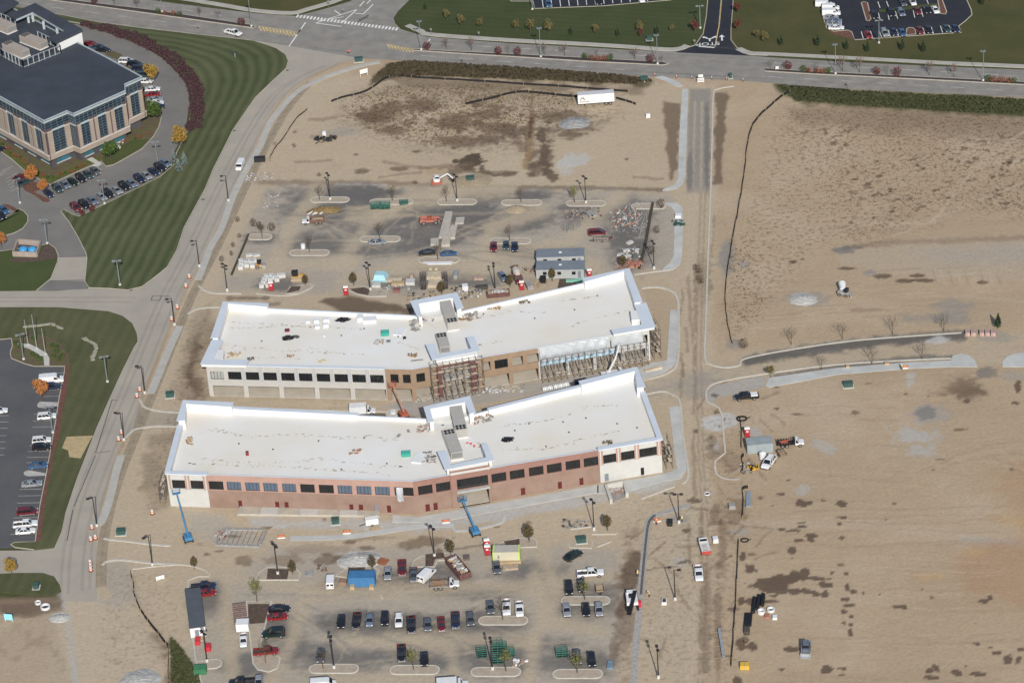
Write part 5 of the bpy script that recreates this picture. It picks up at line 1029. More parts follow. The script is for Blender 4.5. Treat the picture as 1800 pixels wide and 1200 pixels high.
car('sedan','black',(1030,1071),-90,'black sedan below the middle of the right hand island',ROWG)
car('suv','silver',(1053,1071),-90,'silver roofed car below the right end of the right hand island',ROWG,.95)
car('pickup_truck','white',(1038,1006),0,'white crew cab pickup with red cargo standing crosswise by itself',ROWG,1.05)
car('sedan','dark green',(1008,976),GA((995,985),(1022,969)),'dark green sedan parked at an angle near the green transformer',ROWG,1.05)
car('sedan','grey',(564,1152),-92,'grey sedan under the small tree on the lower left island',ROWG)
car('pickup_truck','black',(706,1147),-90,'black pickup with a shiny bed above the middle lower island',ROWG,.98)
car('sedan','black',(746,1158),-90,'black sedan at the right end of the middle lower island',ROWG)
car('suv','grey',(1015,1155),-88,'dark grey car behind the bare tree on the lower right island',ROWG,.95)
car('suv','black',(1040,1159),-90,'black car at the right end of the lower right island',ROWG,.95)
car('sedan','black',(491,1070),0,'black sedan heading the short left row of sideways cars',ROWG,1.05)
car('sedan','red',(488,1084),2,'red sedan tucked below the black one in the left row',ROWG)
car('suv','dark green',(481,1112),180,'dark green estate wagon in the left row of sideways cars',ROWG,1.12)
car('pickup_truck','red',(468,1144),0,'red pickup at the bottom of the left row beside a bare tree',ROWG,.98)
car('pickup_truck','navy',(358,1030),3,'navy pickup at the top of the long grey office trailer',ROWG,1.0)
car('sedan','red',(362,1042),2,'red sedan half hidden behind the long grey office trailer',ROWG)
car('cargo_van','white',(581,1020),88,'white van with a roof rack left of the blue container',ROWG,.93)
car('sedan','silver',(682,1008),-92,'silver sedan right of the blue container',ROWG)
car('pickup_truck','dark red',(707,997),-90,'dark red pickup with a cap behind the silver sedan',ROWG)
car('pickup_truck','grey',(727,1009),-90,'grey pickup with a covered bed beside the slanted white van',ROWG,.9)
car('cargo_van','white',(750,1009),GA((738,1020),(762,997)),'white van standing at a slant beside the flatbed truck',ROWG,.98)
car('sedan','grey',(873,997),-88,'dark grey sedan in front of the cream container',ROWG)
car('pickup_truck','black',(425,1198),180,'black vehicle cut off by the lower edge of the photo',ROWG)
car('hatchback','silver',(455,1198),-90,'silver car cut off by the lower edge of the photo',ROWG)
car('cargo_van','white',(568,1201),0,'white van with roof bars cut off by the lower edge of the photo',ROWG)
# upper car park
UG = 'cars parked in the upper site car park'
car('sedan','silver',(663,426),0,'silver sedan parked along the middle left island',UG)
car('sedan','black',(750,444),180,'black sedan above the island with white trim boards',UG)
car('sedan','blue',(789,446),0,'blue sedan above the island with white trim boards',UG,.98)
car('sedan','dark red',(868,434),-92,'dark red sedan, left of three nosed into the right middle island',UG)
car('hatchback','teal',(890,432),-92,'teal car between the dark red and navy sedans',UG,.95)
car('sedan','navy',(905,434),-90,'navy sedan, right of three nosed into the right middle island',UG)
car('minivan','dark red',(1050,408),0,'dark red minivan next to a small open trailer',UG)
car('sedan','silver blue',(884,486),-74,'silver blue sedan parked at a slant behind the rear building',UG)
# on the streets and the eastern field
car('pickup_truck','white',(410,57),GA((398,54),(424,61)),'white pickup driving along the road at the top left',None,1.05)
car('cargo_van','white',(422,290),-100,'white van parked on the dusty street beside the weedy plot',None,.9)
car('suv','white',(1351,812),GA((1360,802),(1342,825)),'white car standing at an angle below the grey steel container',None,1.1)
car('pickup_truck','white',(1228,1006),-91,'white pickup on the dirt track with pipes on its bed',None,1.0)
# office car park at the upper left
OG = 'cars parked round the office building'
hd1 = GA((97,327),(108,337))
for (x,y),k,c,l in zip([(101,331),(114,325),(128,320),(142,313),(155,307),(167,301)],['suv','sedan','sedan','suv','sedan','sedan'],['teal','silver blue','dark green','black','teal','grey'],
['dark teal car at the lower left end of the office front row','silver blue sedan next to the corner car of the office front row','dark green sedan third from the corner in the office front row','black car fourth from the corner in the office front row','teal sedan fifth from the corner in the office front row','grey sedan nearest the office entrance walk']): car(k,c,(x,y),hd1,l,OG)
hd2 = GA((127,360),(140,370))
for (x,y),k,c,l in zip([(133,364),(148,359),(162,353),(178,346),(190,340),(205,335),(218,327),(231,323),(245,314),(257,309),(270,302),(281,294),(291,287)],['suv','suv','sedan','sedan','suv','sedan','suv','sedan','suv','sedan','sedan','suv','sedan'],['dark red','black','silver blue','silver','black','silver','black','silver blue','navy','silver','navy','black','silver blue'],
['dark maroon car at the lower left end of the row along the striped lawn','black car second in the row along the striped lawn','silver blue sedan third in the row along the striped lawn','silver sedan fourth in the row along the striped lawn','black car beside the lamp in the row along the striped lawn','silver sedan right of the lamp in the row along the striped lawn','black car seventh in the row along the striped lawn','silver blue sedan eighth in the row along the striped lawn','large navy car ninth in the row along the striped lawn','silver sedan tenth in the row along the striped lawn','navy sedan eleventh in the row along the striped lawn','black car twelfth in the row along the striped lawn','silver blue sedan at the upper right end of the row along the striped lawn']): car(k,c,(x,y),hd2,l,OG)
hd3 = GA((28,316),(44,308))
car('sedan','dark red',(35,312),hd3,'dark red sedan beside the orange tree bed left of the office',OG); car('sedan','teal',(42,321),hd3,'teal sedan below the dark red one left of the office',OG); car('sedan','navy',(85,340),hd1,'navy sedan under the small orange tree at the bed end',OG); car('sedan','blue',(6,369),hd2,'blue sedan at the left edge above the round lawn',OG); car('sedan','black',(1,379),hd2,'black sedan at the left edge above the round lawn',OG); car('sedan','navy',(-3,264),hd3,'navy sedan cut off at the left edge beside the office',OG)
hd4 = GA((262,167),(276,166))
for (x,y),k,c,l in zip([(157,77),(172,83),(181,88),(222,107),(236,112),(245,120),(254,131),(256,143),(268,157),(269,166),(272,175),(274,181),(277,187)],['sedan','sedan','sedan','suv','suv','suv','suv','sedan','sedan','sedan','sedan','suv','sedan'],['red','teal','black','white','black','navy','teal','white','white','red','silver','white','black'],
['red sedan peeping out behind the office roof','teal sedan second behind the office roof','black sedan beside the brown bed behind the office','white car right of the brown bed behind the office','black car next to the white one behind the office','navy car under the gold tree behind the office','dark teal car below the navy one behind the office','white sedan hidden by the gold tree behind the office','white sedan above the red one on the loop drive','red sedan beside the office on the loop drive','silver sedan below the red one on the loop drive','white car third below the gold tree on the loop drive','black sedan beside the green tree on the loop drive']):
 car(k,c,(x,y),hd4 if y > 150 else GA((150,74),(166,81))+38,l,OG)
# west car park
WG = 'cars parked in the west car park'
for (x,y),k,c,s,l in [((90,666),'cargo_van','white',1.1,'white utility truck at the top of the west car park'),((92,679),'suv','navy',1.0,'navy car below the white utility truck'),((82,731),'suv','white',1.0,'white car just below the curbed bed in the west car park'),((73,773),'suv','white',1.0,'white car above the black one in the west car park'),((73,785),'suv','black',1.0,'black car below the white one in the west car park'),((67,818),'sedan','blue',1.0,'blue sedan above the second curbed bed in the west car park'),((56,850),'sedan','silver',1.05,'silver sedan by itself in the west car park'),((48,898),'minivan','dark red',1.0,'dark red minivan in the west car park'),((45,920),'pickup_truck','white',1.0,'white pickup with a black bed in the west car park'),((45,933),'sedan','white',1.0,'white sedan at the bottom of the west car park'),((-3,722),'sedan','white',1.0,'white sedan cut off at the left edge of the west car park')]: car(k,c,(x,y),3,l,WG,s)
# the dark car parks beyond the road
NG = 'cars in the dark car park beyond the road'
hdv = GA((1448,26),(1475,26))+2
for (x,y),k,c,s,l in [((1448,7),'cargo_van','white',.95,'white van at the top of the column of white vehicles'),((1460,13),'cargo_van','white',.95,'white van second from the top in the column of white vehicles'),((1461,22),'cargo_van','white',1.0,'large white van third from the top in the column of white vehicles'),((1460,31),'sedan','silver',1.0,'silver sedan in the middle of the column of white vehicles'),((1466,37),'sedan','silver blue',1.0,'silver blue sedan below the silver one in the column of white vehicles'),((1466,42),'sedan','silver',1.0,'second silver sedan low in the column of white vehicles'),((1470,49),'sedan','white',1.0,'white sedan at the bottom of the column of white vehicles')]: car(k,c,(x,y),hdv,l,NG,s)
hdn = -84
for (x,y),k,c,l in [((1537,27),'suv','black','black car at the left end of the middle row'),((1567,23),'suv','black','black car left of the grey blue one in the middle row'),((1584,22),'suv','silver blue','large grey blue car in the middle row'),((1613,20),'sedan','dark red','dark red sedan in the middle row'),((1629,18),'sedan','black','black sedan right of the dark red one in the middle row'),((1644,18),'sedan','white','white sedan at the right end of the middle row'),((1587,5),'sedan','grey','grey sedan at the top of the picture'),((1604,4),'sedan','white','white sedan at the top of the picture'),((1526,62),'sedan','red','bright red sedan in the front row'),((1555,58),'suv','silver','silver grey car in the front row'),((1571,57),'sedan','navy','navy sedan left of the blue one in the front row'),((1586,58),'sedan','blue','blue sedan left of the rounded bed in the front row'),((1617,54),'sedan','dark red','dark red sedan right of the rounded bed in the front row'),((1632,53),'sedan','black','black sedan next to the dark red one in the front row'),((1664,51),'sedan','teal','dark teal sedan near the right end of the front row'),((1679,51),'sedan','navy','navy sedan at the right end of the front row')]: car(k,c,(x,y),hdn,l+' beyond the road',NG)
car('sedan','blue',(964,7),-86,'blue sedan in the dark car park at the top centre',NG); car('sedan','black',(1052,3),-86,'black sedan at the top edge right of centre',NG); car('sedan','white',(1128,-1),-86,'white sedan cut off at the top edge',NG)

# ------------------------------------------------------------------ trucks and machines
M_RUST = mat('rusty_steel',(.13,.075,.055),.85,.35,1.2); M_ORANGE = mat('machine_orange',(.36,.10,.06),.55,.2,1.0); M_YEL = mat('machine_yellow',(.42,.26,.10),.6,.25,1.0); M_CYAN = mat('machine_blue',(.055,.18,.33),.5,.12,1.0); M_GALV = mat('galvanised',(.36,.38,.39),.45,.12,1.0,metal=.4)
M_RED = mat('toilet_red',(.45,.03,.045),.5,.06,1.0); M_CREAM = mat('cream_panel',(.50,.47,.36),.7,.06,.5); M_WOOD = mat('timber',(.36,.27,.17),.85,.2,1.2); M_PWHITE = mat('white_wrap',(.58,.59,.60),.6,.08,1.2); M_DGREEN = mat('transformer_green',(.035,.075,.065),.6,.15,1); M_DBLUE = mat('container_blue',(.045,.15,.31),.6,.12,.5)
def truck_cab(t,x0,x1,w,m,hood=0):
 b = MB(); g = MB()
 if hood: b.loft([ring(x0,w,.6,1.2),ring(x1-.2,w*.92,.6,1.15),ring(x1,w*.8,.65,1.05)]); cx1 = x1-hood
 else: b.loft([ring(x0,w,.6,1.3),ring(x1,w,.6,1.3)]); cx1 = x1
 cabin(b,g,(x0+.05,cx1),(x0+.1,cx1-.45),1.2,2.1,w*.93,w*.8); b.build('cab',m,t); g.build('windows',M_CGL,t)
 for s in (-1,1): h = MB(); h.box(x1-.1,x1+.02,s*w*.6-.17,s*w*.6+.17,.85,1.02); h.build('headlight',M_LIGHT,t)
def truck(name,label,px,rz,build,cab=PAINT['white'],cabx=(1.2,3.4),w=1.1,hood=1.2,wx=(-2.0,-.9,2.4),r=.48,sc=1.0,cat='truck'):
 g = G(px[0],px[1],1.0); g.z = .05; t = thing(name,label,cat,g.to_tuple(),rz)
 t.scale = (sc,)*3; truck_cab(t,cabx[0],cabx[1],w,cab,hood); wheels(t,wx,w,r)
 f = MB(); f.box(-3.2,cabx[1]-.3,-.45,.45,.5,.72); f.build('chassis',M_TRIM,t); build(t); return t
def dump(t):
 m = MB()
 for a in ((-3.2,.95,-1.15,-1.05,.75,1.75),(-3.2,.95,1.05,1.15,.75,1.75),(.85,.95,-1.05,1.05,.75,1.95),(-3.25,-3.15,-1.05,1.05,.75,1.7),(-3.2,.9,-1.05,1.05,.75,.85)): m.box(*a)
 m.build('tipper_body',M_RUST,t); m = MB(); m.blob((-1.15,0,1.25),(1.95,1.0,.5),12,6,.1,flat=False); m.build('load',mat('load_earth',(.30,.235,.165),.95,.15,1.5),t)
truck('dump_truck','white dump truck with a rusty tipper full of tan earth',(551,387),180,dump,sc=.92)
def stake(t):
 m = MB(); m.box(-3.3,1.0,-1.2,1.2,.9,1.05); m.build('flatbed',M_GALV,t); m = MB()
 for s in (-1.15,1.15):
  for k in range(8): x = -3.2+k*.58; m.box(x-.04,x+.04,s-.04,s+.04,1.05,1.7)
  for z in (1.3,1.6): m.bar((-3.2,s,z),(.9,s,z),.06,.06)
 for y in (-.8,0,.8): m.box(.9,.96,y-.05,y+.05,1.05,2.0)
 m.build('stake_side',M_RUST,t); m = MB()
 for k in range(9): y = -.95+.24*k; m.box(-3.15+.1*(k%3),.5-.2*(k%2),y-.08,y+.08,1.06,1.2+.05*(k%3))
 m.build('load',mat('load_timber',(.25,.17,.11),.9,.3,1.5),t)
truck('flatbed_truck','white stake bed truck with rusty sides loaded with timber',(781,1026),0,stake,sc=.98)
def winchbed(t):
 m = MB(); m.box(-3.3,1.0,-1.1,1.1,.85,1.0); m.box(.7,1.0,-1.1,1.1,1.0,1.9)
 for k in range(5): m.box(-3.2+k*.7,-2.9+k*.7,-1.1,-.8,1.0,1.5); m.box(-3.2+k*.7,-2.9+k*.7,.8,1.1,1.0,1.5)
 m.build('equipment_bed',M_TRIM,t); m = MB(); m.box(-2.4,-.6,-.5,.3,1.0,1.25); m.bar((-2.8,-.4,1.6),(.4,.5,1.5),.16,.16); m.build('orange_gear',M_ORANGE,t)
truck('flatbed_truck','white pickup truck with a black equipment bed and orange gear on the eastern field',(1389,777),GA((1368,779),(1414,776)),winchbed,sc=.95)
def cones(t):
 m = MB(); m.box(-3.3,1.0,-1.1,1.1,.9,1.0); m.build('flatbed',M_PWHITE,t); m = MB()
 for s in (-1.05,1.05): m.bar((-3.2,s,1.6),(.9,s,1.6),.07,.07)
 for k in range(8):
  x = -3.2+k*.58; m.bar((x,-1.05,1.6),(x,1.05,1.6),.07,.07)
  for s in (-1.05,1.05): m.box(x-.03,x+.03,s-.03,s+.03,1.0,1.6)
 m.build('rack',M_PWHITE,t); m = MB(); m.box(-3.38,-3.28,-1.1,1.1,.7,1.5); m.build('striped_tailboard',mat('warning_red',(.40,.06,.05),.6,.5,3.0),t); m = MB()
 for k in range(4): m.box(-2.8+k*.8,-2.3+k*.8,-.6,.6,1.0,1.35)
 m.build('load',mat('load_grey',(.28,.25,.23),.9,.4,2.0),t)
truck('utility_truck','white utility truck with a ladder rack and red striped tail',(1238,958),GA((1242,973),(1233,944)),cones,sc=.95)
def mixer(t):
 m = MB(); m.box(-3.2,1.0,-1.1,1.1,.8,1.0); m.build('deck',M_RUST,t)
 m = MB(); m.loft([[(x,r*math.cos(a),1.9+.0*x+r*math.sin(a)) for a in [i*math.pi/6 for i in range(12)]] for x,r in ((-3.2,.5),(-2.4,.95),(-.6,1.05),(.6,.6))]); m.build('drum',mat('dusty_tank',(.42,.38,.33),.8,.15,1.0),t)
 m = MB(); m.box(-3.6,-2.6,-.9,.9,2.5,2.6); m.tube((-3.2,0,2.2),(-4.3,0,1.2),.25,.2); m.build('chute',M_RUST,t)
truck('concrete_truck','dusty concrete truck with a red cab nosed towards the rear building',(910,486),-80,mixer,cab=PAINT['red'],sc=.98)
def boxvan(t):
 m = MB(); m.box(-3.3,1.05,-1.18,1.18,.8,2.9); m.build('box_body',M_PWHITE,t); m = MB(); m.box(-3.34,-3.3,-1.0,1.0,.9,2.7); m.build('rear_door',M_GALV,t)
truck('box_truck','white box truck parked between the two buildings',(637,722),0,boxvan,sc=.95)
def boom(t):
 m = MB(); m.box(-3.3,1.0,-1.15,1.15,.8,1.3); m.build('utility_body',M_PWHITE,t); m = MB(); m.bar((-1.5,0,1.6),(.6,.2,5.4),.4,.4); m.bar((.6,.2,5.4),(1.6,.3,8.8),.28,.28); m.build('boom',M_PWHITE,t); m = MB(); m.box(-2,-1,-.5,.5,1.3,1.9); m.build('turret',M_PWHITE,t)
truck('boom_truck','white boom truck reaching up to the rear building scaffold',(1080,656),10,boom)
def whitetop(t):
 m = MB(); m.box(-3.3,1.0,-1.15,1.15,.8,2.3); m.build('tank_body',M_PWHITE,t)
truck('box_truck','white truck cut off at the bottom centre of the photo',(795,1203),0,whitetop)
# semi-trailer
g = G(1048,184); t = thing('semi_trailer','white semi trailer standing in the weeds by the road','trailer',g.to_tuple(),1.0); b = MB(); b.box(-5.3,5.3,-1.25,1.25,1.15,3.9); b.build('box_body',M_PWHITE,t); wheels(t,(2.9,4.1),1.1,.5)
m = MB(); m.box(-5.25,5.25,-1.2,1.2,3.905,3.95); m.build('roof',mat('trailer_roof',(.45,.46,.49),.6,.08,.5),t); m = MB()
for s in (-.6,.6): m.box(-3.4,-3.25,s-.06,s+.06,0,1.15)
m.build('landing_leg',M_TRIM,t); m = MB(); lx,lz = -4.6,2.3; m.add([(lx-.2,-1.262,lz),(lx+.5,-1.262,lz+1.1),(lx+.75,-1.262,lz+.75),(lx+.35,-1.262,lz+.45),(lx+.1,-1.262,lz)],[(0,4,3,2,1)]); m.add([(lx+.6,-1.262,lz+.6),(lx+.9,-1.262,lz+1.0),(lx+1.5,-1.262,lz),(lx+1.2,-1.262,lz)],[(0,3,2,1)])
for k in range(8): m.box(-4.8+.36*k,-4.56+.36*k,-1.262,-1.255,1.65,1.95)
m.build('logo',mat('logo_olive',(.17,.15,.07),.7,.1,2),t)
# boom lifts
def lift(label,px,rz,colr,ext,elev,sc=1.0,grp='boom lifts at the buildings'):
 g = G(*px); t = thing('boom_lift',label,'boom lift',g.to_tuple(),rz,grp); m = MB(); m.box(-1.3,1.3,-.95,.95,.45,.95); m.build('chassis',M_TRIM,t); wheels(t,(-.95,.95),1.05,.45)
 m = MB(); m.box(-1.5,.9,-.9,-.25,.95,1.7); m.box(-1.5,.9,.25,.9,.95,1.7); m.box(-1.5,-.6,-.25,.25,.95,1.9); m.build('turret',colr,t)
 e = math.radians(elev); x1,z1 = ext*math.cos(e),1.7+ext*math.sin(e); m = MB(); m.bar((-.9,0,1.6),(x1*.5,0,1.7+ext*.5*math.sin(e)),.36,.36); m.bar((x1*.45,0,1.7+ext*.45*math.sin(e)),(x1,0,z1),.26,.26); m.build('boom',colr if colr is not M_ORANGE else mat('dusty_boom',(.30,.17,.12),.7,.3,1),t)
 m = MB(); m.box(x1,x1+.9,-.9,.9,z1-.5,z1-.42)
 for y in (-.9,.9):
  for x in (x1+.02,x1+.88): m.box(x-.03,x+.03,y-.03,y+.03,z1-.42,z1+.6)
 for z in (z1+.1,z1+.6):
  for a,b in (((x1,-.9),(x1+.9,-.9)),((x1,.9),(x1+.9,.9)),((x1,-.9),(x1,.9)),((x1+.9,-.9),(x1+.9,.9))): m.bar((*a,z),(*b,z),.06,.06)
 m.build('basket',colr,t); return t
lift('blue boom lift with its boom raised to the left end of the brick building',(331,950),104,M_CYAN,12.0,24,grp=None)
lift('blue boom lift in front of the brick building entrance',(835,939),106,M_CYAN,8.5,20,grp=None)
lift('orange boom lift between the two buildings',(709,733),112,M_ORANGE,7.0,40,grp=None)
# telehandler, dozer, roller, excavator, skid steers, paver
M_TELE = mat('faded_red_machine',(.34,.13,.10),.65,.2,1)
g = G(756,393); t = thing('telehandler','faded red telehandler in the upper car park','telehandler',g.to_tuple(),0); m = MB(); m.box(-2.6,2.0,-.9,.9,.8,1.5); m.box(-2.7,-1.4,-1.0,1.0,.9,1.8); m.build('body',M_TELE,t); wheels(t,(-1.7,1.6),1.0,.62)
m = MB(); m.bar((-2.4,.3,2.1),(2.6,.3,1.6),.45,.45); m.bar((2.6,.3,1.6),(3.2,.3,.8),.3,.3); m.build('boom',M_TELE,t); m = MB(); m.box(-.6,.7,-.95,-.15,1.5,2.5); m.build('cab',mat('cab_frame',(.25,.06,.035),.6,.2,1),t); m = MB(); m.box(3.0,3.1,-.7,1.0,.3,1.1)
for y in (-.4,.6): m.box(3.1,4.2,y-.07,y+.07,.3,.38)
m.build('fork',M_TRIM,t)
g = G(524,492); t = thing('bulldozer','yellow bulldozer beside the lower left corner of the upper car park','bulldozer',g.to_tuple(),0)
for s in (-1,1):
 m = MB(); m.loft([[(x,s*.85-.3,z),(x,s*.85+.3,z),(x,s*.85+.3,z2),(x,s*.85-.3,z2)] for x,z,z2 in ((-1.9,.35,.7),(-1.5,.05,1.0),(1.2,.05,1.0),(1.6,.35,.7))]); m.build('track',mat('dusty_track',(.33,.27,.19),.9,.2,2),t)
m = MB(); m.box(-1.6,1.6,-.55,.55,.7,1.5); m.box(.2,1.6,-.5,.5,1.5,1.75); m.build('body',M_YEL,t); m = MB(); m.box(-1.4,.1,-.75,.75,1.5,2.6); m.box(-1.5,.2,-.85,.85,2.6,2.72); m.build('cab',M_TRIM,t); m = MB(); m.add([(2.3,-1.6,.05),(2.3,1.6,.05),(2.2,1.6,.6),(2.35,1.6,1.1),(2.35,-1.6,1.1),(2.2,-1.6,.6)],[(0,1,2,5),(5,2,3,4)]); m.box(2.32,2.45,-1.6,1.6,.05,1.1); m.build('blade',M_YEL,t)
m = MB()
for s in (-1.1,1.1): m.bar((0,s,.5),(2.3,s,.4),.16,.16)
m.build('push_arm',M_YEL,t)
g = G(458,470); t = thing('roller','small yellow compactor beside white block pallets','roller',g.to_tuple(),0); m = MB(); m.box(-1.2,.5,-.7,.7,.5,1.2); m.build('body',M_YEL,t); m = MB(); m.tube((.95,-.75,.55),(.95,.75,.55),.55,n=14); m.build('drum',M_GALV,t); wheels(t,(-.8,),.75,.5); m = MB(); m.box(-.6,.2,-.6,.6,1.2,1.9); m.box(-.8,.4,-.75,.75,1.95,2.05); m.build('canopy',M_TRIM,t)
g = G(768,322); t = thing('excavator','small white excavator on red tracks at the edge of the upper car park','excavator',g.to_tuple(),0)
for s in (-.8,.8): m = MB(); m.loft([[(x,s-.22,z),(x,s+.22,z),(x,s+.22,z2),(x,s-.22,z2)] for x,z,z2 in ((-1.5,.3,.5),(-1.2,.03,.75),(1.2,.03,.75),(1.5,.3,.5))]); m.build('track',mat('red_track',(.30,.09,.06),.8,.2,1),t)
m = MB(); m.tube((0,0,.75),(0,0,1.6),1.05,n=14); m.box(-.5,.7,-.9,.1,1.6,2.6); m.build('house',M_PWHITE,t); m = MB(); m.box(-.4,.75,-.92,.05,1.8,2.4); m.build('cab_window',M_CGL,t)
m = MB(); m.bar((.8,.3,1.4),(3.2,.3,2.6),.28,.3); m.bar((3.2,.3,2.6),(4.6,.3,1.0),.22,.26); m.build('arm',M_PWHITE,t); m = MB(); m.box(4.3,5.0,-.1,.7,.3,1.0); m.build('bucket',M_TRIM,t)
def skid(label,px,rz,col,sc=1.0):
 g = G(*px); t = thing('skid_steer',label,'skid steer',g.to_tuple(),rz); t.scale = (sc,)*3; m = MB(); m.box(-1.5,.9,-.6,.6,.4,1.3); m.build('body',col,t); m = MB(); m.box(-.9,.5,-.5,.5,1.3,2.0); m.build('cab',M_CGL,t); m = MB(); m.box(-.95,.55,-.55,.55,2.0,2.1); m.build('cab_roof',col,t); wheels(t,(-.8,.5),.8,.42)
 m = MB()
 for s in (-.75,.75): m.bar((-1.4,s,1.6),(.6,s,1.3),.16,.2); m.bar((.6,s,1.3),(1.4,s,.4),.16,.2)
 m.build('loader_arm',col,t); m = MB(); m.prism([(1.3,-.95),(2.0,-.95),(2.0,.95),(1.3,.95)],.08,.2); m.box(1.3,1.4,-.95,.95,.2,.75); m.build('bucket',M_GALV,t); return t
skid('grey blue skid steer standing alone on the eastern field',(1417,1146),-100,mat('skid_grey',(.10,.12,.15),.6,.2,1),1.2)
g = G(1483,519); t = thing('mini_mixer','white skid machine with a tank on the eastern field','machine',g.to_tuple(),-30); m = MB(); m.box(-1.4,1.4,-.8,.8,.5,1.3); m.build('body',mat('machine_grey',(.25,.26,.25),.6,.3,1.5),t); wheels(t,(-.9,.9),.9,.45); m = MB(); m.tube((-.4,.6,1.3),(-1.6,2.8,1.7),.75,.95,n=14); m.build('tank',M_PWHITE,t); m = MB(); m.box(.3,1.2,-.7,.7,1.3,2.1); m.build('cab',M_CGL,t); m = MB(); m.bar((1.2,0,.9),(2.3,-.2,.5),.3,.3); m.box(2.1,2.6,-.8,.6,.1,.7); m.build('loader_arm',M_GALV,t)
g = G(1111,1062); t = thing('kerb_paver','white kerb paving machine with a black conveyor beside the fresh kerb','paver',g.to_tuple(),0); m = MB(); m.box(-1.2,1.3,-1.6,2.4,.9,1.7); m.box(-1.0,1.0,1.6,2.8,1.7,2.1); m.build('body',M_PWHITE,t); m = MB(); m.bar((.9,1.5,2.6),(-.9,-5.0,.9),.8,.25); m.build('conveyor',M_BLACK,t)
for a in ((-1.3,2.6),(-1.3,-1.4),(1.2,2.3),(1.2,-1.6)): m = MB(); m.box(a[0]-.25,a[0]+.25,a[1]-.9,a[1]+.9,0,.7); m.build('crawler',M_TRIM,t)
m = MB(); m.box(1.3,2.0,-1.4,-.2,.1,1.3); m.build('hopper',M_RED,t); m = MB(); m.box(-.6,.6,.2,1.2,1.7,2.2); m.build('engine_cover',M_TRIM,t)
# small trailers
def trailer(label,px,rz,L,colr,ramp=True,sc=1.0):
 g = G(*px); t = thing('utility_trailer',label,'trailer',g.to_tuple(),rz); m = MB(); m.box(-L/2,L/2,-.85,.85,.5,.58)
 m.build('deck',M_WOOD if colr is None else colr,t); m = MB()
 for s in (-.85,.85): m.bar((-L/2,s,.95),(L/2,s,.95),.06,.06); [m.box(-L/2+L*k/5-.03,-L/2+L*k/5+.03,s-.03,s+.03,.5,.95) for k in range(6)]
 m.bar((-L/2,-.85,.95),(-L/2,.85,.95),.06,.06); m.bar((-L/2,-.5,.5),(-L/2-1.2,0,.5),.08,.08); m.bar((-L/2,.5,.5),(-L/2-1.2,0,.5),.08,.08); m.build('rail',M_TRIM,t); wheels(t,(.3,),.95,.32)
 if ramp: m = MB(); m.bar((L/2,0,.55),(L/2+1.1,0,1.2),1.6,.06); m.build('ramp',M_RUST,t)
trailer('small open trailer with a raised ramp beside the dark red minivan',(1057,424),0,4.0,mat('trailer_load',(.30,.26,.22),.9,.2,1))
trailer('short flat trailer between parked cars above the right hand island',(1054,1037),90,2.6,None,False)
trailer('small trailer with a tan load near the black flatbed truck',(1374,800),-75,2.6,mat('trailer_tan',(.28,.21,.14),.9,.3,1),False)
g = G(1312,699);
t = car('pickup_truck','black',(1312,696),182,'black pickup with white cargo near the new kerb of the eastern field',None,1.05); m = MB(); m.box(-2.6,-1.0,-.75,.75,.7,1.35); m.build('white_cargo',M_PWHITE,t)

# ------------------------------------------------------------------ lamps, signs, poles
M_BRONZE = mat('bronze_pole',(.030,.025,.022),.5,.15,1); M_GPOLE = mat('grey_pole',(.22,.25,.26),.5,.1,1,metal=.3); M_BASE = mat('lamp_base',(.50,.50,.48),.85,.06,1)
def lamp_proto(name,h,pole,arms,base_h,r=.15,head=(.8,.62,.24),bend=0):
 t = thing(name,name,'street lamp'); m = MB(); m.tube((0,0,0),(0,0,base_h),.34,.32,12); m.build('base',M_BASE,t); m = MB(); m.tube((0,0,base_h),(0,0,h),r,r*.65,8); m.box(-.2,.2,-.2,.2,base_h,base_h+.04); m.build('pole',pole,t)
 for a,L in arms:
  d = Vector((math.cos(R(a)),math.sin(R(a)),0)); m = MB(); m.bar(d*.05+Vector((0,0,h-.15)),d*L+Vector((0,0,h-.12)),.1,.1); m.build('arm',pole,t)
  m = MB(); m.T = Matrix.Translation(d*(L+head[0]*.4)+Vector((0,0,h-.14))) @ Matrix.Rotation(R(a),4,'Z'); m.box(-head[0]/2,head[0]/2,-head[1]/2,head[1]/2,-head[2]/2,head[2]/2); m.build('lamp_head',M_BRONZE if pole is M_BRONZE else M_GPOLE,t)
 return Proto(t)
LP = lamp_proto('parking_lamp',8.1,M_BRONZE,((90,.45),(-90,.45)),.9); LS = lamp_proto('street_lamp',8.1,M_BRONZE,((0,.8),),.75); LR = lamp_proto('road_lamp',9.0,M_GPOLE,((70,1.0),(110,1.0)),   .5,.12); LO = lamp_proto('lawn_lamp',7.6,M_GPOLE,((0,.5),(180,.5)),.5)
PG_ = 'twin headed lamps of the site car parks'
for x,y,a,l in [(580.5,351,20,'parking lamp on the upper left island'),(803.7,353.8,30,'parking lamp on the top middle island'),(1030,357,25,'parking lamp on the top right island beside a leafy sapling'),(1149.8,472.5,15,'parking lamp beside the dark barrier row right of the rear building'),(651,510,30,'parking lamp by the pale blue tarp bundle'),(870.7,512,0,'parking lamp behind the rear building left of the silver blue sedan'),(399.5,511.5,40,'parking lamp at the lower left corner of the upper car park'),
 (488.5,1009,30,'parking lamp on the mulch square right of the white board'),(763.8,977.5,25,'parking lamp beside the slanted white van'),(1044.2,931,20,'parking lamp in front of the loading dock'),(587.3,1174,0,'parking lamp on the lower left island'),(866,1176.5,5,'parking lamp among the green scaffold frames'),(364,1163,30,'parking lamp at the end of the long grey trailer'),(1157.5,1191.3,5,'parking lamp at the lower right of the dirt track'),(1193.5,919,85,'parking lamp beside the crew near the top of the new kerb')]: LP.put(l,G(x,y).to_tuple(),a,1,PG_)
SG_ = 'single armed lamps along the site street'
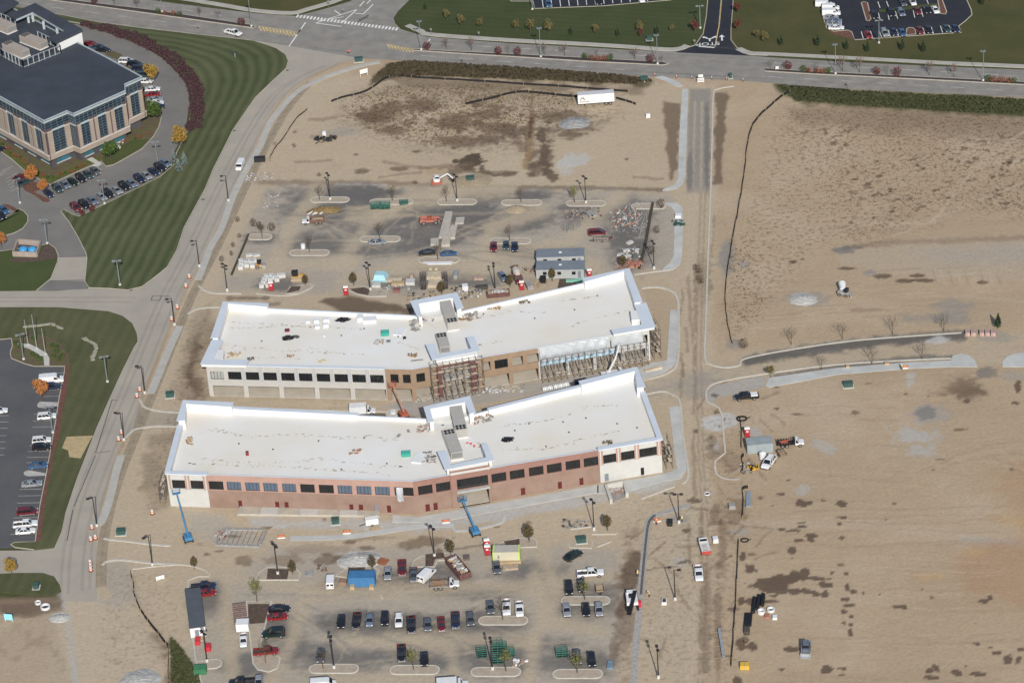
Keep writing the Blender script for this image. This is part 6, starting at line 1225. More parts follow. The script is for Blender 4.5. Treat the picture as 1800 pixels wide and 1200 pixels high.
for x,y,a,l in [(401.7,353.3,185,'street lamp at the upper end of the dusty street'),(350.5,468.5,185,'street lamp left of the upper car park corner'),(307,571,195,'street lamp at the street junction near the rear building'),(254.6,691,175,'street lamp above the drive between the two buildings'),(218,773.5,175,'street lamp below the drive between the two buildings'),(170.4,924.5,190,'street lamp at the lower entrance of the site'),(268,993,205,'street lamp beside the lower site entrance drive'),(1186.8,1053.5,0,'street lamp with one head standing alone by the dirt track')]: LS.put(l,G(x,y).to_tuple(),a,1,SG_)
RG_ = 'tall grey lamps along the arterial road'
for x,y,l in [(740.5,87.5,'grey road lamp at the start of the right median'),(950.8,100,'grey road lamp in the middle of the centre median'),(1156,112.5,'grey road lamp at the right end of the centre median'),(1468.8,129.8,'grey road lamp in the right median left of the round bushes'),(1728.2,142,'grey road lamp near the right edge of the picture'),(442,46.5,'grey road lamp at the right tip of the left median'),(285,21,'grey road lamp among the left median shrubs')]: LR.put(l,G(x,y,.16).to_tuple(),0,1,RG_)
OG_ = 'grey lamps round the office and west lots'
for x,y,a,l in [(35,357,30,'grey lamp on the tip of the round lawn left of the office'),(184,358,0,'grey lamp behind the row of cars along the striped lawn'),(83,428,0,'grey lamp beside the sunken blue basin'),(211,501,0,'grey lamp on the lower tip of the striped lawn'),(189,671,10,'grey lamp on the lawn beside the west car park'),(93,760,0,'grey lamp at the edge of the west car park'),(41.7,631.5,20,'grey lamp in the flagpole bed'),(278,290,0,'grey lamp at the upper end of the office car rows'),(1231,50,0,'grey lamp left of the dark entrance drive'),(936,17,0,'grey lamp at the corner of the top centre car park'),(1545,76,0,'grey lamp below the dark car park at the right')]: LO.put(l,G(x,y,.1).to_tuple(),a,1,OG_)
fp = []
for x,y,h,l in [(49.6,606,7.4,'left of the three silver flagpoles'),(65,612.5,10,'tallest of the three silver flagpoles in the middle'),(80,621.7,7.4,'right of the three silver flagpoles')]:
 g = G(x,y,.12); t = thing('flagpole',l,'flagpole',g.to_tuple(),0,'flagpoles'); m = MB(); m.tube((0,0,0),(0,0,h),.13,.06,8); m.build('pole',mat('silver_pole',(.40,.42,.42),.4,.1,1,metal=.4),t); m = MB(); m.tube((0,0,0),(0,0,.15),.35,n=10); m.build('base',M_BASE,t); m = MB(); m.blob((0,0,h+.08),(.12,.12,.12),8,5); m.build('finial',M_CHR,t)
M_ORP = mat('safety_orange',(.55,.15,.06),.5,.1,2); M_SIGNW = mat('sign_white',(.60,.60,.58),.6,.05,1)
def drum_proto():
 t = thing('traffic_drum','drum','traffic drum'); m = MB()
 for k,(z0,z1) in enumerate(((.08,.35),(.35,.55),(.55,.8),(.8,1.0))): m.tube((0,0,z0),(0,0,z1),.34-.02*k,.33-.02*k,12,mi=k%2)
 m.build('drum',[M_ORP,M_SIGNW],t); m = MB(); m.tube((0,0,0),(0,0,.08),.46,n=12); m.build('rubber_base',M_TRIM,t); return Proto(t)
DR = drum_proto()
for x,y,l in [(333,488.5,'upper drum by the corner of the upper car park'),(327,505,'drum below the uppermost one on the street'),(312,542,'drum right of the junction lamp'),(302,563,'drum left of the junction lamp base'),(246,687,'drum beside the lamp above the middle drive'),(241,698,'drum at the kerb of the middle drive'),(214,762,'drum left of the lamp below the middle drive'),(209,774,'drum below the middle drive'),(268,903,'lone drum left of the blue boom lift'),(162,929,'drum under the lamp at the lower entrance'),(160,950,'left drum of the pair at the lower entrance'),(168,947,'right drum of the pair at the lower entrance'),(159,991,'top drum of the three stacked in line at the lower entrance'),(159.5,997,'middle drum of the three in line at the lower entrance'),(160,1003,'bottom drum of the three in line at the lower entrance')]: DR.put('orange and white '+l,G(x,y,.0).to_tuple(),0,1.15,'orange traffic drums along the site street')
def post_proto():
 t = thing('marker_post','post','marker post'); m = MB(); m.tube((0,0,.05),(0,0,1.1),.08,n=8); m.build('post',M_ORP,t); m = MB(); m.tube((0,0,.6),(0,0,.95),.095,n=8); m.build('white_band',M_SIGNW,t); m = MB(); m.tube((0,0,0),(0,0,.06),.25,n=8); m.build('rubber_base',M_TRIM,t); return Proto(t)
MP = post_proto()
for i,(x,y) in enumerate([(1151,134),(1189,137.5),(1216,138.5),(1251,139.5),(1277,141),(1306,143)]): MP.put(['first','second','third','fourth','fifth','sixth'][i]+' slim marker post from the left across the closed haul road mouth',G(x,y).to_tuple(),0,1,'marker posts across the haul road')
def board(name,label,px,rz,w,h,z0,m_,cat='sign',legs=2,grp=None,back=None):
 g = G(*px); t = thing(name,label,cat,g.to_tuple(),rz,grp); m = MB(); m.box(-w/2,w/2,-.05,.05,z0,z0+h); m.build('panel',m_,t)
 for k in range(legs): x = -w/2+.12+(w-.24)*k/max(1,legs-1) if legs > 1 else 0; m = MB(); m.box(x-.06,x+.06,.051,.15,0,z0+h*.9); m.build('leg',M_SIGNW if legs > 1 else M_GPOLE,t)
 return t
board('site_sign','white board sign on two legs facing the road corner',(640,134),25,2.6,1.4,.9,M_SIGNW)
board('site_sign','white board lying by the lower site entrance',(282,1019),20,2.0,1.0,.2,M_SIGNW); board('site_sign','small pale blue sign at the lower left of the broken ground',(16,1092),-15,2.0,1.6,.5,mat('pale_blue_panel',(.25,.55,.66),.6,.05,1)); board('lawn_sign','dark slanted sign on the striped lawn',(411,99),-70,2.4,1.3,.2,mat('slate_panel',(.10,.12,.13),.6,.1,1)); board('notice_board','small white sign in the right median',(1366,124),0,.9,.8,.5,M_SIGNW)
t = board('road_closed_barricade','white barricade with a notice closing the haul road',(1232,146),0,2.0,.35,.3,M_SIGNW,'barricade')
for z in (.8,1.3): m = MB(); m.box(-1,1,-.05,.05,z,z+.32); m.build('panel',M_SIGNW,t)
m = MB(); m.box(-.7,.7,-.05,.05,1.9,2.7); m.build('notice',M_SIGNW,t)
def stop_sign(label,px,rz):
 g = G(*px); t = thing('stop_sign',label,'stop sign',g.to_tuple(),rz); m = MB(); m.tube((0,0,0),(0,0,2.4),.05,n=6); m.build('post',M_GPOLE,t); m = MB(); m.tube((0,-.08,2.4),(0,-.05,2.4),.42,n=8); m.build('panel',mat('sign_red',(.40,.02,.025),.5,.05,2),t)
 c = MB(); T = Matrix.Translation((0,-.09,2.4)) @ Matrix.Rotation(R(90),4,'X'); cu = bpy.data.curves.new('t','FONT'); cu.body = 'STOP'; cu.align_x = cu.align_y = 'CENTER'; cu.size = .3; o = bpy.data.objects.new('t',cu); COL.objects.link(o); bpy.context.view_layer.update(); me = o.to_mesh(); c.add([T @ v.co for v in me.vertices],[tuple(p.vertices) for p in me.polygons]); o.to_mesh_clear(); bpy.data.objects.remove(o); c.build('lettering',M_SIGNW,t); return t
stop_sign('red stop sign on a post at the mouth of the dusty street',(614.5,102),0)
for x,y,l in [(1221,82,'slim grey sign post left of the dark entrance drive'),(758,62,'road sign post on the north pavement near the median start'),(842,68,'road sign post on the north pavement right of the median start'),(578,13,'sign post at the corner of the north street'),(604,27,'sign post on the painted island of the crosswalk'),(349,56,'dark sign post on the lawn edge of the arterial road'),(814,114,'dark sign post on the weedy bank of the arterial road'),(1491,157,'dark sign post on the grassy bank right of the haul road')]:
 g = G(x,y); t = thing('sign_post',l,'sign',g.to_tuple()); m = MB(); m.tube((0,0,0),(0,0,2.2),.05,n=6); m.build('post',M_GPOLE,t); m = MB(); m.box(-.3,.3,-.03,.03,1.6,2.3); m.build('panel',mat('sign_back',(.16,.15,.14),.6,.1,2),t)

# ------------------------------------------------------------------ trees, shrubs, fences
def leaf_mat(n,a,b): return mat(n,a,.85,.2,.9,col2=b,spec=.15)
L_OLIVE = leaf_mat('olive_leaf',(.060,.046,.022),(.11,.085,.038)); L_GREEN = leaf_mat('green_leaf',(.035,.065,.016),(.075,.115,.03)); L_DARKG = leaf_mat('dark_green_leaf',(.018,.032,.018),(.04,.06,.03)); L_GOLD = leaf_mat('gold_leaf',(.20,.125,.028),(.32,.21,.05)); L_ORNG = leaf_mat('orange_leaf',(.26,.10,.03),(.38,.17,.06)); L_RED = leaf_mat('red_leaf',(.075,.022,.022),(.14,.045,.035)); L_ORED = leaf_mat('rust_leaf',(.16,.055,.028),(.26,.095,.04)); L_PURP = leaf_mat('purple_leaf',(.050,.026,.034),(.095,.05,.055)); L_BLUE = leaf_mat('blue_spruce',(.10,.13,.125),(.17,.21,.20)); L_BRN = leaf_mat('brown_leaf',(.085,.058,.036),(.15,.105,.065)); L_YG = leaf_mat('yellow_green_leaf',(.11,.12,.03),(.19,.19,.06)); L_PINK = leaf_mat('pale_autumn_leaf',(.14,.10,.085),(.21,.155,.13)); L_WEED = leaf_mat('weed_leaf',(.042,.037,.024),(.078,.062,.040))
M_BARK = mat('bark',(.085,.065,.05),.9,.2,2); M_TWIG = mat('twig',(.10,.08,.065),.9,.25,2)
def leaves(mb,c,r,n,s,shape='ball',hollow=.35):
 for _ in range(n):
  while True:
   p = Vector((random.uniform(-1,1),random.uniform(-1,1),random.uniform(-1,1)))
   if hollow < p.length < 1: break
  if shape == 'cone': k = (1-p.z)/2; p = Vector((p.x*k,p.y*k,p.z))
  if shape == 'egg': k = .55+.45*math.cos((p.z+.25)*1.3); p = Vector((p.x*k,p.y*k,p.z))
  q = Vector((c[0]+p.x*r[0],c[1]+p.y*r[1],c[2]+p.z*r[2])); a = Vector((random.gauss(0,1),random.gauss(0,1),random.gauss(0,1))).normalized(); b = a.orthogonal().normalized(); w = a.cross(b); e = s*random.uniform(.6,1.3)
  mb.add([q+b*e,q+w*e*.7,q-b*e,q-w*e*.7],[(0,1,2,3)])
def branches(mb,h,n,sp,up=.55,r=.035,start=.3):
 tips = []
 for k in range(n):
  z = h*(start+(1-start)*.75*k/n); a = k*2.4+random.random(); L = sp*(1.1-.5*k/n); p0 = Vector((0,0,z)); p1 = p0+Vector((math.cos(a)*L*.6,math.sin(a)*L*.6,L*up*1.1)); p2 = p1+Vector((math.cos(a+.3)*L*.4,math.sin(a+.3)*L*.4,L*up*1.1)); mb.tube(p0,p1,r,r*.7,4); mb.tube(p1,p2,r*.7,r*.35,4); tips.append(p2)
  for j in range(3): d = Vector((random.uniform(-.5,.5),random.uniform(-.5,.5),random.uniform(.2,.6)))*L*.7; mb.tube(p1,p1+d,r*.45,r*.25,3); tips.append(p1+d)
 return tips
def tree_proto(name,h,kind,lm,n=120,s=.2,sp=1.0):
 t = thing(name,name,'tree' if kind != 'bush' else 'shrub')
 if kind == 'bush':
  m = MB(); leaves(m,(0,0,h*.5),(sp,sp,h*.5),n,s,hollow=.5); m.build('foliage',lm,t); m = MB(); [m.tube((0,0,0),(math.cos(a)*sp*.5,math.sin(a)*sp*.5,h*.6),.04,.02,4) for a in (0,1.3,2.5,3.9,5.2)]; m.build('stem',M_TWIG,t)
 else:
  m = MB(); m.tube((0,0,0),(0,0,h*.9),.05+.012*h,.02,6)
  tips = branches(m,h,9 if kind == 'bare' else 6,sp*(1.0 if kind == 'bare' else .6)); m.build('trunk',M_BARK,t); c = MB()
  if kind == 'bare':
   for q in tips:
    for j in range(3): c.tube(q,q+Vector((random.uniform(-.3,.3),random.uniform(-.3,.3),random.uniform(.1,.5)))*sp,.014,.008,3)
   if lm:
    for _ in range(n): q = random.choice(tips)*random.uniform(.75,1.05); leaves(c,q,(.25,.25,.25),1,s,hollow=0)
  elif kind == 'cone': leaves(c,(0,0,h*.54),(sp,sp,h*.48),n,s,'cone',.1)
  elif kind == 'egg': leaves(c,(0,0,h*.62),(sp,sp,h*.40),n,s,'egg',.3)
  else: [leaves(c,(math.cos(a)*sp*.45,math.sin(a)*sp*.45,h*(.6+.14*(k%3))),(sp*.62,sp*.62,h*.22),n//5,s,hollow=.2) for k,a in enumerate((0,1.3,2.6,3.9,5.2))]
  c.build('crown' if kind != 'bare' else 'twigs',lm or M_TWIG,t)
 return Proto(t)
SAP = tree_proto('young_tree',4.8,'bare',L_OLIVE,46,.11,1.3); SAPG = tree_proto('young_tree',4.8,'bare',L_YG,170,.15,1.3); OVAL = tree_proto('oval_tree',4.0,'egg',L_OLIVE,420,.17,1.05)
BARE = tree_proto('bare_tree',4.2,'bare',None,0,.1,1.7); CON = tree_proto('conifer',4.0,'cone',L_DARKG,420,.2,1.25); RND = tree_proto('round_shrub',2.6,'bush',L_RED,190,.2,1.25); RNDO = tree_proto('low_shrub',1.6,'bush',L_ORED,120,.17,.95); GRB = tree_proto('green_shrub',1.8,'bush',L_GREEN,120,.18,1.0); OLV = tree_proto('median_tree',4.4,'bare',L_PINK,150,.14,1.5); PURP = tree_proto('hedge_shrub',1.5,'bush',L_PURP,110,.22,1.35); BRNB = tree_proto('dry_shrub',2.2,'bush',L_BRN,130,.13,.95)
GOLD = tree_proto('autumn_tree',7.0,'clump',L_GOLD,900,.3,2.4); GRT = tree_proto('leafy_tree',6.5,'clump',L_GREEN,900,.3,2.5); ORT = tree_proto('orange_tree',5.5,'clump',L_ORNG,700,.28,1.9); SPR = tree_proto('blue_spruce',4.6,'cone',L_BLUE,480,.2,1.7); REDT = tree_proto('red_tree',4.2,'clump',L_RED,360,.22,1.3); OLT = tree_proto('field_tree',4.4,'clump',leaf_mat('dull_gold_leaf',(.085,.075,.03),(.16,.13,.055)),360,.2,1.4)
def plant(P,rows,grp,lab=None,z=.1):
 for i,r in enumerate(rows):
  x,y,l = r[0],r[1],r[2]; sc = r[3] if len(r) > 3 else 1.0
  P.put(l,G(x,y,z).to_tuple(),random.uniform(0,360),sc*random.uniform(.94,1.06),grp)
g1_ = 'saplings on the car park islands'
plant(SAP,[(562,351,'thin sapling on the upper left island'),(690,352.5,'thin sapling on the island with green frames'),(785,354,'thin sapling left of the lamp on the top middle island'),(916,355,'thin sapling on the island with a soil heap'),(544,442.5,'bare sapling on the island with a white barrel',1.1),(667.5,419.5,'bare sapling behind the silver sedan in the upper car park'),(896,422,'sapling above the three nosed in cars'),(770,456,'sapling between the black and blue sedans'),(461,417,'sapling above the brown bushes at the left'),(467,1164,'sapling on the rounded island beside the red pickup',1.1),(568,1174,'sapling right of the lower left grey sedan',1.1),(884,1088,'sapling between the white vehicles on the curbed island',1.15)],g1_,z=.15)
plant(SAPG,[(1010,355.5,'leafy sapling left of the lamp on the top right island'),(452,1056,'yellow leaved sapling at the head of the long mulch island',1.15),(727,1176,'leafy sapling on the middle lower island',1.1),(889.5,1179,'leafy sapling below the green scaffold frames',1.1),(1028,1053,'leafy sapling on the right hand island',1.1),(1015,1182,'leafy sapling on the lower right island',1.15)],g1_,z=.15)
plant(OVAL,[(622,502,'oval olive tree right of a red toilet'),(777,518,'oval olive tree by the scaffold frame stacks'),(897,505,'oval olive tree beside the silver blue sedan'),(971,494,'oval olive tree in front of the lower grey trailer'),(1095,471,'oval olive tree left of the brick pallets'),(537,502,'oval olive tree beside the bulldozer',.85),(515,1010,'oval olive tree right of the left lower mulch square'),(655,1001,'oval olive tree above the blue container'),(793,976,'oval olive tree right of the lamp by the dumpster',1.1),(930.5,952,'oval olive tree behind the cream container',1.15),(1068,932,'oval olive tree right of the dock lamp',1.05),(342,1000,'small oval tree at the lower site entrance',.8)],'oval olive trees round the car parks')
plant(BRNB,[(446,398,'brown shrub left in the clump by the left island',1.2),(457,404,'dark brown shrub in the middle of the clump by the left island',1.2),(478,406,'broad brown shrub right in the clump by the left island',1.35),(418,390,'dry reddish shrub topmost in the column left of the car park',.8),(421,418,'dry shrub second in the column left of the car park',.7),(410,434,'dry shrub third in the column left of the car park',.7),(407,449,'dry shrub fourth in the column left of the car park',.7),(390,460,'dry reddish shrub lowest in the column left of the car park',.85),(1162,366,'tall dry shrub at the top of the right pavement loop',1.3),(1155,410,'dry shrub in the middle of the right pavement loop',1.1),(1146,446,'dry shrub behind the right lamp of the pavement loop',1.1),(1308,612,'rust coloured bush at the kerb corner of the haul road',1.4),(1228,480,'upper dry brush heap on the dirt track',1.3),(1232,498,'lower dry brush heap on the dirt track',1.2),(1312,1130,'dry bush beside the steel pile on the right',.8)],'dry brown shrubs about the site',z=0)
plant(BARE,[(1391,606,'leftmost bare tree along the upper kerb of the east road'),(1481,596,'second bare tree along the upper kerb of the east road'),(1569,587,'third bare tree along the upper kerb of the east road'),(1659,582,'fourth bare tree along the upper kerb of the east road'),(1444,650,'leftmost bare tree along the lower kerb of the east road',.9),(1533,640,'middle bare tree along the lower kerb of the east road'),(1621,631,'rightmost bare tree along the lower kerb of the east road',.95)],'bare street trees of the east road',z=0)
plant(CON,[(1754,577,'dark columnar evergreen at the end of the east road',1.05)],None,z=0); plant(OLT,[(1355,664,'small olive and gold tree at the lower kerb of the east road',.75)],None,z=0)
def along(P,pts,desc,place,grp,z=.16):
 O = ['first','second','third','fourth','fifth','sixth','seventh','eighth','ninth','tenth','eleventh','twelfth']
 plant(P,[(x,y,f'{O[i]} {desc} from the left along {place}',s) for i,(x,y,s) in enumerate(pts)],grp,z=z)
along(RND,[(166,6,.9),(425,44,1.0),(751,87,1.05),(876,95.5,1.0),(910,96,1.05),(1143,109,1.0),(1385,121.5,1.0),(1541,130.5,.95),(1577,132.5,1.0)],'round dark red shrub','the road medians','round red shrubs in the medians')
along(OLV,[(201,8,.8),(241,14,.8),(351,29,.8),(785,86,.8),(829,88,.9),(957,96,.9),(993,98,.85),(1116,104,.85),(1481,125,1.0),(1511,127,1.0),(1634,132,1.0),(1677,135,.9)],'thin pinkish tree','the road medians','thin trees in the medians')
along(BARE,[(135,6,.6),(383,34,.7),(893,95,.6),(1049,100,.5),(1163,110,.55),(1355,122.5,.7),(1559,132,.65),(1435,126,.55)],'leafless small tree','the road medians','leafless small trees in the medians')
along(RNDO,[(290,26,.9),(305,27,1.0),(1040,104.5,1.0),(1051,106.5,1.1),(1062,106,1.0),(1422,127,1.0),(1436,127.5,1.0),(1447,128.5,1.0),(1745,143,1.1),(1760,144,1.2),(1773,145,1.1)],'low rust coloured shrub','the road medians','rust coloured shrubs in the medians')
along(GRB,[(278,24,1.0),(316,28,.9),(1028,103,1.1),(1073,105,1.1),(1412,125,1.1),(1456,128,1.0),(1737,142,1.1),(1782,145,.9)],'small green shrub','the road medians','green shrubs in the medians')
along(OLT,[(786,36,.85),(811,46.5,.8),(844,50.5,.8),(907,55,.9),(933,57.5,1.0),(964,59,1.0),(1048,61,.75),(1125,58,.8),(1181,57,.6)],'dull gold tree','the lawn north of the road','trees on the north lawn')
along(CON,[(748,18,.7),(1004,62,.75),(1086,65,.7),(1155,62,.85),(1373,81,.85),(1437,82,.95),(1488,88,.95),(1525,92,.95),(1586,89,.95),(1623,92,1.0),(1726,9,.9),(1742,2,1.0)],'small dark evergreen','the grass north of the road','evergreens on the north grass')
along(REDT,[(1126,66,.6),(1222,58,.9),(1296,25,.9),(1296,55,.9)],'small red tree','the grass beside the dark entrance drive','red trees by the entrance drive')
along(OLT,[(1330,69,.7),(1345,76,.8)],'low gold bush','the grass right of the dark entrance drive','gold bushes by the entrance drive')
plant(GOLD,[(268,149,'gold autumn tree behind the office corner'),(318,262,'gold autumn tree at the end of the purple hedge'),(21,1012,'small gold tree at the lower left edge',.6)],'gold autumn trees'); plant(GRT,[(272,215,'green tree beside the right office corner'),(196,284,'green tree on the lawn below the office front')],'green trees at the office'); plant(ORT,[(57,325,'orange tree on the bed left of the office corner'),(77,341,'smaller orange tree at the bed end beside a navy sedan',.75),(75,702,'orange tree in the west car park',1.0),(3,435,'pale orange tree at the left edge of the drive',.8)],'orange autumn trees')
plant(SPR,[(307,287,'upper blue spruce at the tip of the striped lawn'),(325,292,'right blue spruce at the tip of the striped lawn'),(315,303,'lowest blue spruce at the tip of the striped lawn')],'blue spruces'); plant(REDT,[(145,384,'dark red shrub tree below the row of cars',.75),(163,376,'second dark red shrub tree below the row of cars',.7)],None)
_hp = gp([(146,46),(175,54),(205,64),(235,75),(262,89),(288,104),(310,125),(326,146),(334,164),(337,185),(336,205),(330,230)],closed=False,sm=5)
for i,p in enumerate(_hp): PURP.put('purple shrub in the long curved hedge round the office loop drive',(p.x+random.uniform(.2,1.2),p.y+random.uniform(-.8,.8),.1),random.uniform(0,360),random.uniform(.85,1.15),'shrubs of the curved purple hedge')
for i,p in enumerate([q for q in _hp if q.y < G(0,110).y+20][::1]): PURP.put('purple shrub in the long curved hedge round the office loop drive',(p.x+2.6+random.uniform(-.6,.6),p.y+1.3+random.uniform(-.9,.9),.1),random.uniform(0,360),random.uniform(.8,1.1),'shrubs of the curved purple hedge')
_k = 0
for a,b,n in (((0,258),(86,320),16),((92,318),(150,292),9),((200,262),(262,238),6)):
 for k in range(n): x = a[0]+(b[0]-a[0])*(k+.5)/n+random.uniform(-3,3); y = a[1]+(b[1]-a[1])*(k+.5)/n-2+random.uniform(-2,2); (RNDO if k%3 else GRB).put('low shrub in the planting bed along the office wall',G(x,y,.1).to_tuple(),random.uniform(0,360),random.uniform(.5,.75),'low shrubs along the office wall')
for x,y in ((28,606),(36,612),(58,625),(66,628),(72,634),(100,620),(95,628),(104,634),(110,628),(92,610),(60,598),(100,612)): GRB.put('low shrub in the flagpole bed',G(x,y,.1).to_tuple(),random.uniform(0,360),random.uniform(.6,.9),'low shrubs in the flagpole bed')
def weeds(name,px,n,s,h,lm):
 P = [G(x,y) for x,y in px]; xs = [p.x for p in P]; ys = [p.y for p in P]; m = MB(); c = 0
 while c < n:
  x = random.uniform(min(xs),max(xs)); y = random.uniform(min(ys),max(ys)); ins = False
  for a,b in zip(P,P[1:]+P[:1]):
   if (a.y > y) != (b.y > y) and x < (b.x-a.x)*(y-a.y)/(b.y-a.y)+a.x: ins = not ins
  if not ins: continue
  c += 1; e = s*random.uniform(.5,1.5); a = random.uniform(0,6.28); H = h*random.uniform(.4,1.4); u = Vector((math.cos(a),math.sin(a),0))*e
  q = Vector((x,y,0)); m.add([q-u*.5,q+u*.5,q+u*.6+Vector((0,0,H)),q-u*.6+Vector((0,0,H*.8))],[(0,1,2,3)])
 o = m.build(name,lm); o['kind'] = 'stuff'; return o
weeds('roadside_weeds',[(660,135),(685,114),(720,109.5),(900,119.5),(1080,133),(1148,143),(1120,148),(900,139),(760,133),(690,136)],5200,.8,.7,L_WEED); weeds('plot_weeds',[(640,165),(700,150),(860,150),(1010,165),(1010,185),(860,240),(760,260),(640,230),(600,190)],2200,.45,.3,L_BRN)
weeds('field_weeds',[(1400,192),(1800,210),(1800,380),(1640,360),(1540,420),(1480,425),(1440,330),(1390,260)],3600,.30,.16,L_BRN); weeds('bank_grass',[(1365,150),(1500,160),(1800,175),(1800,203),(1640,195),(1400,178)],5000,.6,.4,leaf_mat('bank_grass_leaf',(.034,.042,.020),(.062,.066,.034)))
weeds('fence_weeds',[(300,1120),(318,1138),(348,1180),(352,1200),(302,1200)],900,.5,.3,leaf_mat('low_weed_leaf',(.04,.05,.022),(.075,.08,.035))); weeds('verge_weeds',[(1280,430),(1320,405),(1345,560),(1290,590)],260,.35,.25,L_BRN)
M_SILT = mat('silt_fabric',(.014,.014,.016),.8,.4,1.5)
def silt(label,px,h=.75,cat='fence',sm=4,m_=None,name='silt_fence',w=.06):
 P = gp(px,sm=sm,closed=False); c = P[len(P)//2].copy(); c.z = 0; t = thing(name,label,cat,c.to_tuple(),0,'black silt fences' if name == 'silt_fence' else None); Q = []
 for i,p in enumerate(P): Q.append(Vector((p.x+random.uniform(-.12,.12),p.y+random.uniform(-.12,.12),0)))
 m = MB(); ribbon(m,Q,w,0,h); m.build('fabric' if name == 'silt_fence' else 'log',m_ or M_SILT,t,origin=c)
 if name == 'silt_fence':
  m = MB()
  for i,p in enumerate(Q):
   if i%3 == 0: m.box(p.x-.04,p.x+.04,p.y-.10,p.y-.03,0,h+.2)
  s = m.build('stakes',M_WOOD,t,origin=c); s['kind'] = 'stuff'
silt('long winding silt fence along the left edge of the eastern field',[(1388,162),(1372,172),(1352,190),(1332,208),(1319,232),(1312,270),(1308,310),(1298,370),(1290,410),(1282,460),(1276,505),(1276,540),(1281,580),(1287,605)])
silt('silt fence across the top of the weedy plot',[(582,180),(600,173),(645,161),(685,136),(740,138),(830,143),(920,149),(1000,154),(1060,159),(1105,162)],.65); silt('silt fence running to the white semi trailer',[(818,184),(860,175),(900,165),(930,163.5),(990,169.5),(1017,172)],.75); silt('short silt fence right of the semi trailer',[(1083,174),(1105,180),(1118,185)])
silt('low curved silt fence at the left of the weedy plot',[(474,285),(478,270),(500,240),(520,210),(540,193)],.4); silt('sagging silt fence at the lower left of the site',[(229,1007),(235,1030),(237,1050),(248,1075),(265,1098),(290,1130),(296,1145),(296,1215)],.9); silt('silt fence down the lower right of the dirt track',[(1299,950),(1296,1000),(1294,1050),(1290,1110),(1286,1172)],.85); silt('silt fence left of the grey sheet panel',[(1315,858),(1306,860),(1307,880),(1304,912)],.8,sm=2); silt('silt fence below the steel container',[(1308,801),(1304,806),(1306,820),(1304,833)],.8,sm=2); silt('silt fence left of the red toilet on the field',[(1300,736),(1304,760),(1303,788)],.8,sm=2)
silt('low silt fence on the grassy bank by the road',[(1385,153),(1440,156),(1492,160)],.5)
M_LOG = mat('filter_log',(.055,.048,.034),.95,.3,1.2)
silt('straight dark filter log along the right side of the upper car park',[(1148,357),(1135,425),(1124,473)],.4,'barrier',3,M_LOG,'filter_log',.7); silt('straight dark filter log at the left of the upper car park',[(437,413),(407,484)],.4,'barrier',3,M_LOG,'filter_log',.5)

# ------------------------------------------------------------------ site huts, containers, materials
def rbox(name,label,cat,a,b,w,h,mat_,z0=0.0,parts=None,grp=None):
 """box whose near long edge on the ground runs from pixel a to pixel b, w deep"""
 A = G(*a); B = G(*b); L = (B-A).length; rz = math.degrees(math.atan2(B.y-A.y,B.x-A.x)); d = (B-A).normalized(); n = Vector((-d.y,d.x,0)); c = (A+B)/2+n*w/2
 t = thing(name,label,cat,c.to_tuple(),rz,grp); m = MB(); m.box(-L/2,L/2,-w/2,w/2,z0,h); m.build('body',mat_,t)
 if parts: parts(t,L,w,h)
 return t
def toilet_proto():
 t = thing('portable_toilet','t','portable toilet'); m = MB(); m.box(-.55,.55,-.55,.55,.1,2.05); m.build('cabin',M_RED,t); m = MB()
 m.loft([[(-.58+k,y,z) for y,z in ((-.58,2.05),(-.3,2.28),(.3,2.28),(.58,2.05))] for k in (0,1.16)]); m.build('roof',M_SIGNW,t); m = MB(); m.box(-.42,.42,-.585,-.552,.2,1.95); m.build('door',mat('toilet_door',(.36,.025,.035),.5,.06,1),t); m = MB(); m.box(-.25,.25,-.60,-.586,1.3,1.7); m.build('label_plate',M_SIGNW,t); m = MB(); m.box(-.6,.6,-.6,.6,0,.1); m.build('skid',M_TRIM,t); return Proto(t)
PT = toilet_proto()
for x,y,a,l in [(477,509,0,'red portable toilet in front of white block pallets'),(608.5,517,0,'red portable toilet left of a small mulch bed'),(917.5,508,0,'red portable toilet behind the roof edge by the concrete truck'),(1036.5,487,0,'red portable toilet at the right end of the grey trailers'),(1313.5,766,0,'red portable toilet alone on the eastern field'),(856,962,5,'red portable toilet in the middle beside the cream container'),(857,973,0,'red and white portable toilet lowest beside the cream container')]: PT.put(l,G(x,y).to_tuple(),a,1.08,'red portable toilets')
M_TRG = mat('grey_trailer_roof',(.155,.18,.205),.7,.08,.3,detail=8); M_TWALL = mat('trailer_wall',(.33,.34,.34),.7,.08,.6)
def hut(t,L,w,h):
 m = MB(); m.prism([(-L/2-.12,-w/2-.12),(L/2+.12,-w/2-.12),(L/2+.12,w/2+.12),(-L/2-.12,w/2+.12)],h+.004,h+.14); m.build('roof',M_TRG,t)
 for k in range(3): m = MB(); x = -L/2+L*(k+.6)/3.3; m.box(x-.5,x+.5,-w/2-.03,-w/2-.004,h-1.5,h-.6); m.build('window',M_GLASS,t)
 m = MB(); m.box(-.35,.35,-.25,.25,h+.145,h+.35); m.build('roof_vent',M_SIGNW,t); m = MB(); m.box(L/2-1.6,L/2-.8,-w/2-.04,-w/2-.004,.5,h-.5); m.build('door',M_GDOOR,t)
rbox('site_trailer','long grey roofed site trailer, upper of the two at the upper car park','site trailer',(944,470),(1027,467.5),4.2,3.0,M_TWALL,.3,hut)
rbox('site_trailer','long grey roofed site trailer, lower of the two at the upper car park','site trailer',(943,492),(1027,491),4.6,3.0,M_TWALL,.3,hut)
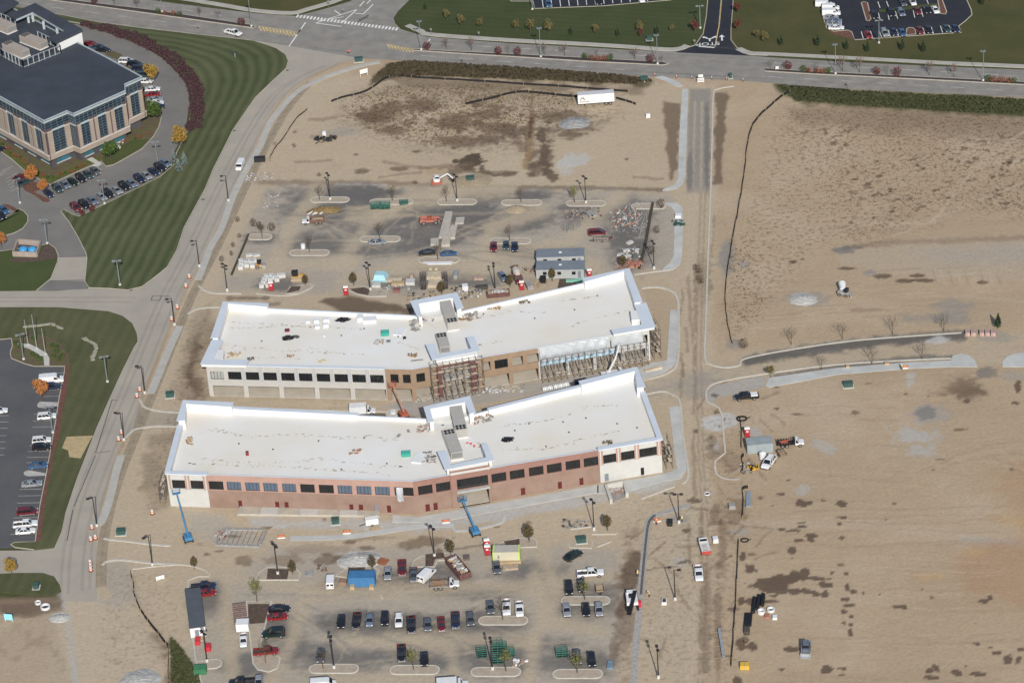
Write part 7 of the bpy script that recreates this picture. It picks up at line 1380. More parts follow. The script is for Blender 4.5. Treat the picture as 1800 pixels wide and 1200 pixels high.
def hoops(t,L,w,h):
 m = MB()
 for k in range(9): x = -L/2+L*k/8; m.tube((x,-w/2,h),(x,0,h+.7),.07,n=5); m.tube((x,0,h+.7),(x,w/2,h+.2),.07,n=5)
 m.build('hoop',M_SIGNW,t)['kind'] = 'stuff'; m = MB()
 for k,(x,z,s) in enumerate(((-.30,.55,.55),(.05,.62,.3),(.32,.62,.3),(.2,.3,.3),(.4,.3,.28))): m.box(x*L-s,x*L+s,-w/2-.03,-w/2-.004,h*z-.28,h*z+.28)
 m.build('panel_mark',M_HVAC2,t)
rbox('storage_trailer','white open trailer with hoops between the two grey site trailers','trailer',(955,465.5),(1011,464.5),2.2,2.4,M_PWHITE,.5,hoops)
def office(t,L,w,h):
 m = MB(); m.prism([(-L/2-.1,-w/2-.1),(L/2+.1,-w/2-.1),(L/2+.1,w/2+.1),(-L/2-.1,w/2+.1)],h+.004,h+.12); m.build('roof',mat('dark_trailer_roof',(.075,.085,.10),.7,.12,.4),t)
 m = MB(); m.box(-L/2-1.8,-L/2-.02,-.9,.9,.3,.6); m.build('front_deck',M_WOOD,t); m = MB(); m.box(-L/2-.04,-L/2-.004,-.2,.7,.5,2.3); m.build('door',M_GDOOR,t); m = MB(); m.box(-L/2-.04,-L/2-.004,-1.2,-.5,1.2,2.1); m.build('window',M_GLASS,t)
 m = MB()
 for k in range(4): m.box(-L/2+2+k*3.6,-L/2+3.1+k*3.6,-w/2-.06,-w/2-.004,.1,.5)
 m.build('step',M_WOOD,t)['kind'] = 'stuff'
g0 = G(362,1106); g1_2 = G(357,1044)
rbox('site_office','long dark roofed site office trailer with a white end standing lengthwise','site trailer',(363,1119),(354,1051),3.4,2.9,M_PWHITE,.3,office)
rbox('deck_box','red topped white deck box in front of the site office trailer','box',(343,1134),(352,1133.5),2.0,1.0,M_RED)
rbox('red_cart','red generator cart beside the lamp at the site office','generator',(360,1145),(370,1145),1.6,1.2,M_RED)
def ribs(t,L,w,h):
 m = MB()
 for k in range(10): x = -L/2+L*(k+.5)/10; m.box(x-.1,x+.1,-w/2-.02,w/2+.02,h+.004,h+.09+.05*(k%3))
 m.build('load',mat('brick_load',(.20,.14,.12),.9,.45,2.5),t)
rbox('flat_trailer','trailer piled with brown bricks beside the long mulch island','trailer',(436,1101),(433,1068),3.0,1.6,mat('brick_trailer',(.15,.11,.10),.9,.3,1),.5,ribs)
rbox('white_van_box','white box trailer at the end of the brick trailer','trailer',(416,1113),(438,1112),2.3,2.4,M_PWHITE,.4);
car('pickup_truck','white',(428,1124),-88,'white pickup with a dark bed below the white box trailer',ROWG,.85)
def dumpr(t,L,w,h):
 m = MB(); m.box(-L/2+.12,L/2-.12,-w/2+.12,w/2-.12,h+.003,h+.02); m.build('lid',mat('green_lid',(.045,.17,.085),.6,.12,1),t)
 m = MB(); [m.box(-L/2+L*k/5-.06,-L/2+L*k/5+.06,-w/2-.06,-w/2-.003,.1,h) for k in range(1,5)]; m.build('rib',mat('green_rib',(.035,.14,.07),.6,.12,1),t)
rbox('dumpster','green lidded dumpster at the lower left corner of the car park','dumpster',(341,1186),(363,1185),2.0,1.4,mat('dumpster_green',(.04,.15,.075),.6,.12,1),0,dumpr)
def corr(mt,n=14):
 def f(t,L,w,h):
  m = MB()
  for k in range(n): x = -L/2+L*(k+.5)/n; m.box(x-.06,x+.06,-w/2-.04,-w/2-.003,.15,h-.15); m.box(x-.06,x+.06,-w/2+.05,w/2-.05,h+.003,h+.03)
  m.build('corrugation',mt,t); m = MB(); m.box(L/2+.004,L/2+.05,-w/2+.1,w/2-.1,.15,h-.15); m.build('end_door',mt,t)
 return f
rbox('storage_container','blue shipping container in the lower car park','container',(613,1032),(659,1031.5),3.0,2.6,M_DBLUE,.1,corr(mat('container_rib',(.05,.16,.32),.6,.1,1)))
for k,(x,l) in enumerate(((619,'left timber crate at the front of the blue container'),(653,'right timber crate at the front of the blue container'))): rbox('timber_crate',l,'crate',(x-4,1036),(x+4,1036),1.0,.9,M_WOOD)
rbox('brick_pallet','small brown pallet between the white van and the blue container','pallet',(597,1029),(609,1029),1.6,.9,mat('brown_pallet',(.23,.15,.11),.9,.2,2))
def lime(t,L,w,h):
 m = MB(); m.box(-L/2-.05,-L/2+.35,-w/2-.03,w/2+.03,.15,h+.03); m.box(L/2-.35,L/2+.05,-w/2-.03,w/2+.03,.15,h+.03); m.build('lime_end',mat('lime_panel',(.40,.52,.14),.6,.06,1),t); m = MB(); m.box(-L/2+.36,L/2-.36,-w/2+.05,w/2-.05,h+.003,h+.04); m.build('roof',mat('cream_roof',(.36,.345,.30),.8,.06,.5),t); m = MB(); m.box(-L/2+1.1,-L/2+1.5,-w/2-.02,-w/2-.003,1.0,1.9); m.build('panel_mark',M_HVAC2,t)
rbox('storage_container','cream shipping container with lime green ends','container',(867,988),(914,987),3.0,2.7,mat('cream_container',(.44,.42,.32),.7,.06,.5),.1,lime)
rbox('timber_stack','stack of planks along the front of the cream container','timber',(873,992),(916,990),1.0,.5,M_WOOD); rbox('timber_rack','pale timber frame rack right of the dark grey sedan','rack',(884,1003),(911,1001),1.6,.5,mat('pale_timber',(.33,.26,.19),.9,.35,2))
def gable(t,L,w,h):
 m = MB(); [m.box(-L/2+L*(k+.5)/12-.06,-L/2+L*(k+.5)/12+.06,-w/2+.05,w/2-.05,h+.003,h+.04) for k in range(12)]; m.build('roof_rib',M_GALV,t); m = MB(); m.box(L/2+.004,L/2+.06,-w/2+.1,w/2-.1,.2,h-.2); m.build('end_door',M_HVAC2,t)
rbox('storage_container','pale grey steel container on the eastern field','container',(1314,799),(1359,795),3.4,2.6,mat('grey_container',(.25,.29,.30),.6,.12,.5),.1,gable)
g = G(1341,806); t = thing('water_tank','white upright tank in front of the pale grey container','tank',g.to_tuple(),0); m = MB(); m.tube((0,0,.1),(0,0,1.7),.85,.85,14); m.tube((0,0,1.7),(0,0,2.0),.85,.3,14); m.build('tank',M_PWHITE,t); m = MB(); m.tube((0,0,0),(0,0,.1),.95,n=14); m.build('base',M_TRIM,t)
def gearpile(name,label,cat,px,rx,ry,n,cols,hmax=.9,smin=.25,smax=.9,lng=False):
 g = G(*px); t = thing(name,label,cat,g.to_tuple(),0)
 for k,mt in enumerate(cols):
  m = MB()
  for _ in range(n//len(cols)):
   x,y = random.uniform(-rx,rx),random.uniform(-ry,ry); a = random.uniform(0,math.pi) if not lng else random.gauss(1.35,.25); s = random.uniform(smin,smax); L = s*(3.5 if lng else 1); w = s*random.uniform(.3,.9) if not lng else .09; z = random.uniform(0,hmax*.5); h = random.uniform(.1,hmax*.5) if not lng else .1
   m.T = Matrix.Translation((x,y,z)) @ Matrix.Rotation(a,4,'Z'); m.box(-L/2,L/2,-w/2,w/2,0,h)
  o = m.build('piece',mt,t); o['kind'] = 'stuff'
 return t
M_BRK = mat('loose_brick',(.31,.14,.10),.9,.25,2); M_GRYP = mat('grey_scrap',(.25,.245,.235),.9,.3,2); M_PINK = mat('pinkish_scrap',(.33,.24,.20),.9,.3,2); M_DKS = mat('dark_scrap',(.06,.055,.05),.9,.3,2); M_PIPE = mat('pale_pipe',(.45,.45,.44),.6,.1,1); M_TEALF = mat('green_scaffold_frame',(.05,.15,.115),.6,.2,1.5); M_ROD = mat('steel_rod',(.28,.275,.27),.6,.2,1,metal=.3)
def roll(name,label,px,rz,L,w,h):
 """open topped roll-off dumpster heaped with debris"""
 g = G(*px); t = thing(name,label,'dumpster',g.to_tuple(),rz); m = MB(); m.box(-L/2,L/2,-w/2,w/2,.2,.35)
 for a in ((-L/2,L/2,-w/2,-w/2+.1),(-L/2,L/2,w/2-.1,w/2),(-L/2,-L/2+.1,-w/2+.1,w/2-.1),(L/2-.1,L/2,-w/2+.1,w/2-.1)): m.box(*a,.35,h)
 m.build('shell',mat('dumpster_rust',(.12,.06,.055),.85,.3,1),t)
 for mt in (M_PWHITE,M_PINK,M_WOOD,M_GRYP):
  m = MB()
  for _ in range(16): x,y,s = random.uniform(-L/2+.6,L/2-.6),random.uniform(-w/2+.5,w/2-.5),random.uniform(.25,.6); m.T = Matrix.Translation((x,y,h-.3+random.uniform(0,.3))) @ Matrix.Rotation(random.uniform(0,3),4,'Z'); m.box(-s,s,-s*.4,s*.4,0,.25)
  m.build('debris',mt,t)['kind'] = 'stuff'
roll('dumpster','rusty dumpster heaped with debris behind the flatbed truck',(806,1003),GA((793,986),(818,1016)),8.0,2.9,1.7); roll('dumpster','brown dumpster of scrap along the rear parapet of the unfinished building',(876,520),3,6.0,2.2,1.4)
rbox('steel_plate','dark rusty plate box above the debris dumpster','box',(815,985),(826,984),1.8,.5,mat('plate_brown',(.12,.09,.085),.9,.2,1))
# precast planks, blocks and pallets in the upper car park
M_CPL = mat('precast_concrete',(.37,.345,.30),.9,.14,.7,detail=8)
def slabthing(name,label,px,h,mt,cat,z0=.05,grp=None):
 P = [G(x,y) for x,y in px]; c = sum(P,Vector())/len(P); t = thing(name,label,cat,c.to_tuple(),0,grp); m = MB(); m.prism([(p.x-c.x,p.y-c.y) for p in P],z0,h); m.build('body',mt,t); return t,c,P
for px,h,l in [([(783,375),(796,374.5),(788,419),(771,420)],.6,'long pale concrete plank stack right of the red telehandler'),([(793,400),(804.5,399),(800,421),(786,422)],.8,'short pale concrete plank stack right of the long one'),([(802,385),(817,384),(815,394),(800,395)],.5,'square concrete form above the short plank stack'),([(778,421),(792,420),(791,434),(776,435)],.9,'concrete block stack at the foot of the long plank stack'),([(757,423),(772,422),(771,432),(757,433)],.7,'concrete form left of the block stack')]:
 t,c,P = slabthing('precast_stack',l,px,h,M_CPL,'concrete units'); m = MB(); n = 5
 for k in range(1,n): a = P[0]+(P[3]-P[0])*k/n-c; b = P[1]+(P[2]-P[1])*k/n-c; m.bar((a.x,a.y,h+.01),(b.x,b.y,h+.01),.08,.05)
 m.build('batten',M_WOOD if h > .7 else M_GRYP,t)['kind'] = 'stuff'
def pallet_proto(name,w,d,h,mt):
 t = thing(name,name,'pallet'); m = MB(); m.box(-w/2,w/2,-d/2,d/2,.14,h); m.build('goods',mt,t); m = MB(); [m.box(-w/2,w/2,y-.06,y+.06,0,.14) for y in (-d/2+.08,0,d/2-.08)]; m.build('pallet',M_WOOD,t); return Proto(t)
PB = pallet_proto('block_pallet',1.2,1.2,1.0,mat('white_block',(.46,.465,.46),.85,.12,2)); PBR = pallet_proto('brick_pallet',1.2,1.2,.9,M_BRK); PW_ = pallet_proto('board_pallet',2.0,1.2,.6,M_PIPE)
for i,(x,y,a) in enumerate([(424,462,5),(424.5,467,4),(423,473,6),(433,464,5),(434,469,3),(437,461,5),(443,464,2),(444,470,3),(447,461,6),(468,489,8),(465,494,6),(463,499,4),(460,505,6),(477,488,5),(475,494,3),(471,504,5),(487,494,4),(490,488,6),(498,487,3),(483,490,3)]): PB.put('white wrapped block pallet in the left corner of the upper car park',G(x,y).to_tuple(),a,1.05,'white block pallets')
for i,(x,y,a) in enumerate([(1107,463,5),(1112,466,10),(1117,464,-5),(1110,470,0),(1120,469,20),(1124,465,5)]): PBR.put('red brick pallet at the lower right of the upper car park',G(x,y).to_tuple(),a,.95,'red brick pallets')
for x,y,a,l in [(1101,442,10,'white board pallet by the dark filter log, topmost'),(1091,450,-20,'white board pallet lying left of the pallet group'),(1102,452,30,'white board pallet in the middle of the pallet group'),(1120,442,80,'grey white board pallet nearest the filter log'),(1107,428,40,'white board pallet above the pallet group'),(438,450,5,'white pipe pallet left in the pair under the left island'),(451,450,5,'white pipe pallet right in the pair under the left island')]: PW_.put(l,G(x,y).to_tuple(),a,.9,'white board pallets')
gearpile('brick_rubble','orange brick rubble spread at the foot of the filter log','rubble',(1110,467),4.2,2.8,110,[M_BRK,M_PINK],.4,.15,.5)
gearpile('material_heap','heap of mixed red and white scrap at the top right of the upper car park','scrap heap',(1101,385),4.5,5.0,90,[M_PINK,M_BRK,M_PIPE,M_GRYP],.7,.2,.8); gearpile('pipe_stack','long pale pipes lying along the top right of the upper car park','pipes',(1112,373),3.0,4.0,20,[M_PIPE],.3,.9,1.3,True); gearpile('pipe_stack','long pale pipes lying against the filter log','pipes',(1132,392),2.0,6.0,18,[M_PIPE,M_PINK],.3,.9,1.4,True)
gearpile('material_heap','grey scrap heap below the right row of islands','scrap heap',(1024,377),5.0,3.2,70,[M_GRYP,M_DKS,M_PINK],.6,.2,.8); gearpile('rod_rack','rack of thin steel rods in the upper car park','steel rods',(1004,398),2.6,2.0,26,[M_ROD],.4,.8,1.1,True); rbox('board_stack','pale board stack right of the grey scrap heap','boards',(1036,383),(1050,380),3.2,.5,M_GRYP); gearpile('material_heap','grey mesh and wire heap lower right of the upper car park','scrap heap',(1112,402),4.5,2.4,50,[M_GRYP,M_ROD],.4,.2,.7)
gearpile('material_heap','mixed crate heap at the top of the brick pallets','scrap heap',(1112,450),2.8,4.2,50,[M_PIPE,M_DKS,M_GRYP],.7,.25,.7); gearpile('material_heap','scattered scrap at the far left of the upper car park','scrap heap',(478,352),2.6,4.5,40,[M_GRYP,M_PIPE,M_ROD],.3,.2,.8); gearpile('material_heap','dusty scrap by the street lamp at the top of the site street','scrap heap',(455,312),4.0,2.6,60,[M_PIPE,M_GRYP],.5,.2,.8); rbox('dark_machine','dark compressor on the dust heap beside the street','compressor',(447,286),(466,285),1.6,1.3,M_TRIM)
# scaffold frames, tarp, lumber at the rear of the unfinished building
def frames(name,label,px,w,d,h,mt,n=7):
 g = G(*px); t = thing(name,label,'scaffold frames',g.to_tuple(),random.uniform(-4,4)); m = MB(); n = 5
 for k in range(n):
  y = -d/2+d*k/(n-1)
  for x in (-w/2,0,w/2): m.tube((x,y,0),(x,y,h),.04,n=4)
  for z in (.3,h*.6,h): m.tube((-w/2,y,z),(w/2,y,z),.045,n=4)
 for x in (-w/2,w/2):
  for z in (.15,h): m.tube((x,-d/2,z),(x,d/2,z),.045,n=4)
 m.build('frame',mt,t); m = MB(); m.box(-w/2+.1,w/2-.1,-d/2+.1,d/2-.1,.1,.16); m.build('base_board',M_TRIM,t)
for x,y,w,d,h,l in [(661,365,2.8,2.4,1.4,'green scaffold frame rack left on the island'),(677,365,2.8,2.4,1.4,'green scaffold frame rack right of the first on the island'),(710,358,2.4,2.0,.8,'low green scaffold frames at the right end of the island'),(847,1150,2.2,2.8,1.4,'green scaffold frame rack left of the lamp'),(875,1140,2.3,3.2,1.7,'green scaffold frame rack topmost right of the lamp'),(875,1160,2.4,3.0,1.7,'green scaffold frame rack below the topmost one'),(897,1150,2.0,2.2,1.3,'green scaffold frame rack at the right of the group'),(988,1150,2.6,2.6,1.5,'green scaffold frame rack left of the dark car at the lower right'),(885,1139,1.6,2.0,1.2,'small green scaffold frame rack behind the group')]: frames('scaffold_rack',l,(x,y),w,d,h,M_TEALF)
for x,y,l in [(744,490,'grey scaffold frame rack behind the rear building, upper left'),(745,505,'grey scaffold frame rack behind the rear building, lower left'),(782,490,'grey scaffold frame rack behind the rear building, upper right'),(783,504,'grey scaffold frame rack behind the rear building, lower right')]: frames('scaffold_rack',l,(x,y),1.4,3.0,1.5,M_STEEL)
for x,y,w,l in [(763,489,3.4,'upper plank stack between the grey frame racks'),(765,503,3.4,'lower plank stack between the grey frame racks')]:
 rbox('plank_stack',l,'planks',(x-13,y+3),(x+13,y+3),3.2,.8,M_PLANK)
for i,(x,y) in enumerate([(757,480),(767,480),(761,494),(771,494)]): rbox('spool_crate',['upper left','upper right','lower left','lower right'][i]+' small cream crate on the plank stacks','crate',(x-3,y),(x+3,y),.9,1.3,mat('cream_crate',(.45,.38,.26),.8,.1,2),.82)
rbox('plank_stack','long tan plank stack right of the pale blue tarp','planks',(688,503),(711,502.5),1.6,.8,M_WOOD); rbox('plank_stack','second tan plank stack behind the long one','planks',(679,496),(706,495.5),1.4,.6,M_PLANK); rbox('white_roll_stack','white rolls on a tan stack beside the plank stack','rolls',(713,502),(729,501.5),2.2,.9,M_PIPE); rbox('brick_crate','pink brown crate behind the white rolls','crate',(721,491),(727,491),1.4,1.2,M_PINK); rbox('board_stack','white board stack right of the lamp at the mulch bed','boards',(654,506),(669,505.5),1.6,.7,M_PIPE); rbox('brick_crate','dark red crate in front of the plank stacks','crate',(691,515),(703,514.5),1.6,.8,mat('dark_red_crate',(.20,.09,.08),.8,.3,2))
gearpile('material_heap','grey scrap strip in front of the plank stacks','scrap heap',(688,508),5.0,1.6,60,[M_GRYP,M_PIPE,M_ROD],.5,.2,.7); gearpile('material_heap','dark block heap behind the front tower of the rear building','scrap heap',(745,522),5.0,2.0,60,[M_DKS,M_GRYP,M_WOOD],.8,.3,.8); gearpile('sand_heap_debris','tan sand and scrap beside the grey frame racks','scrap heap',(771,513),2.6,1.8,34,[M_WOOD,M_GRYP],.5,.2,.6); gearpile('material_heap','scrap yard strip right of the rear tower','scrap heap',(820,515),4.0,3.2,70,[M_GRYP,M_PIPE,M_DKS],.8,.25,.8); rbox('black_bin','long black bin row behind the rear building','bin',(838,511),(858,509),1.4,1.0,M_DKS); rbox('board_stack','pinkish board stack above the black bins','boards',(833,493),(850,492),1.4,.6,M_PINK); rbox('white_tank_crate','white tank crate behind the rear tower','tank',(813,512),(823,511),1.6,1.4,M_PWHITE); rbox('wire_bundle','grey wrapped bundle right of the red toilet by the roof edge','bundle',(928,511),(938,509),2.6,1.3,M_GRYP); gearpile('timber_heap','scattered lumber behind the grey wrapped bundle','timber',(947,500),2.4,2.6,24,[M_WOOD],.4,.5,.9,True); rbox('black_bin','black bin in front of the lower grey trailer','bin',(949,498),(959,498),2.0,1.4,M_BLACK); gearpile('brush_heap','brown brush heap at the left end of the grey trailers','brush',(934,475),2.2,1.6,50,[M_DKS,M_PINK],.9,.2,.6); rbox('green_board','mint green boards at the front of the lower grey trailer','boards',(995,497),(1025,495.5),1.0,.5,mat('mint_board',(.18,.42,.33),.6,.08,1))
rbox('generator','small grey generator cart left of the scrap yard strip','generator',(797,490),(804,490),3.2,1.0,M_GALV)
g = G(669,489); t = thing('tarp_bundle','pale blue tarp bundle in the upper car park','tarp',g.to_tuple(),-14); m = MB(); m.frustum((-1.7,1.9,-1.6,1.7),(-1.4,1.2,-.8,1.4),.05,1.4); m.build('tarp',mat('pale_blue_tarp',(.30,.50,.56),.5,.08,1.5,bump=.3),t); m = MB(); m.box(-2.0,2.3,-2.0,-1.6,.02,.2); m.build('loose_edge',MATS['pale_blue_tarp'],t)
g = G(533,436); t = thing('water_barrel','white barrel behind the left middle island','barrel',g.to_tuple()); m = MB(); m.tube((0,0,0),(0,0,1.2),.62,n=14); m.build('barrel',M_PWHITE,t); m = MB(); m.tube((0,0,1.2),(0,0,1.26),.5,n=12); m.build('lid',M_SIGNW,t)
slabthing('trim_boards','long white trim boards leaning on the lower middle island',[(744,462),(796,461),(794,465.5),(752,466)],.35,M_PWHITE,'boards',.1)
def heap(name,label,px,rx,ry,h,mt,cat='heap'):
 g = G(*px); m = MB(); n = 28; k = 7; vs = [(0,0,h)]; fs = []
 for j in range(1,k+1):
  for i in range(n): a = 2*math.pi*i/n; q = j/k*(1+.22*(vnoise(np.array([i*.7]),np.array([j*.9+rx]))[0]-.5)); vs.append((math.cos(a)*rx*q,math.sin(a)*ry*q,max(0,h*(1-(j/k)**1.6)+.18*h*(random.random()-.5)*(j < k))))
 fs += [(0,1+i,1+(i+1)%n) for i in range(n)]
 for j in range(k-1):
  for i in range(n): fs.append((1+j*n+i,1+(j+1)*n+i,1+(j+1)*n+(i+1)%n,1+j*n+(i+1)%n))
 m.add([(x+g.x,y+g.y,z) for x,y,z in vs],fs); o = m.build(name,mt,None,False,origin=g); return tag(o,label,cat)
M_GRAV = mat('gravel_heap',(.36,.355,.335),.95,.12,1.5,bump=.4); M_EARTH = mat('earth_heap',(.30,.24,.165),.95,.15,1,bump=.4)
heap('gravel_heap','pale gravel heap in the weedy plot',(1010,217),4.5,3.5,.9,mat('grey_gravel',(.24,.245,.24),.95,.15,1.5,bump=.4)); heap('soil_heap','tan soil heap below the island in the upper car park',(907,368),3.0,2.6,.7,M_EARTH); heap('lumber_heap','long brown and yellow heap of stripped timber below the upper left island',(570,370),4.8,2.2,1.0,mat('brown_timber_heap',(.10,.065,.03),.95,.3,.8,detail=9,col2=(.24,.17,.075),bump=.5)); heap('gravel_heap','pale gravel heap on the eastern field left of the tank machine',(1412,527),3.6,3.0,.7,M_GRAV); heap('gravel_heap','pale gravel heap above the blue container',(632,985),5.2,3.4,1.0,M_GRAV); heap('gravel_heap','white gravel heap cut off at the lower left of the photo',(245,1200),4.6,5.0,.9,M_GRAV); heap('gravel_heap','small white sand heap beside the lower lawn',(105,1086),2.4,1.8,.5,M_GRAV); heap('mound','low tan mound round the green transformer by the excavator',(829,318),6.0,4.0,.35,M_EARTH)
for i,(a,b) in enumerate((((541,378),(550,373)),((550,378),(556,374)),((554,377),(563,372)),((562,377),(572,373)))):
 A,B = G(*a),G(*b); t = thing('white_tube',['leftmost','second','third','rightmost'][i]+' white tube lying in front of the brown timber heap','tube',A.to_tuple(),0,'white tubes'); m = MB(); m.tube((0,0,.2),(B.x-A.x,B.y-A.y,.2),.2,n=10); m.build('tube',M_PWHITE,t); m = MB(); m.tube((B.x-A.x,B.y-A.y,.2),((B.x-A.x)*1.03,(B.y-A.y)*1.03,.2),.14,n=10); m.build('bore',M_TRIM,t)
# transformers
def trafo(label,px,w=1.6):
 g = G(*px); t = thing('transformer',label,'transformer',g.to_tuple(),random.uniform(-3,3),'green ground transformers'); m = MB(); m.box(-w/2,w/2,-.7,.8,.15,1.2); m.build('cabinet',M_DGREEN,t); m = MB(); m.box(-w/2-.03,w/2+.03,-.75,.85,1.2,1.28); m.build('lid',mat('transformer_lid',(.04,.085,.075),.6,.1,1),t); m = MB(); m.box(-w/2-.3,w/2+.3,-1.0,1.1,0,.15); m.build('pad',M_CONC,t)
for x,y,l,w in [(631,108,'green transformer at the road corner by the stop sign',2.4),(1132,142,'green transformer at the weedy bank near the haul road',2.2),(827,317,'green transformer on a white pad by the excavator',2.2),(590,919,'green transformer with warning labels in front of the brick building',1.7),(1022,952,'green transformer inside the kerb frame by the dark green sedan',2.2),(1491,679,'green transformer below the east road',2.2),(213,938,'dark transformer left of the blue boom lift',2.0),(299,697,'grey green transformer pad beside the middle drive',2.0),(64,1033,'small teal transformer on the lower left lawn',1.2),(1284,137,'small green cabinet near the haul road mouth',.8),(1142,71,'green cabinet on the lawn by the red tree',1.6)]: trafo(l,(x,y),w)
# barricades, yellow cube, loading dock, forms, trailer in front of the brick building
for x,y,a,l in [(495,946,0,'orange and white barricade beside the concrete forms'),(610,938,0,'small orange barricade in front of the green transformer'),(784,919,5,'small dark topped barricade before the entrance lift'),(1590,648,-5,'orange barricade beside a worker on the east pavement'),(1155,917,0,'orange barricade near the top of the fresh kerb')]:
 g = G(x,y); t = thing('barricade',l,'barricade',g.to_tuple(),a,'orange barricades'); m = MB(); m.box(-.9,.9,-.04,.04,.55,.95); m.build('board',M_ORP,t); m = MB(); m.box(-.9,.9,-.3,-.24,.15,.5); m.build('lower_board',M_SIGNW,t); m = MB(); [m.bar((s,-.3,0),(s,0,1.0),.07,.07) for s in (-.7,.7)]; m.build('leg',M_TRIM,t)
rbox('yellow_crate','bright yellow crate at the bottom right of the site','crate',(1301,1177),(1317,1177),1.5,1.1,mat('crate_yellow',(.52,.34,.05),.6,.08,1),.05,lambda t,L,w,h: [m_.build('strap',M_WOOD,t) for m_ in [MB().box(-.05,.05,-w/2-.02,w/2+.02,.05,h+.02)]])
g = G(654,922); t = thing('tool_trailer','white tool trailer in front of the brick building','trailer',g.to_tuple(),8); m = MB(); m.box(-1.5,1.5,-.8,.8,.5,2.0); m.build('body',M_PWHITE,t); wheels(t,(0,),.85,.32); m = MB(); m.bar((-1.5,0,.6),(-3.0,-.4,.4),.12,.12); m.build('drawbar',M_TRIM,t); m = MB(); m.box(-.9,1.6,-2.4,-1.0,.02,.1); m.build('ramp',M_WOOD,t)
dk = thing('loading_dock','sunken concrete loading ramp with brick debris before the brick building','loading dock',G(1083,872).to_tuple(),0); c = G(1083,872)
for px,h in (([(1063,859),(1067,858),(1077,884),(1072,886)],1.3),([(1095,853),(1099,852),(1105,873),(1100,875)],1.3),([(1067,857),(1096,851),(1096,854),(1068,860)],1.3)): m = MB(); m.prism([(G(x,y).x-c.x,G(x,y).y-c.y) for x,y in px],0,h); m.build('retaining_wall',M_CONC,dk)
m = MB(); m.prism([(G(x,y).x-c.x,G(x,y).y-c.y) for x,y in [(1068,860),(1096,854),(1100,874),(1077,883)]],.0,.08); m.build('ramp_floor',M_GRYP,dk); gearpile('brick_rubble','brick debris lying in the loading ramp','rubble',(1084,868),1.6,2.6,40,[M_BRK,M_PINK],.5,.15,.45)
fm = thing('foundation_form','concrete foundation forms with rebar left of the barricade','formwork',G(430,945).to_tuple(),0); c = G(430,945)
for px in ([(397,929),(462,930),(462,933),(397,932)],[(376,955),(380,955),(397,930),(393,930)],[(455,958),(459,958),(470,934),(466,934)],[(378,956),(457,959),(457,962),(378,959)]): m = MB(); m.prism([(G(x,y).x-c.x,G(x,y).y-c.y) for x,y in px],0,.35); m.build('form_wall',M_GRYP,fm)
m = MB(); [m.bar((G(400+k*9,934).x-c.x,G(400+k*9,934).y-c.y,.3),(G(390+k*9,956).x-c.x,G(390+k*9,956).y-c.y,.3),.08,.08) for k in range(8)]; m.build('rebar',M_RUST,fm)['kind'] = 'stuff'
gearpile('material_heap','rusty form boards left of the foundation forms','scrap heap',(390,943),1.4,2.2,40,[M_BRK,M_RUST,M_PIPE],.5,.2,.6); gearpile('material_heap','grey scrap heap left of the dock lamp','scrap heap',(1015,921),3.4,1.8,50,[M_GRYP,M_ROD,M_DKS],.6,.2,.8); rbox('rust_plate','rust coloured steel sheet by the oval tree above the silver sedan','plate',(660,990),(676,994),2.4,.25,mat('rust_sheet',(.25,.10,.05),.8,.2,1)); gearpile('material_heap','crumpled brown crate beside the gravel heap','scrap heap',(567,1000),1.0,1.2,20,[M_RUST,M_GRYP],1.0,.3,.6); rbox('drain_inlet','small concrete frame right of the left mulch square','frame',(534,1012),(549,1012),2.0,.2,M_GRYP)
# concrete planters / stepped slab in front of the brick wall
m = MB(); P = [G(x,y) for x,y in ((417,906),(423,889.5),(668,897),(668,909))]
fw = thing('front_terrace','long raised concrete terrace with grey panels along the brick wall','terrace',((P[0]+P[2])/2).to_tuple()); c = (P[0]+P[2])/2; m.prism([(p.x-c.x,p.y-c.y) for p in P],0,.5); m.build('slab',M_CPL,fw)
for k in range(7):
 a,b = .02+k*.14,.14+k*.14; q = [P[0]+(P[3]-P[0])*a,P[0]+(P[3]-P[0])*b,P[1]+(P[2]-P[1])*b,P[1]+(P[2]-P[1])*a]; m = MB(); m.prism([((p.x-c.x)*.999,(p.y-c.y)*.999) for p in q],.503,.56); m.build('panel',M_CONC if k%2 else MATS['dusty_kerb'],fw)
# drainage goods on the right
def coil(label,px,sc=1):
 g = G(*px); t = thing('pipe_coil',label,'pipe coil',g.to_tuple(),0,'black drain pipe coils'); t.scale = (sc,)*3; m = MB()
 for z in (.12,.34):
  pts = [(math.cos(a*.42)*1.1,math.sin(a*.42)*.9) for a in range(15)]
  for a,b in zip(pts[:-1],pts[1:]): m.tube((*a,z),(*b,z),.12,n=5)
 m.build('coil',M_BLACK,t); m = MB(); m.tube((1.1,0,.12),(1.9,.6,.1),.11,n=5); m.build('loose_end',M_BLACK,t)
coil('black pipe coil at the head of the silt fence on the field',(1304,737),1.1); coil('small black pipe coil right of the upper end of the lower silt fence',(1309,950),.8)
def pipe(label,a,b,r,mt=M_BLACK,grp='black drain pipes'):
 A,B = G(*a),G(*b); t = thing('drain_pipe',label,'pipe',A.to_tuple(),0,grp); d = B-A; m = MB(); m.tube((0,0,r),(d.x,d.y,r),r,n=12,cap=False); m.build('pipe',mt,t); m = MB(); m.tube((d.x*.003,d.y*.003,r),(d.x*.997,d.y*.997,r),r*.85,n=12,cap=True); m.build('bore',M_TRIM,t)
for a,b,l in [((1324,1078),(1327,1053),'leftmost black pipe of the three'),((1331,1072),(1335,1049),'middle black pipe of the three'),((1340,1066),(1342,1047),'rightmost black pipe of the three')]: pipe(l+' near the manhole rings',a,b,.45)
for i in range(4): pipe(['left','second','third','right'][i]+' black pipe in the bundle below the manhole rings',(1309.5+i*3,1101),(1311.5+i*3,1080),.32)
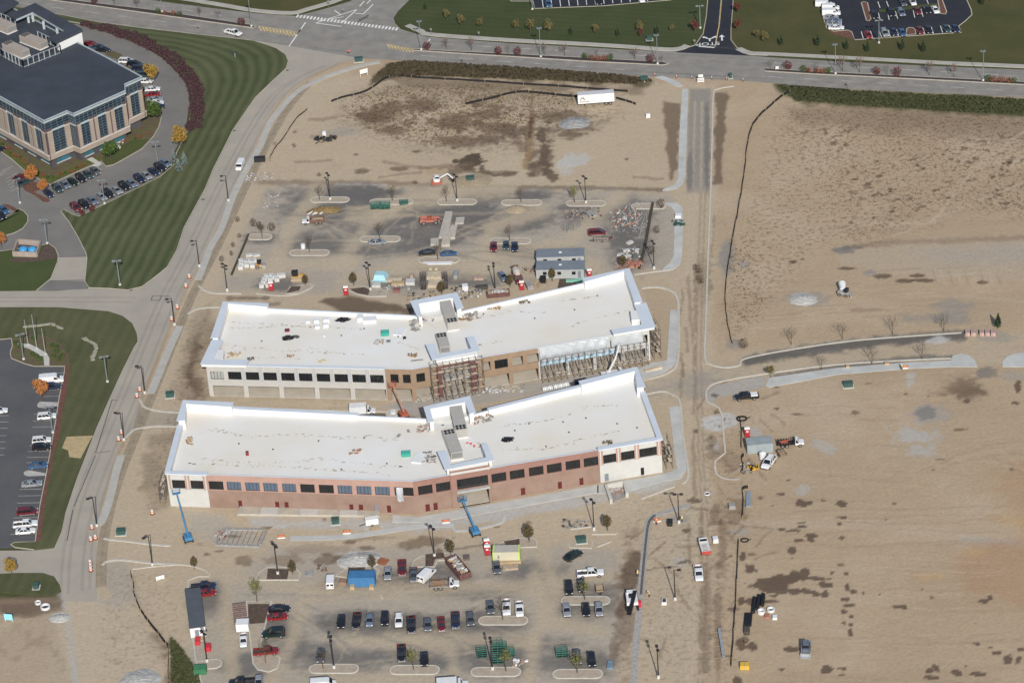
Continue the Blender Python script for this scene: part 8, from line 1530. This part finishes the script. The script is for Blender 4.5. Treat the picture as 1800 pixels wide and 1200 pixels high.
rbox('steel_cage','rusty cage at the lower end of the black pipe bundle','cage',(1308,1116),(1318,1116),2.0,1.0,M_DKS)
def manring(label,px,r,h):
 g = G(*px); t = thing('manhole_ring',label,'manhole ring',g.to_tuple(),0,'concrete manhole rings'); m = MB(); n = 18; vs = []
 for z,q in ((0,r),(h,r),(h,r*.8),(0.02,r*.8)): vs += [(math.cos(2*math.pi*i/n)*q,math.sin(2*math.pi*i/n)*q,z) for i in range(n)]
 m.add(vs,[(j*n+i,j*n+(i+1)%n,(j+1)*n+(i+1)%n,(j+1)*n+i) for j in range(3) for i in range(n)]); m.build('ring',M_PWHITE,t); m = MB(); m.tube((0,0,.03),(0,0,.05),r*.79,n=18); m.build('inner_floor',M_TRIM,t)
manring('white manhole ring right of the black pipes',(1355,1073),.85,.6); manring('white manhole ring left of the brown cover',(1338,1077),.8,.8); manring('pale manhole ring standing left on the lower lawn',(80,1068),1.1,.6); manring('small manhole ring beside the large one on the lower lawn',(67,1060),.7,.5); manring('low concrete ring on the dirt track',(1243,868),.7,.25)
rbox('manhole_cover','rust brown square cover beside the manhole rings','cover',(1344,1087),(1352,1087),1.3,.5,M_BRK); rbox('concrete_block','white concrete block right of the brown cover','block',(1358,1089),(1366,1089),1.2,.6,M_PWHITE)
g = G(1268,1132); t = thing('steel_beam','long grey steel beam lying beside the dirt track','beam',g.to_tuple(),90); m = MB(); m.box(-5.2,5.2,-.3,.3,.02,.1); m.box(-5.2,5.2,-.06,.06,.1,.6); m.box(-5.2,5.2,-.3,.3,.6,.68); m.build('beam',M_GALV,t); m = MB(); [m.box(x-.1,x+.1,-.9,2.2,0,.02) for x in (-4.8,-.5,4.5)]; m.build('skid_timber',M_WOOD,t)
slabthing('sheet_steel','long grey blue steel panel beside the silt fence',[(1312,866),(1320,865),(1319,891),(1311,892)],.4,mat('blue_grey_panel',(.20,.24,.28),.6,.1,.6),'panel'); rbox('white_crate','white crate on the rough ground right of the dirt track','crate',(1282,896),(1293,895),1.4,1.0,M_GRYP); rbox('timber_box','dark centred white drain box by the lone lamp','box',(1163,1063),(1172,1063),1.6,.7,M_PWHITE,0,lambda t,L,w,h: MB().box(-L/2+.2,L/2-.2,-w/2+.25,w/2-.15,h+.003,h+.02).build('grate',mat('dark_red_grate',(.06,.02,.02),.7,.2,2),t))
rbox('blue_scrap','small blue grey pallet at the bottom right of the lower car park','pallet',(1067,1176),(1077,1176),2.6,.5,mat('blue_pallet',(.13,.19,.25),.7,.3,2)); gearpile('material_heap','pale scrap bags on the lower right island end','scrap heap',(914,1165),1.6,1.2,26,[M_PWHITE,M_PINK],.8,.25,.7); rbox('generator','black and white generator right of the utility truck','generator',(1254,955),(1263,954),1.4,1.1,M_PWHITE); rbox('tool_box','dark tool box near the top of the fresh kerb','box',(1173,925),(1182,925),1.8,1.0,M_TRIM)
gearpile('yellow_machine_parts','yellow pump parts in front of the pale grey container','pump',(1323,823),1.4,1.0,24,[mat('pump_yellow',(.50,.30,.03),.5,.1,1),M_TRIM],.9,.3,.7); gearpile('rubble','grey rubble left of the yellow pump parts','rubble',(1310,824),1.6,2.6,40,[M_GRYP,M_PIPE,M_DKS],.4,.15,.4)
for i,x in enumerate((1697,1707,1722,1732,1742)): rbox('brick_pallet',['leftmost','second','middle','fourth','rightmost'][i]+' wrapped pinkish pallet in the row at the end of the east road','pallet',(x,591),(x+8,591),1.7,1.0,mat('pink_wrapped_brick',(.36,.25,.225),.8,.3,1.5),0,None,'wrapped brick pallets of the east road')
for x,y,l,s in [(1559,642,'small orange pallet on the lower kerb of the east road',4),(1490,647,'small timber crate on the east pavement',3)]: rbox('timber_crate',l,'crate',(x-s,y),(x+s,y),.9,.6,M_WOOD)
for i,x in enumerate((958,967,977,986,995)):
 A = G(x,687-.35*(x-958)*.6); t = thing('wrapped_bundle',['leftmost','second','third','fourth','rightmost'][i]+' white wrapped bundle in the row between the two buildings','bundle',A.to_tuple(),12,'white wrapped bundles'); m = MB(); m.tube((-.6,0,.6),(.6,0,.6),.6,n=12); m.build('bundle',M_PWHITE,t); m = MB(); [m.tube((q-.04,0,.6),(q+.04,0,.6),.615,n=12) for q in (-.3,.3)]; m.build('strap',M_TRIM,t)
for i,x in enumerate((1014,1021,1028)):
 A = G(x,678-.2*(x-1014)); t = thing('blue_barrel',['left','middle','right'][i]+' dark blue barrel behind the right tall parapet','barrel',A.to_tuple(),0,'dark blue barrels'); m = MB(); m.tube((0,0,0),(0,0,1.7),.5,n=12); m.build('barrel',mat('barrel_blue',(.02,.035,.10),.4,.1,1),t); m = MB(); m.tube((0,0,1.7),(0,0,1.74),.42,n=12); m.build('lid',M_TRIM,t)
gearpile('material_heap','scaffold planks and scrap in front of the rear building','scrap heap',(880,685),6.0,1.8,60,[M_PLANK,M_GRYP,M_PIPE],.6,.3,.9); gearpile('material_heap','white bags and scrap right of the scaffolded entrance','scrap heap',(862,688),3.2,1.4,46,[M_PWHITE,M_GRYP],.6,.2,.6); gearpile('material_heap','boards left of the entrance scaffold','scrap heap',(745,700),2.4,1.6,36,[M_PLANK,M_PIPE,M_GRYP],.5,.3,.9); rbox('timber_stack','timber stack at the right end of the rear building ground','timber',(1135,655),(1165,648),1.2,.5,M_PLANK)
g = G(691,727); t = thing('concrete_planter','round white planter beside the orange boom lift','planter',g.to_tuple()); m = MB(); m.tube((0,0,0),(0,0,.3),1.9,n=20); m.build('base',M_CONC,t); m = MB(); m.tube((0,0,.3),(0,0,.8),.7,n=14); m.build('cap',M_PWHITE,t)
gearpile('machine_parts','black machine parts stacked in the weedy plot','machine parts',(573,247),3.2,1.6,44,[M_TRIM,M_DKS],1.2,.4,1.0); rbox('white_bucket','white box behind the black machine parts','box',(567,239),(573,239),1.0,1.2,M_PWHITE); rbox('white_stand','small white frame standing in the weedy plot right of the trailer','frame',(1136,208),(1143,207),.6,1.2,M_PWHITE); rbox('white_bag','white wrapped bag beside the pavement loop','bag',(1187,384),(1197,384),1.6,.8,M_PWHITE)
gearpile('dark_tarp','dark green crumpled tarp on the pavement loop','tarp',(1193,393),1.6,1.6,20,[M_DGREEN],.5,.4,1.0)
# sunken basin, flat stones, office terrace furniture
bs = thing('water_basin','walled basin with two bright blue tanks beside the drive','basin',G(48,445).to_tuple()); c = G(48,445)
P = [G(x,y) for x,y in ((24,451),(65,452),(72,432),(32,429))]
for a,b in zip(P,P[1:]+P[:1]): m = MB(); m.bar((a.x-c.x,a.y-c.y,.8),(b.x-c.x,b.y-c.y,.8),.45,1.6); m.build('wall',mat('basin_stone',(.28,.235,.205),.9,.12,1),bs)
for x in (41,57): q = G(x,441); m = MB(); m.blob((q.x-c.x,q.y-c.y,.5),(1.25,1.4,.8),14,7); m.build('tank',mat('tank_blue',(.05,.26,.52),.3,.1,1),bs,True)
m = MB(); m.prism([(p.x-c.x,p.y-c.y) for p in P],0,.05); m.build('floor',M_DKS,bs)
for i,px in enumerate([[(40,575),(52,573),(68,572),(88,569),(89,571.5),(68,574.5),(52,576),(41,577)],[(88,569),(98,570),(97,574),(91,573)],[(97,573),(103,574),(112,578),(110,580),(100,577)],[(143,596),(152,594),(156,598),(149,600)],[(150,599),(160,600),(168,604),(163,606)],[(163,605),(171,606),(173,614),(167,616)],[(165,617),(172,618),(168,627),(161,627)],[(159,627),(167,628),(167,634),(160,635)]]):
 slabthing('stone_slab',['long pale stone kerb behind the flagpoles','pale stone at the end of the stone kerb','broken pale stone right of the stone kerb','topmost pale stone of the curved stone row','second pale stone of the curved stone row','third pale stone of the curved stone row','fourth pale stone of the curved stone row','lowest pale stone of the curved stone row'][i],px,.35,mat('field_stone',(.27,.255,.20),.95,.15,1),'stone',.0,'pale stones on the west lawn')
for i,(x,y) in enumerate(((203,258),(210,253),(205,262))):
 g = G(x,y,.12); t = thing('patio_table',['left','right','lower'][i]+' white patio table below the office wall','table',g.to_tuple(),0,'white patio tables'); m = MB(); m.tube((0,0,.7),(0,0,.76),.7,n=12); m.build('table_top',M_SIGNW,t); m = MB(); m.tube((0,0,0),(0,0,.7),.06,n=6); m.build('leg',M_GPOLE,t); m = MB(); [m.box(s-.22,s+.22,-.6,.6,.4,.46) for s in (-1.0,1.0)]; m.build('bench',M_SIGNW,t)

# ------------------------------------------------------------------ things lying on the two roofs (stand on the membrane at ZR)
def rthing(name,label,cat,px,rz=0,grp=None): g = G(px[0],px[1],ZR); g.z = ZR+.01; return thing(name,label,cat,g.to_tuple(),rz,grp)
def rbx(name,label,cat,px,rz,L,w,h,mt,extra=None,grp=None):
 t = rthing(name,label,cat,px,rz,grp); m = MB(); m.box(-L/2,L/2,-w/2,w/2,.06,h); m.build('body',mt,t); m = MB(); [m.box(x-.06,x+.06,-w/2+.02,w/2-.02,0,.06) for x in (-L/2+.15,L/2-.15)]; m.build('skid',M_WOOD,t)
 if extra: m = MB(); m.box(-L/2+.1,L/2-.1,-w/2+.1,w/2-.1,h+.003,h+.05); m.build('top',extra,t)
 return t
M_TGR = mat('teal_box',(.04,.28,.22),.5,.08,1); M_TGR2 = mat('teal_lid',(.06,.36,.29),.5,.08,1); M_TARP = mat('black_tarp',(.012,.012,.014),.5,.3,1.5,bump=.4); M_INS = mat('white_insulation',(.60,.62,.64),.7,.05,1)
rbx('material_box','teal box on the roof of the unfinished building','box',(677,588),0,2.0,1.9,.9,M_TGR,M_TGR2); rbx('material_box','teal box on the roof of the brick building','box',(714,800),0,2.1,1.7,.9,M_TGR,M_TGR2)
for x,y,a,L,w,h,l in [(557,567,0,1.3,1.2,1.0,'left white insulation stack near the rear parapet'),(558,576,0,1.2,1.1,.7,'small white insulation stack in front of the left one'),(574,566,2,1.5,1.4,1.1,'upper white insulation stack beside the black tarp'),(573,574,2,1.3,1.2,.8,'lower white insulation stack beside the black tarp'),(633,562,0,1.4,2.2,1.1,'upright white insulation stack against the rear parapet'),(650,565,0,3.4,2.2,.9,'long white insulation stack against the rear parapet'),(542,567,0,1.0,.8,.6,'tiny white crate with a red lid on the rear roof'),(570,591,0,.5,.5,.3,'white roof drain box on the rear roof')]: rbx('insulation_stack',l,'insulation',(x,y),a,L,w,h,M_INS,None,'white insulation stacks on the rear roof')
rbx('insulation_board','slanted white board stack left of the rear building tower','boards',(702,584),72,3.6,2.2,.35,M_INS); rbx('insulation_board','slanted white board stack left of the brick building tower','boards',(736,806),72,4.2,2.4,.35,M_INS); rbx('board_stack','grey plank lying on the rear roof near the front tower','boards',(733,634),4,3.0,.6,.2,M_GRYP)
def tarp(label,px,rx,ry,h,cat='tarp',mt=None,name='tarp_heap'):
 g = G(px[0],px[1],ZR); t = rthing(name,label,cat,px); m = MB(); n = 18; vs = [(0,0,h)]; fs = []
 for j in (1,2,3):
  for i in range(n): a = 2*math.pi*i/n; q = j/3*random.uniform(.75,1.2); vs.append((math.cos(a)*rx*q,math.sin(a)*ry*q,[0,h*.8,h*.4,.02][j]*random.uniform(.5,1.2)))
 fs = [(0,1+i,1+(i+1)%n) for i in range(n)]+[(1+j*n+i,1+(j+1)*n+i,1+(j+1)*n+(i+1)%n,1+j*n+(i+1)%n) for j in (0,1) for i in range(n)]; m.add(vs,fs); m.build('sheet',mt or M_TARP,t); m = MB(); [m.box(x-.1,x+.1,y-.1,y+.1,0,.2) for x,y in ((rx*.8,0),(-rx*.7,ry*.5),(0,-ry*.8))]; m.build('weight',M_GRYP,t)
tarp('black tarp heap beside the white insulation stacks',(602,562),2.0,1.2,.7); tarp('black tarp heap with a red box on the left of the rear roof',(507,594),1.9,1.2,.8); tarp('loose grey heap right of the black tarp heap on the rear roof',(519,592),1.2,.8,.5,mt=M_DKS); tarp('flat black tarp on the right half of the brick building roof',(893,772),1.5,1.3,.12); tarp('small black bag on the rear roof beside the slanted boards',(711,594),.5,.9,.4)
rbx('red_box','dark red box behind the black tarp heap on the rear roof','box',(505,582),0,1.2,1.0,.5,mat('dark_red_box',(.13,.02,.03),.6,.1,1)); rbx('red_hoist','small red hoist on the left of the brick building roof','hoist',(435,800),0,.7,.6,1.1,mat('hoist_red',(.17,.03,.03),.6,.2,1)); rbx('grey_box','grey blue box on the rear roof below the teal box','box',(683,601),0,1.0,.8,.4,mat('slate_box',(.12,.16,.20),.6,.1,1)); rbx('grey_plate','grey plate leaning left of the rear tower on the brick roof','plate',(701,766),60,1.4,.7,.2,M_GRYP); rbx('grey_plate','second grey plate near the rear tower on the brick roof','plate',(718,758),100,1.3,.6,.2,M_GRYP)
def litter(label,px,rx,ry,n,cols,s=.5,hmax=.5,name='roof_scrap'):
 t = rthing(name,label,'scrap',px)
 for mt in cols:
  m = MB()
  for _ in range(max(2,n//len(cols))): m.T = Matrix.Translation((random.uniform(-rx,rx),random.uniform(-ry,ry),random.uniform(0,hmax*.3))) @ Matrix.Rotation(random.uniform(0,3.1),4,'Z'); q = s*random.uniform(.4,1.2); m.box(-q,q,-q*.25,q*.25,0,random.uniform(.06,hmax*.6))
  m.build('piece',mt,t)['kind'] = 'stuff'
M_BRS = mat('brown_scrap',(.22,.15,.09),.9,.3,2)
litter('brown wood scraps on the right half of the rear roof',(868,540),1.8,1.2,26,[M_BRS,M_WOOD]); litter('rust coloured scrap heap near the rear parapet of the right half',(922,531),1.2,.9,22,[M_BRS,M_DKS]); litter('white and brown scrap heap below the teal box on the rear roof',(666,601),1.1,1.2,20,[M_BRS,M_PIPE]); litter('scrap heap in the middle of the brick building roof',(625,794),1.5,.9,20,[M_BRS,M_BRK,M_PIPE]); litter('pallets and rods left of the brick building tower',(754,804),1.3,2.4,40,[M_PIPE,M_ROD,M_DKS],.6); litter('scrap and tools left of the rear tower of the brick building',(748,752),2.0,2.0,44,[M_GRYP,M_BRK,M_PIPE]); litter('scaffold scrap right of the rear tower of the brick building',(845,736),2.6,2.2,40,[M_ROD,M_GRYP,M_BRK],.7); litter('scaffold scrap left of the rear tower of the rear building',(731,572),1.3,3.0,50,[M_ROD,M_GRYP,M_PIPE],.7); litter('scaffold scrap right of the rear tower of the rear building',(822,556),2.6,2.0,50,[M_ROD,M_BRS,M_PIPE],.7); litter('scrap inside the front tower of the brick building roof',(831,783),1.8,1.2,16,[M_PIPE,M_RED],.3); litter('tools inside the rear tower of the rear building roof',(752,562),1.8,1.0,24,[M_ROD,M_DKS,M_PIPE],.4); litter('brown pile near the front edge of the rear roof',(724,625),1.0,.6,14,[M_BRS],.5); litter('tan planks on the left front of the rear roof',(414,624),1.8,1.0,16,[M_WOOD,M_PLANK],.7); litter('small grey scrap on the left of the rear roof',(441,632),.9,.6,14,[M_GRYP,M_DKS],.4); litter('brown scrap on the left half of the rear roof',(515,625),1.4,.5,12,[M_BRS,M_WOOD],.5); litter('tan scrap at the left rear parapet of the brick roof',(333,775),.8,1.8,18,[M_BRS,M_WOOD],.5); litter('brown scraps near the right parapet of the brick roof',(1066,778),1.4,.5,12,[M_BRS],.4); litter('dark scraps at the right front corner of the brick roof',(1068,779),1.0,.8,10,[M_DKS],.4); litter('yellow straw patch on the front edge of the rear roof',(567,634),1.2,.5,20,[mat('straw_yellow',(.46,.41,.22),.9,.15,2)],.4,.1)
for x,y in [(640,578),(600,590),(700,592),(460,600),(850,552),(1010,545),(1050,520),(940,560),(420,780),(480,790),(560,775),(640,770),(680,815),(600,825),(930,745),(1000,760),(960,785),(1030,735),(1085,745),(1120,752),(990,742),(905,757)]:
 if 'VP' not in globals():
  _t = thing('roof_drain','d','roof drain'); _m = MB(); _m.tube((0,0,0),(0,0,.25),.22,n=8); _m.build('drain',M_DKS,_t); _m = MB(); _m.tube((0,0,.25),(0,0,.35),.1,n=6); _m.build('vent_cap',M_HVAC2,_t); VP = Proto(_t)
 VP.put('small dark drain on the white roof',G(x,y,ZR).to_tuple(),0,.9,'small dark roof drains')

# ------------------------------------------------------------------ people
M_SKIN = mat('skin',(.40,.24,.17),.6,.08,3); M_VEST = mat('hi_vis_vest',(.50,.60,.10),.7,.1,3); M_JEAN = mat('work_trousers',(.045,.055,.085),.9,.2,4); M_HAT = mat('hard_hat',(.60,.60,.56),.4,.05,3)
def person(label,px,rz,pose,z=0.0,vest=M_VEST):
 g = G(px[0],px[1],z); g.z = z; t = thing('person',label,'person',g.to_tuple(),rz); sh = pose.get('lean',0)
 J = {'pel': (0,0,.95),'wst': (sh*.3,0,1.12),'chest': (sh*.7,0,1.36),'neck': (sh,0,1.52),'head': (sh+.03,0,1.66),'top': (sh+.03,0,1.76)}
 R_ = {'pel': .15,'wst': .135,'chest': .165,'neck': .06,'head': .10,'top': .08}; Ed = [('pel','wst'),('wst','chest'),('chest','neck'),('neck','head'),('head','top')]
 for s,n in ((-1,'l'),(1,'r')):
  st = pose.get('stride',.12)*s; am = pose.get('arms',.15)*(1 if s > 0 else pose.get('a2',1))
  J.update({n+'hip': (0,s*.10,.88),n+'kn': (st*.6+.02,s*.12,.48),n+'an': (st,s*.12,.08),n+'toe': (st+.16,s*.13,.04),n+'sho': (sh*.9,s*.20,1.44),n+'elb': (sh*.8+am*.4,s*.27,1.16),n+'wri': (sh*.8+am*1.6,s*.25,.95+am*.25),n+'han': (sh*.8+am*1.9,s*.24,.86+am*.25)})
  R_.update({n+'hip': .10,n+'kn': .068,n+'an': .045,n+'toe': .04,n+'sho': .07,n+'elb': .05,n+'wri': .036,n+'han': .04}); Ed += [('pel',n+'hip'),(n+'hip',n+'kn'),(n+'kn',n+'an'),(n+'an',n+'toe'),('chest',n+'sho'),(n+'sho',n+'elb'),(n+'elb',n+'wri'),(n+'wri',n+'han')]
  for k in range(5): f = n+f'f{k}'; J[f] = (J[n+'han'][0]+(.10 if k < 4 else .04),J[n+'han'][1]+(.027*(k-1.5) if k < 4 else -s*.06),J[n+'han'][2]-.05); R_[f] = .010; Ed.append((n+'han',f))
 names = list(J); me = bpy.data.meshes.new('body'); me.from_pydata([J[k] for k in names],[(names.index(a),names.index(b)) for a,b in Ed],[]); o = bpy.data.objects.new('body',me); COL.objects.link(o); o.parent = t
 sk = o.modifiers.new('skin','SKIN');
 for i,k in enumerate(names): me.skin_vertices[0].data[i].radius = (R_[k]*1.1,R_[k]*1.1); me.skin_vertices[0].data[i].use_root = (k == 'pel')
 o.modifiers.new('smooth','SUBSURF').levels = 1; me.materials.append(M_SKIN)
 def loft(nm,rr,mt): m = MB(); m.loft([[(c[0]+math.cos(a)*r*.8,c[1]+math.sin(a)*w,c[2]) for a in [i*math.pi/5 for i in range(10)]] for c,r,w in rr]); return m.build(nm,mt,t,True)
 loft('vest',[(J['pel'],.20,.20),(J['wst'],.19,.19),(J['chest'],.22,.24),((J['neck'][0],0,1.48),.12,.16)],vest)
 for n in 'lr': loft('trouser_leg',[((J[n+'an'][0],J[n+'an'][1],.08),.075,.075),(J[n+'kn'],.095,.095),(J[n+'hip'],.135,.125),((J['pel'][0],J[n+'hip'][1]*.8,1.0),.14,.12)],M_JEAN)
 m = MB(); h = J['head']; m.blob((h[0],0,h[2]+.06),(.15,.14,.12),10,6); m.box(h[0]+.05,h[0]+.19,-.10,.10,h[2]+.05,h[2]+.075); m.build('hard_hat',M_HAT,t,True)
 m = MB(); [m.blob((h[0]+.125,y,h[2]+.0),(.015,.02,.015),6,4) for y in (-.04,.04)]; m.build('eyes',M_TRIM,t)
person('worker in a yellow green vest standing left of the fresh kerb',(1121,1013),-60,{'stride': .1,'arms': .2}); person('worker in a yellow green vest bending beside the kerb machine',(1142,1049),200,{'lean': .3,'arms': .35,'stride': .2}); person('worker in a yellow green vest behind the lamp near the top of the new kerb',(1199,917),-90,{'stride': .12,'arms': .3,'lean': .2}); person('worker in a yellow vest beside the orange barricade on the east pavement',(1585,650),-40,{'stride': .1,'arms': .25}); person('worker in an orange vest at the top of the new kerb',(1154,922),-100,{'stride': .15,'arms': .2,'lean': .15},0,M_ORP)
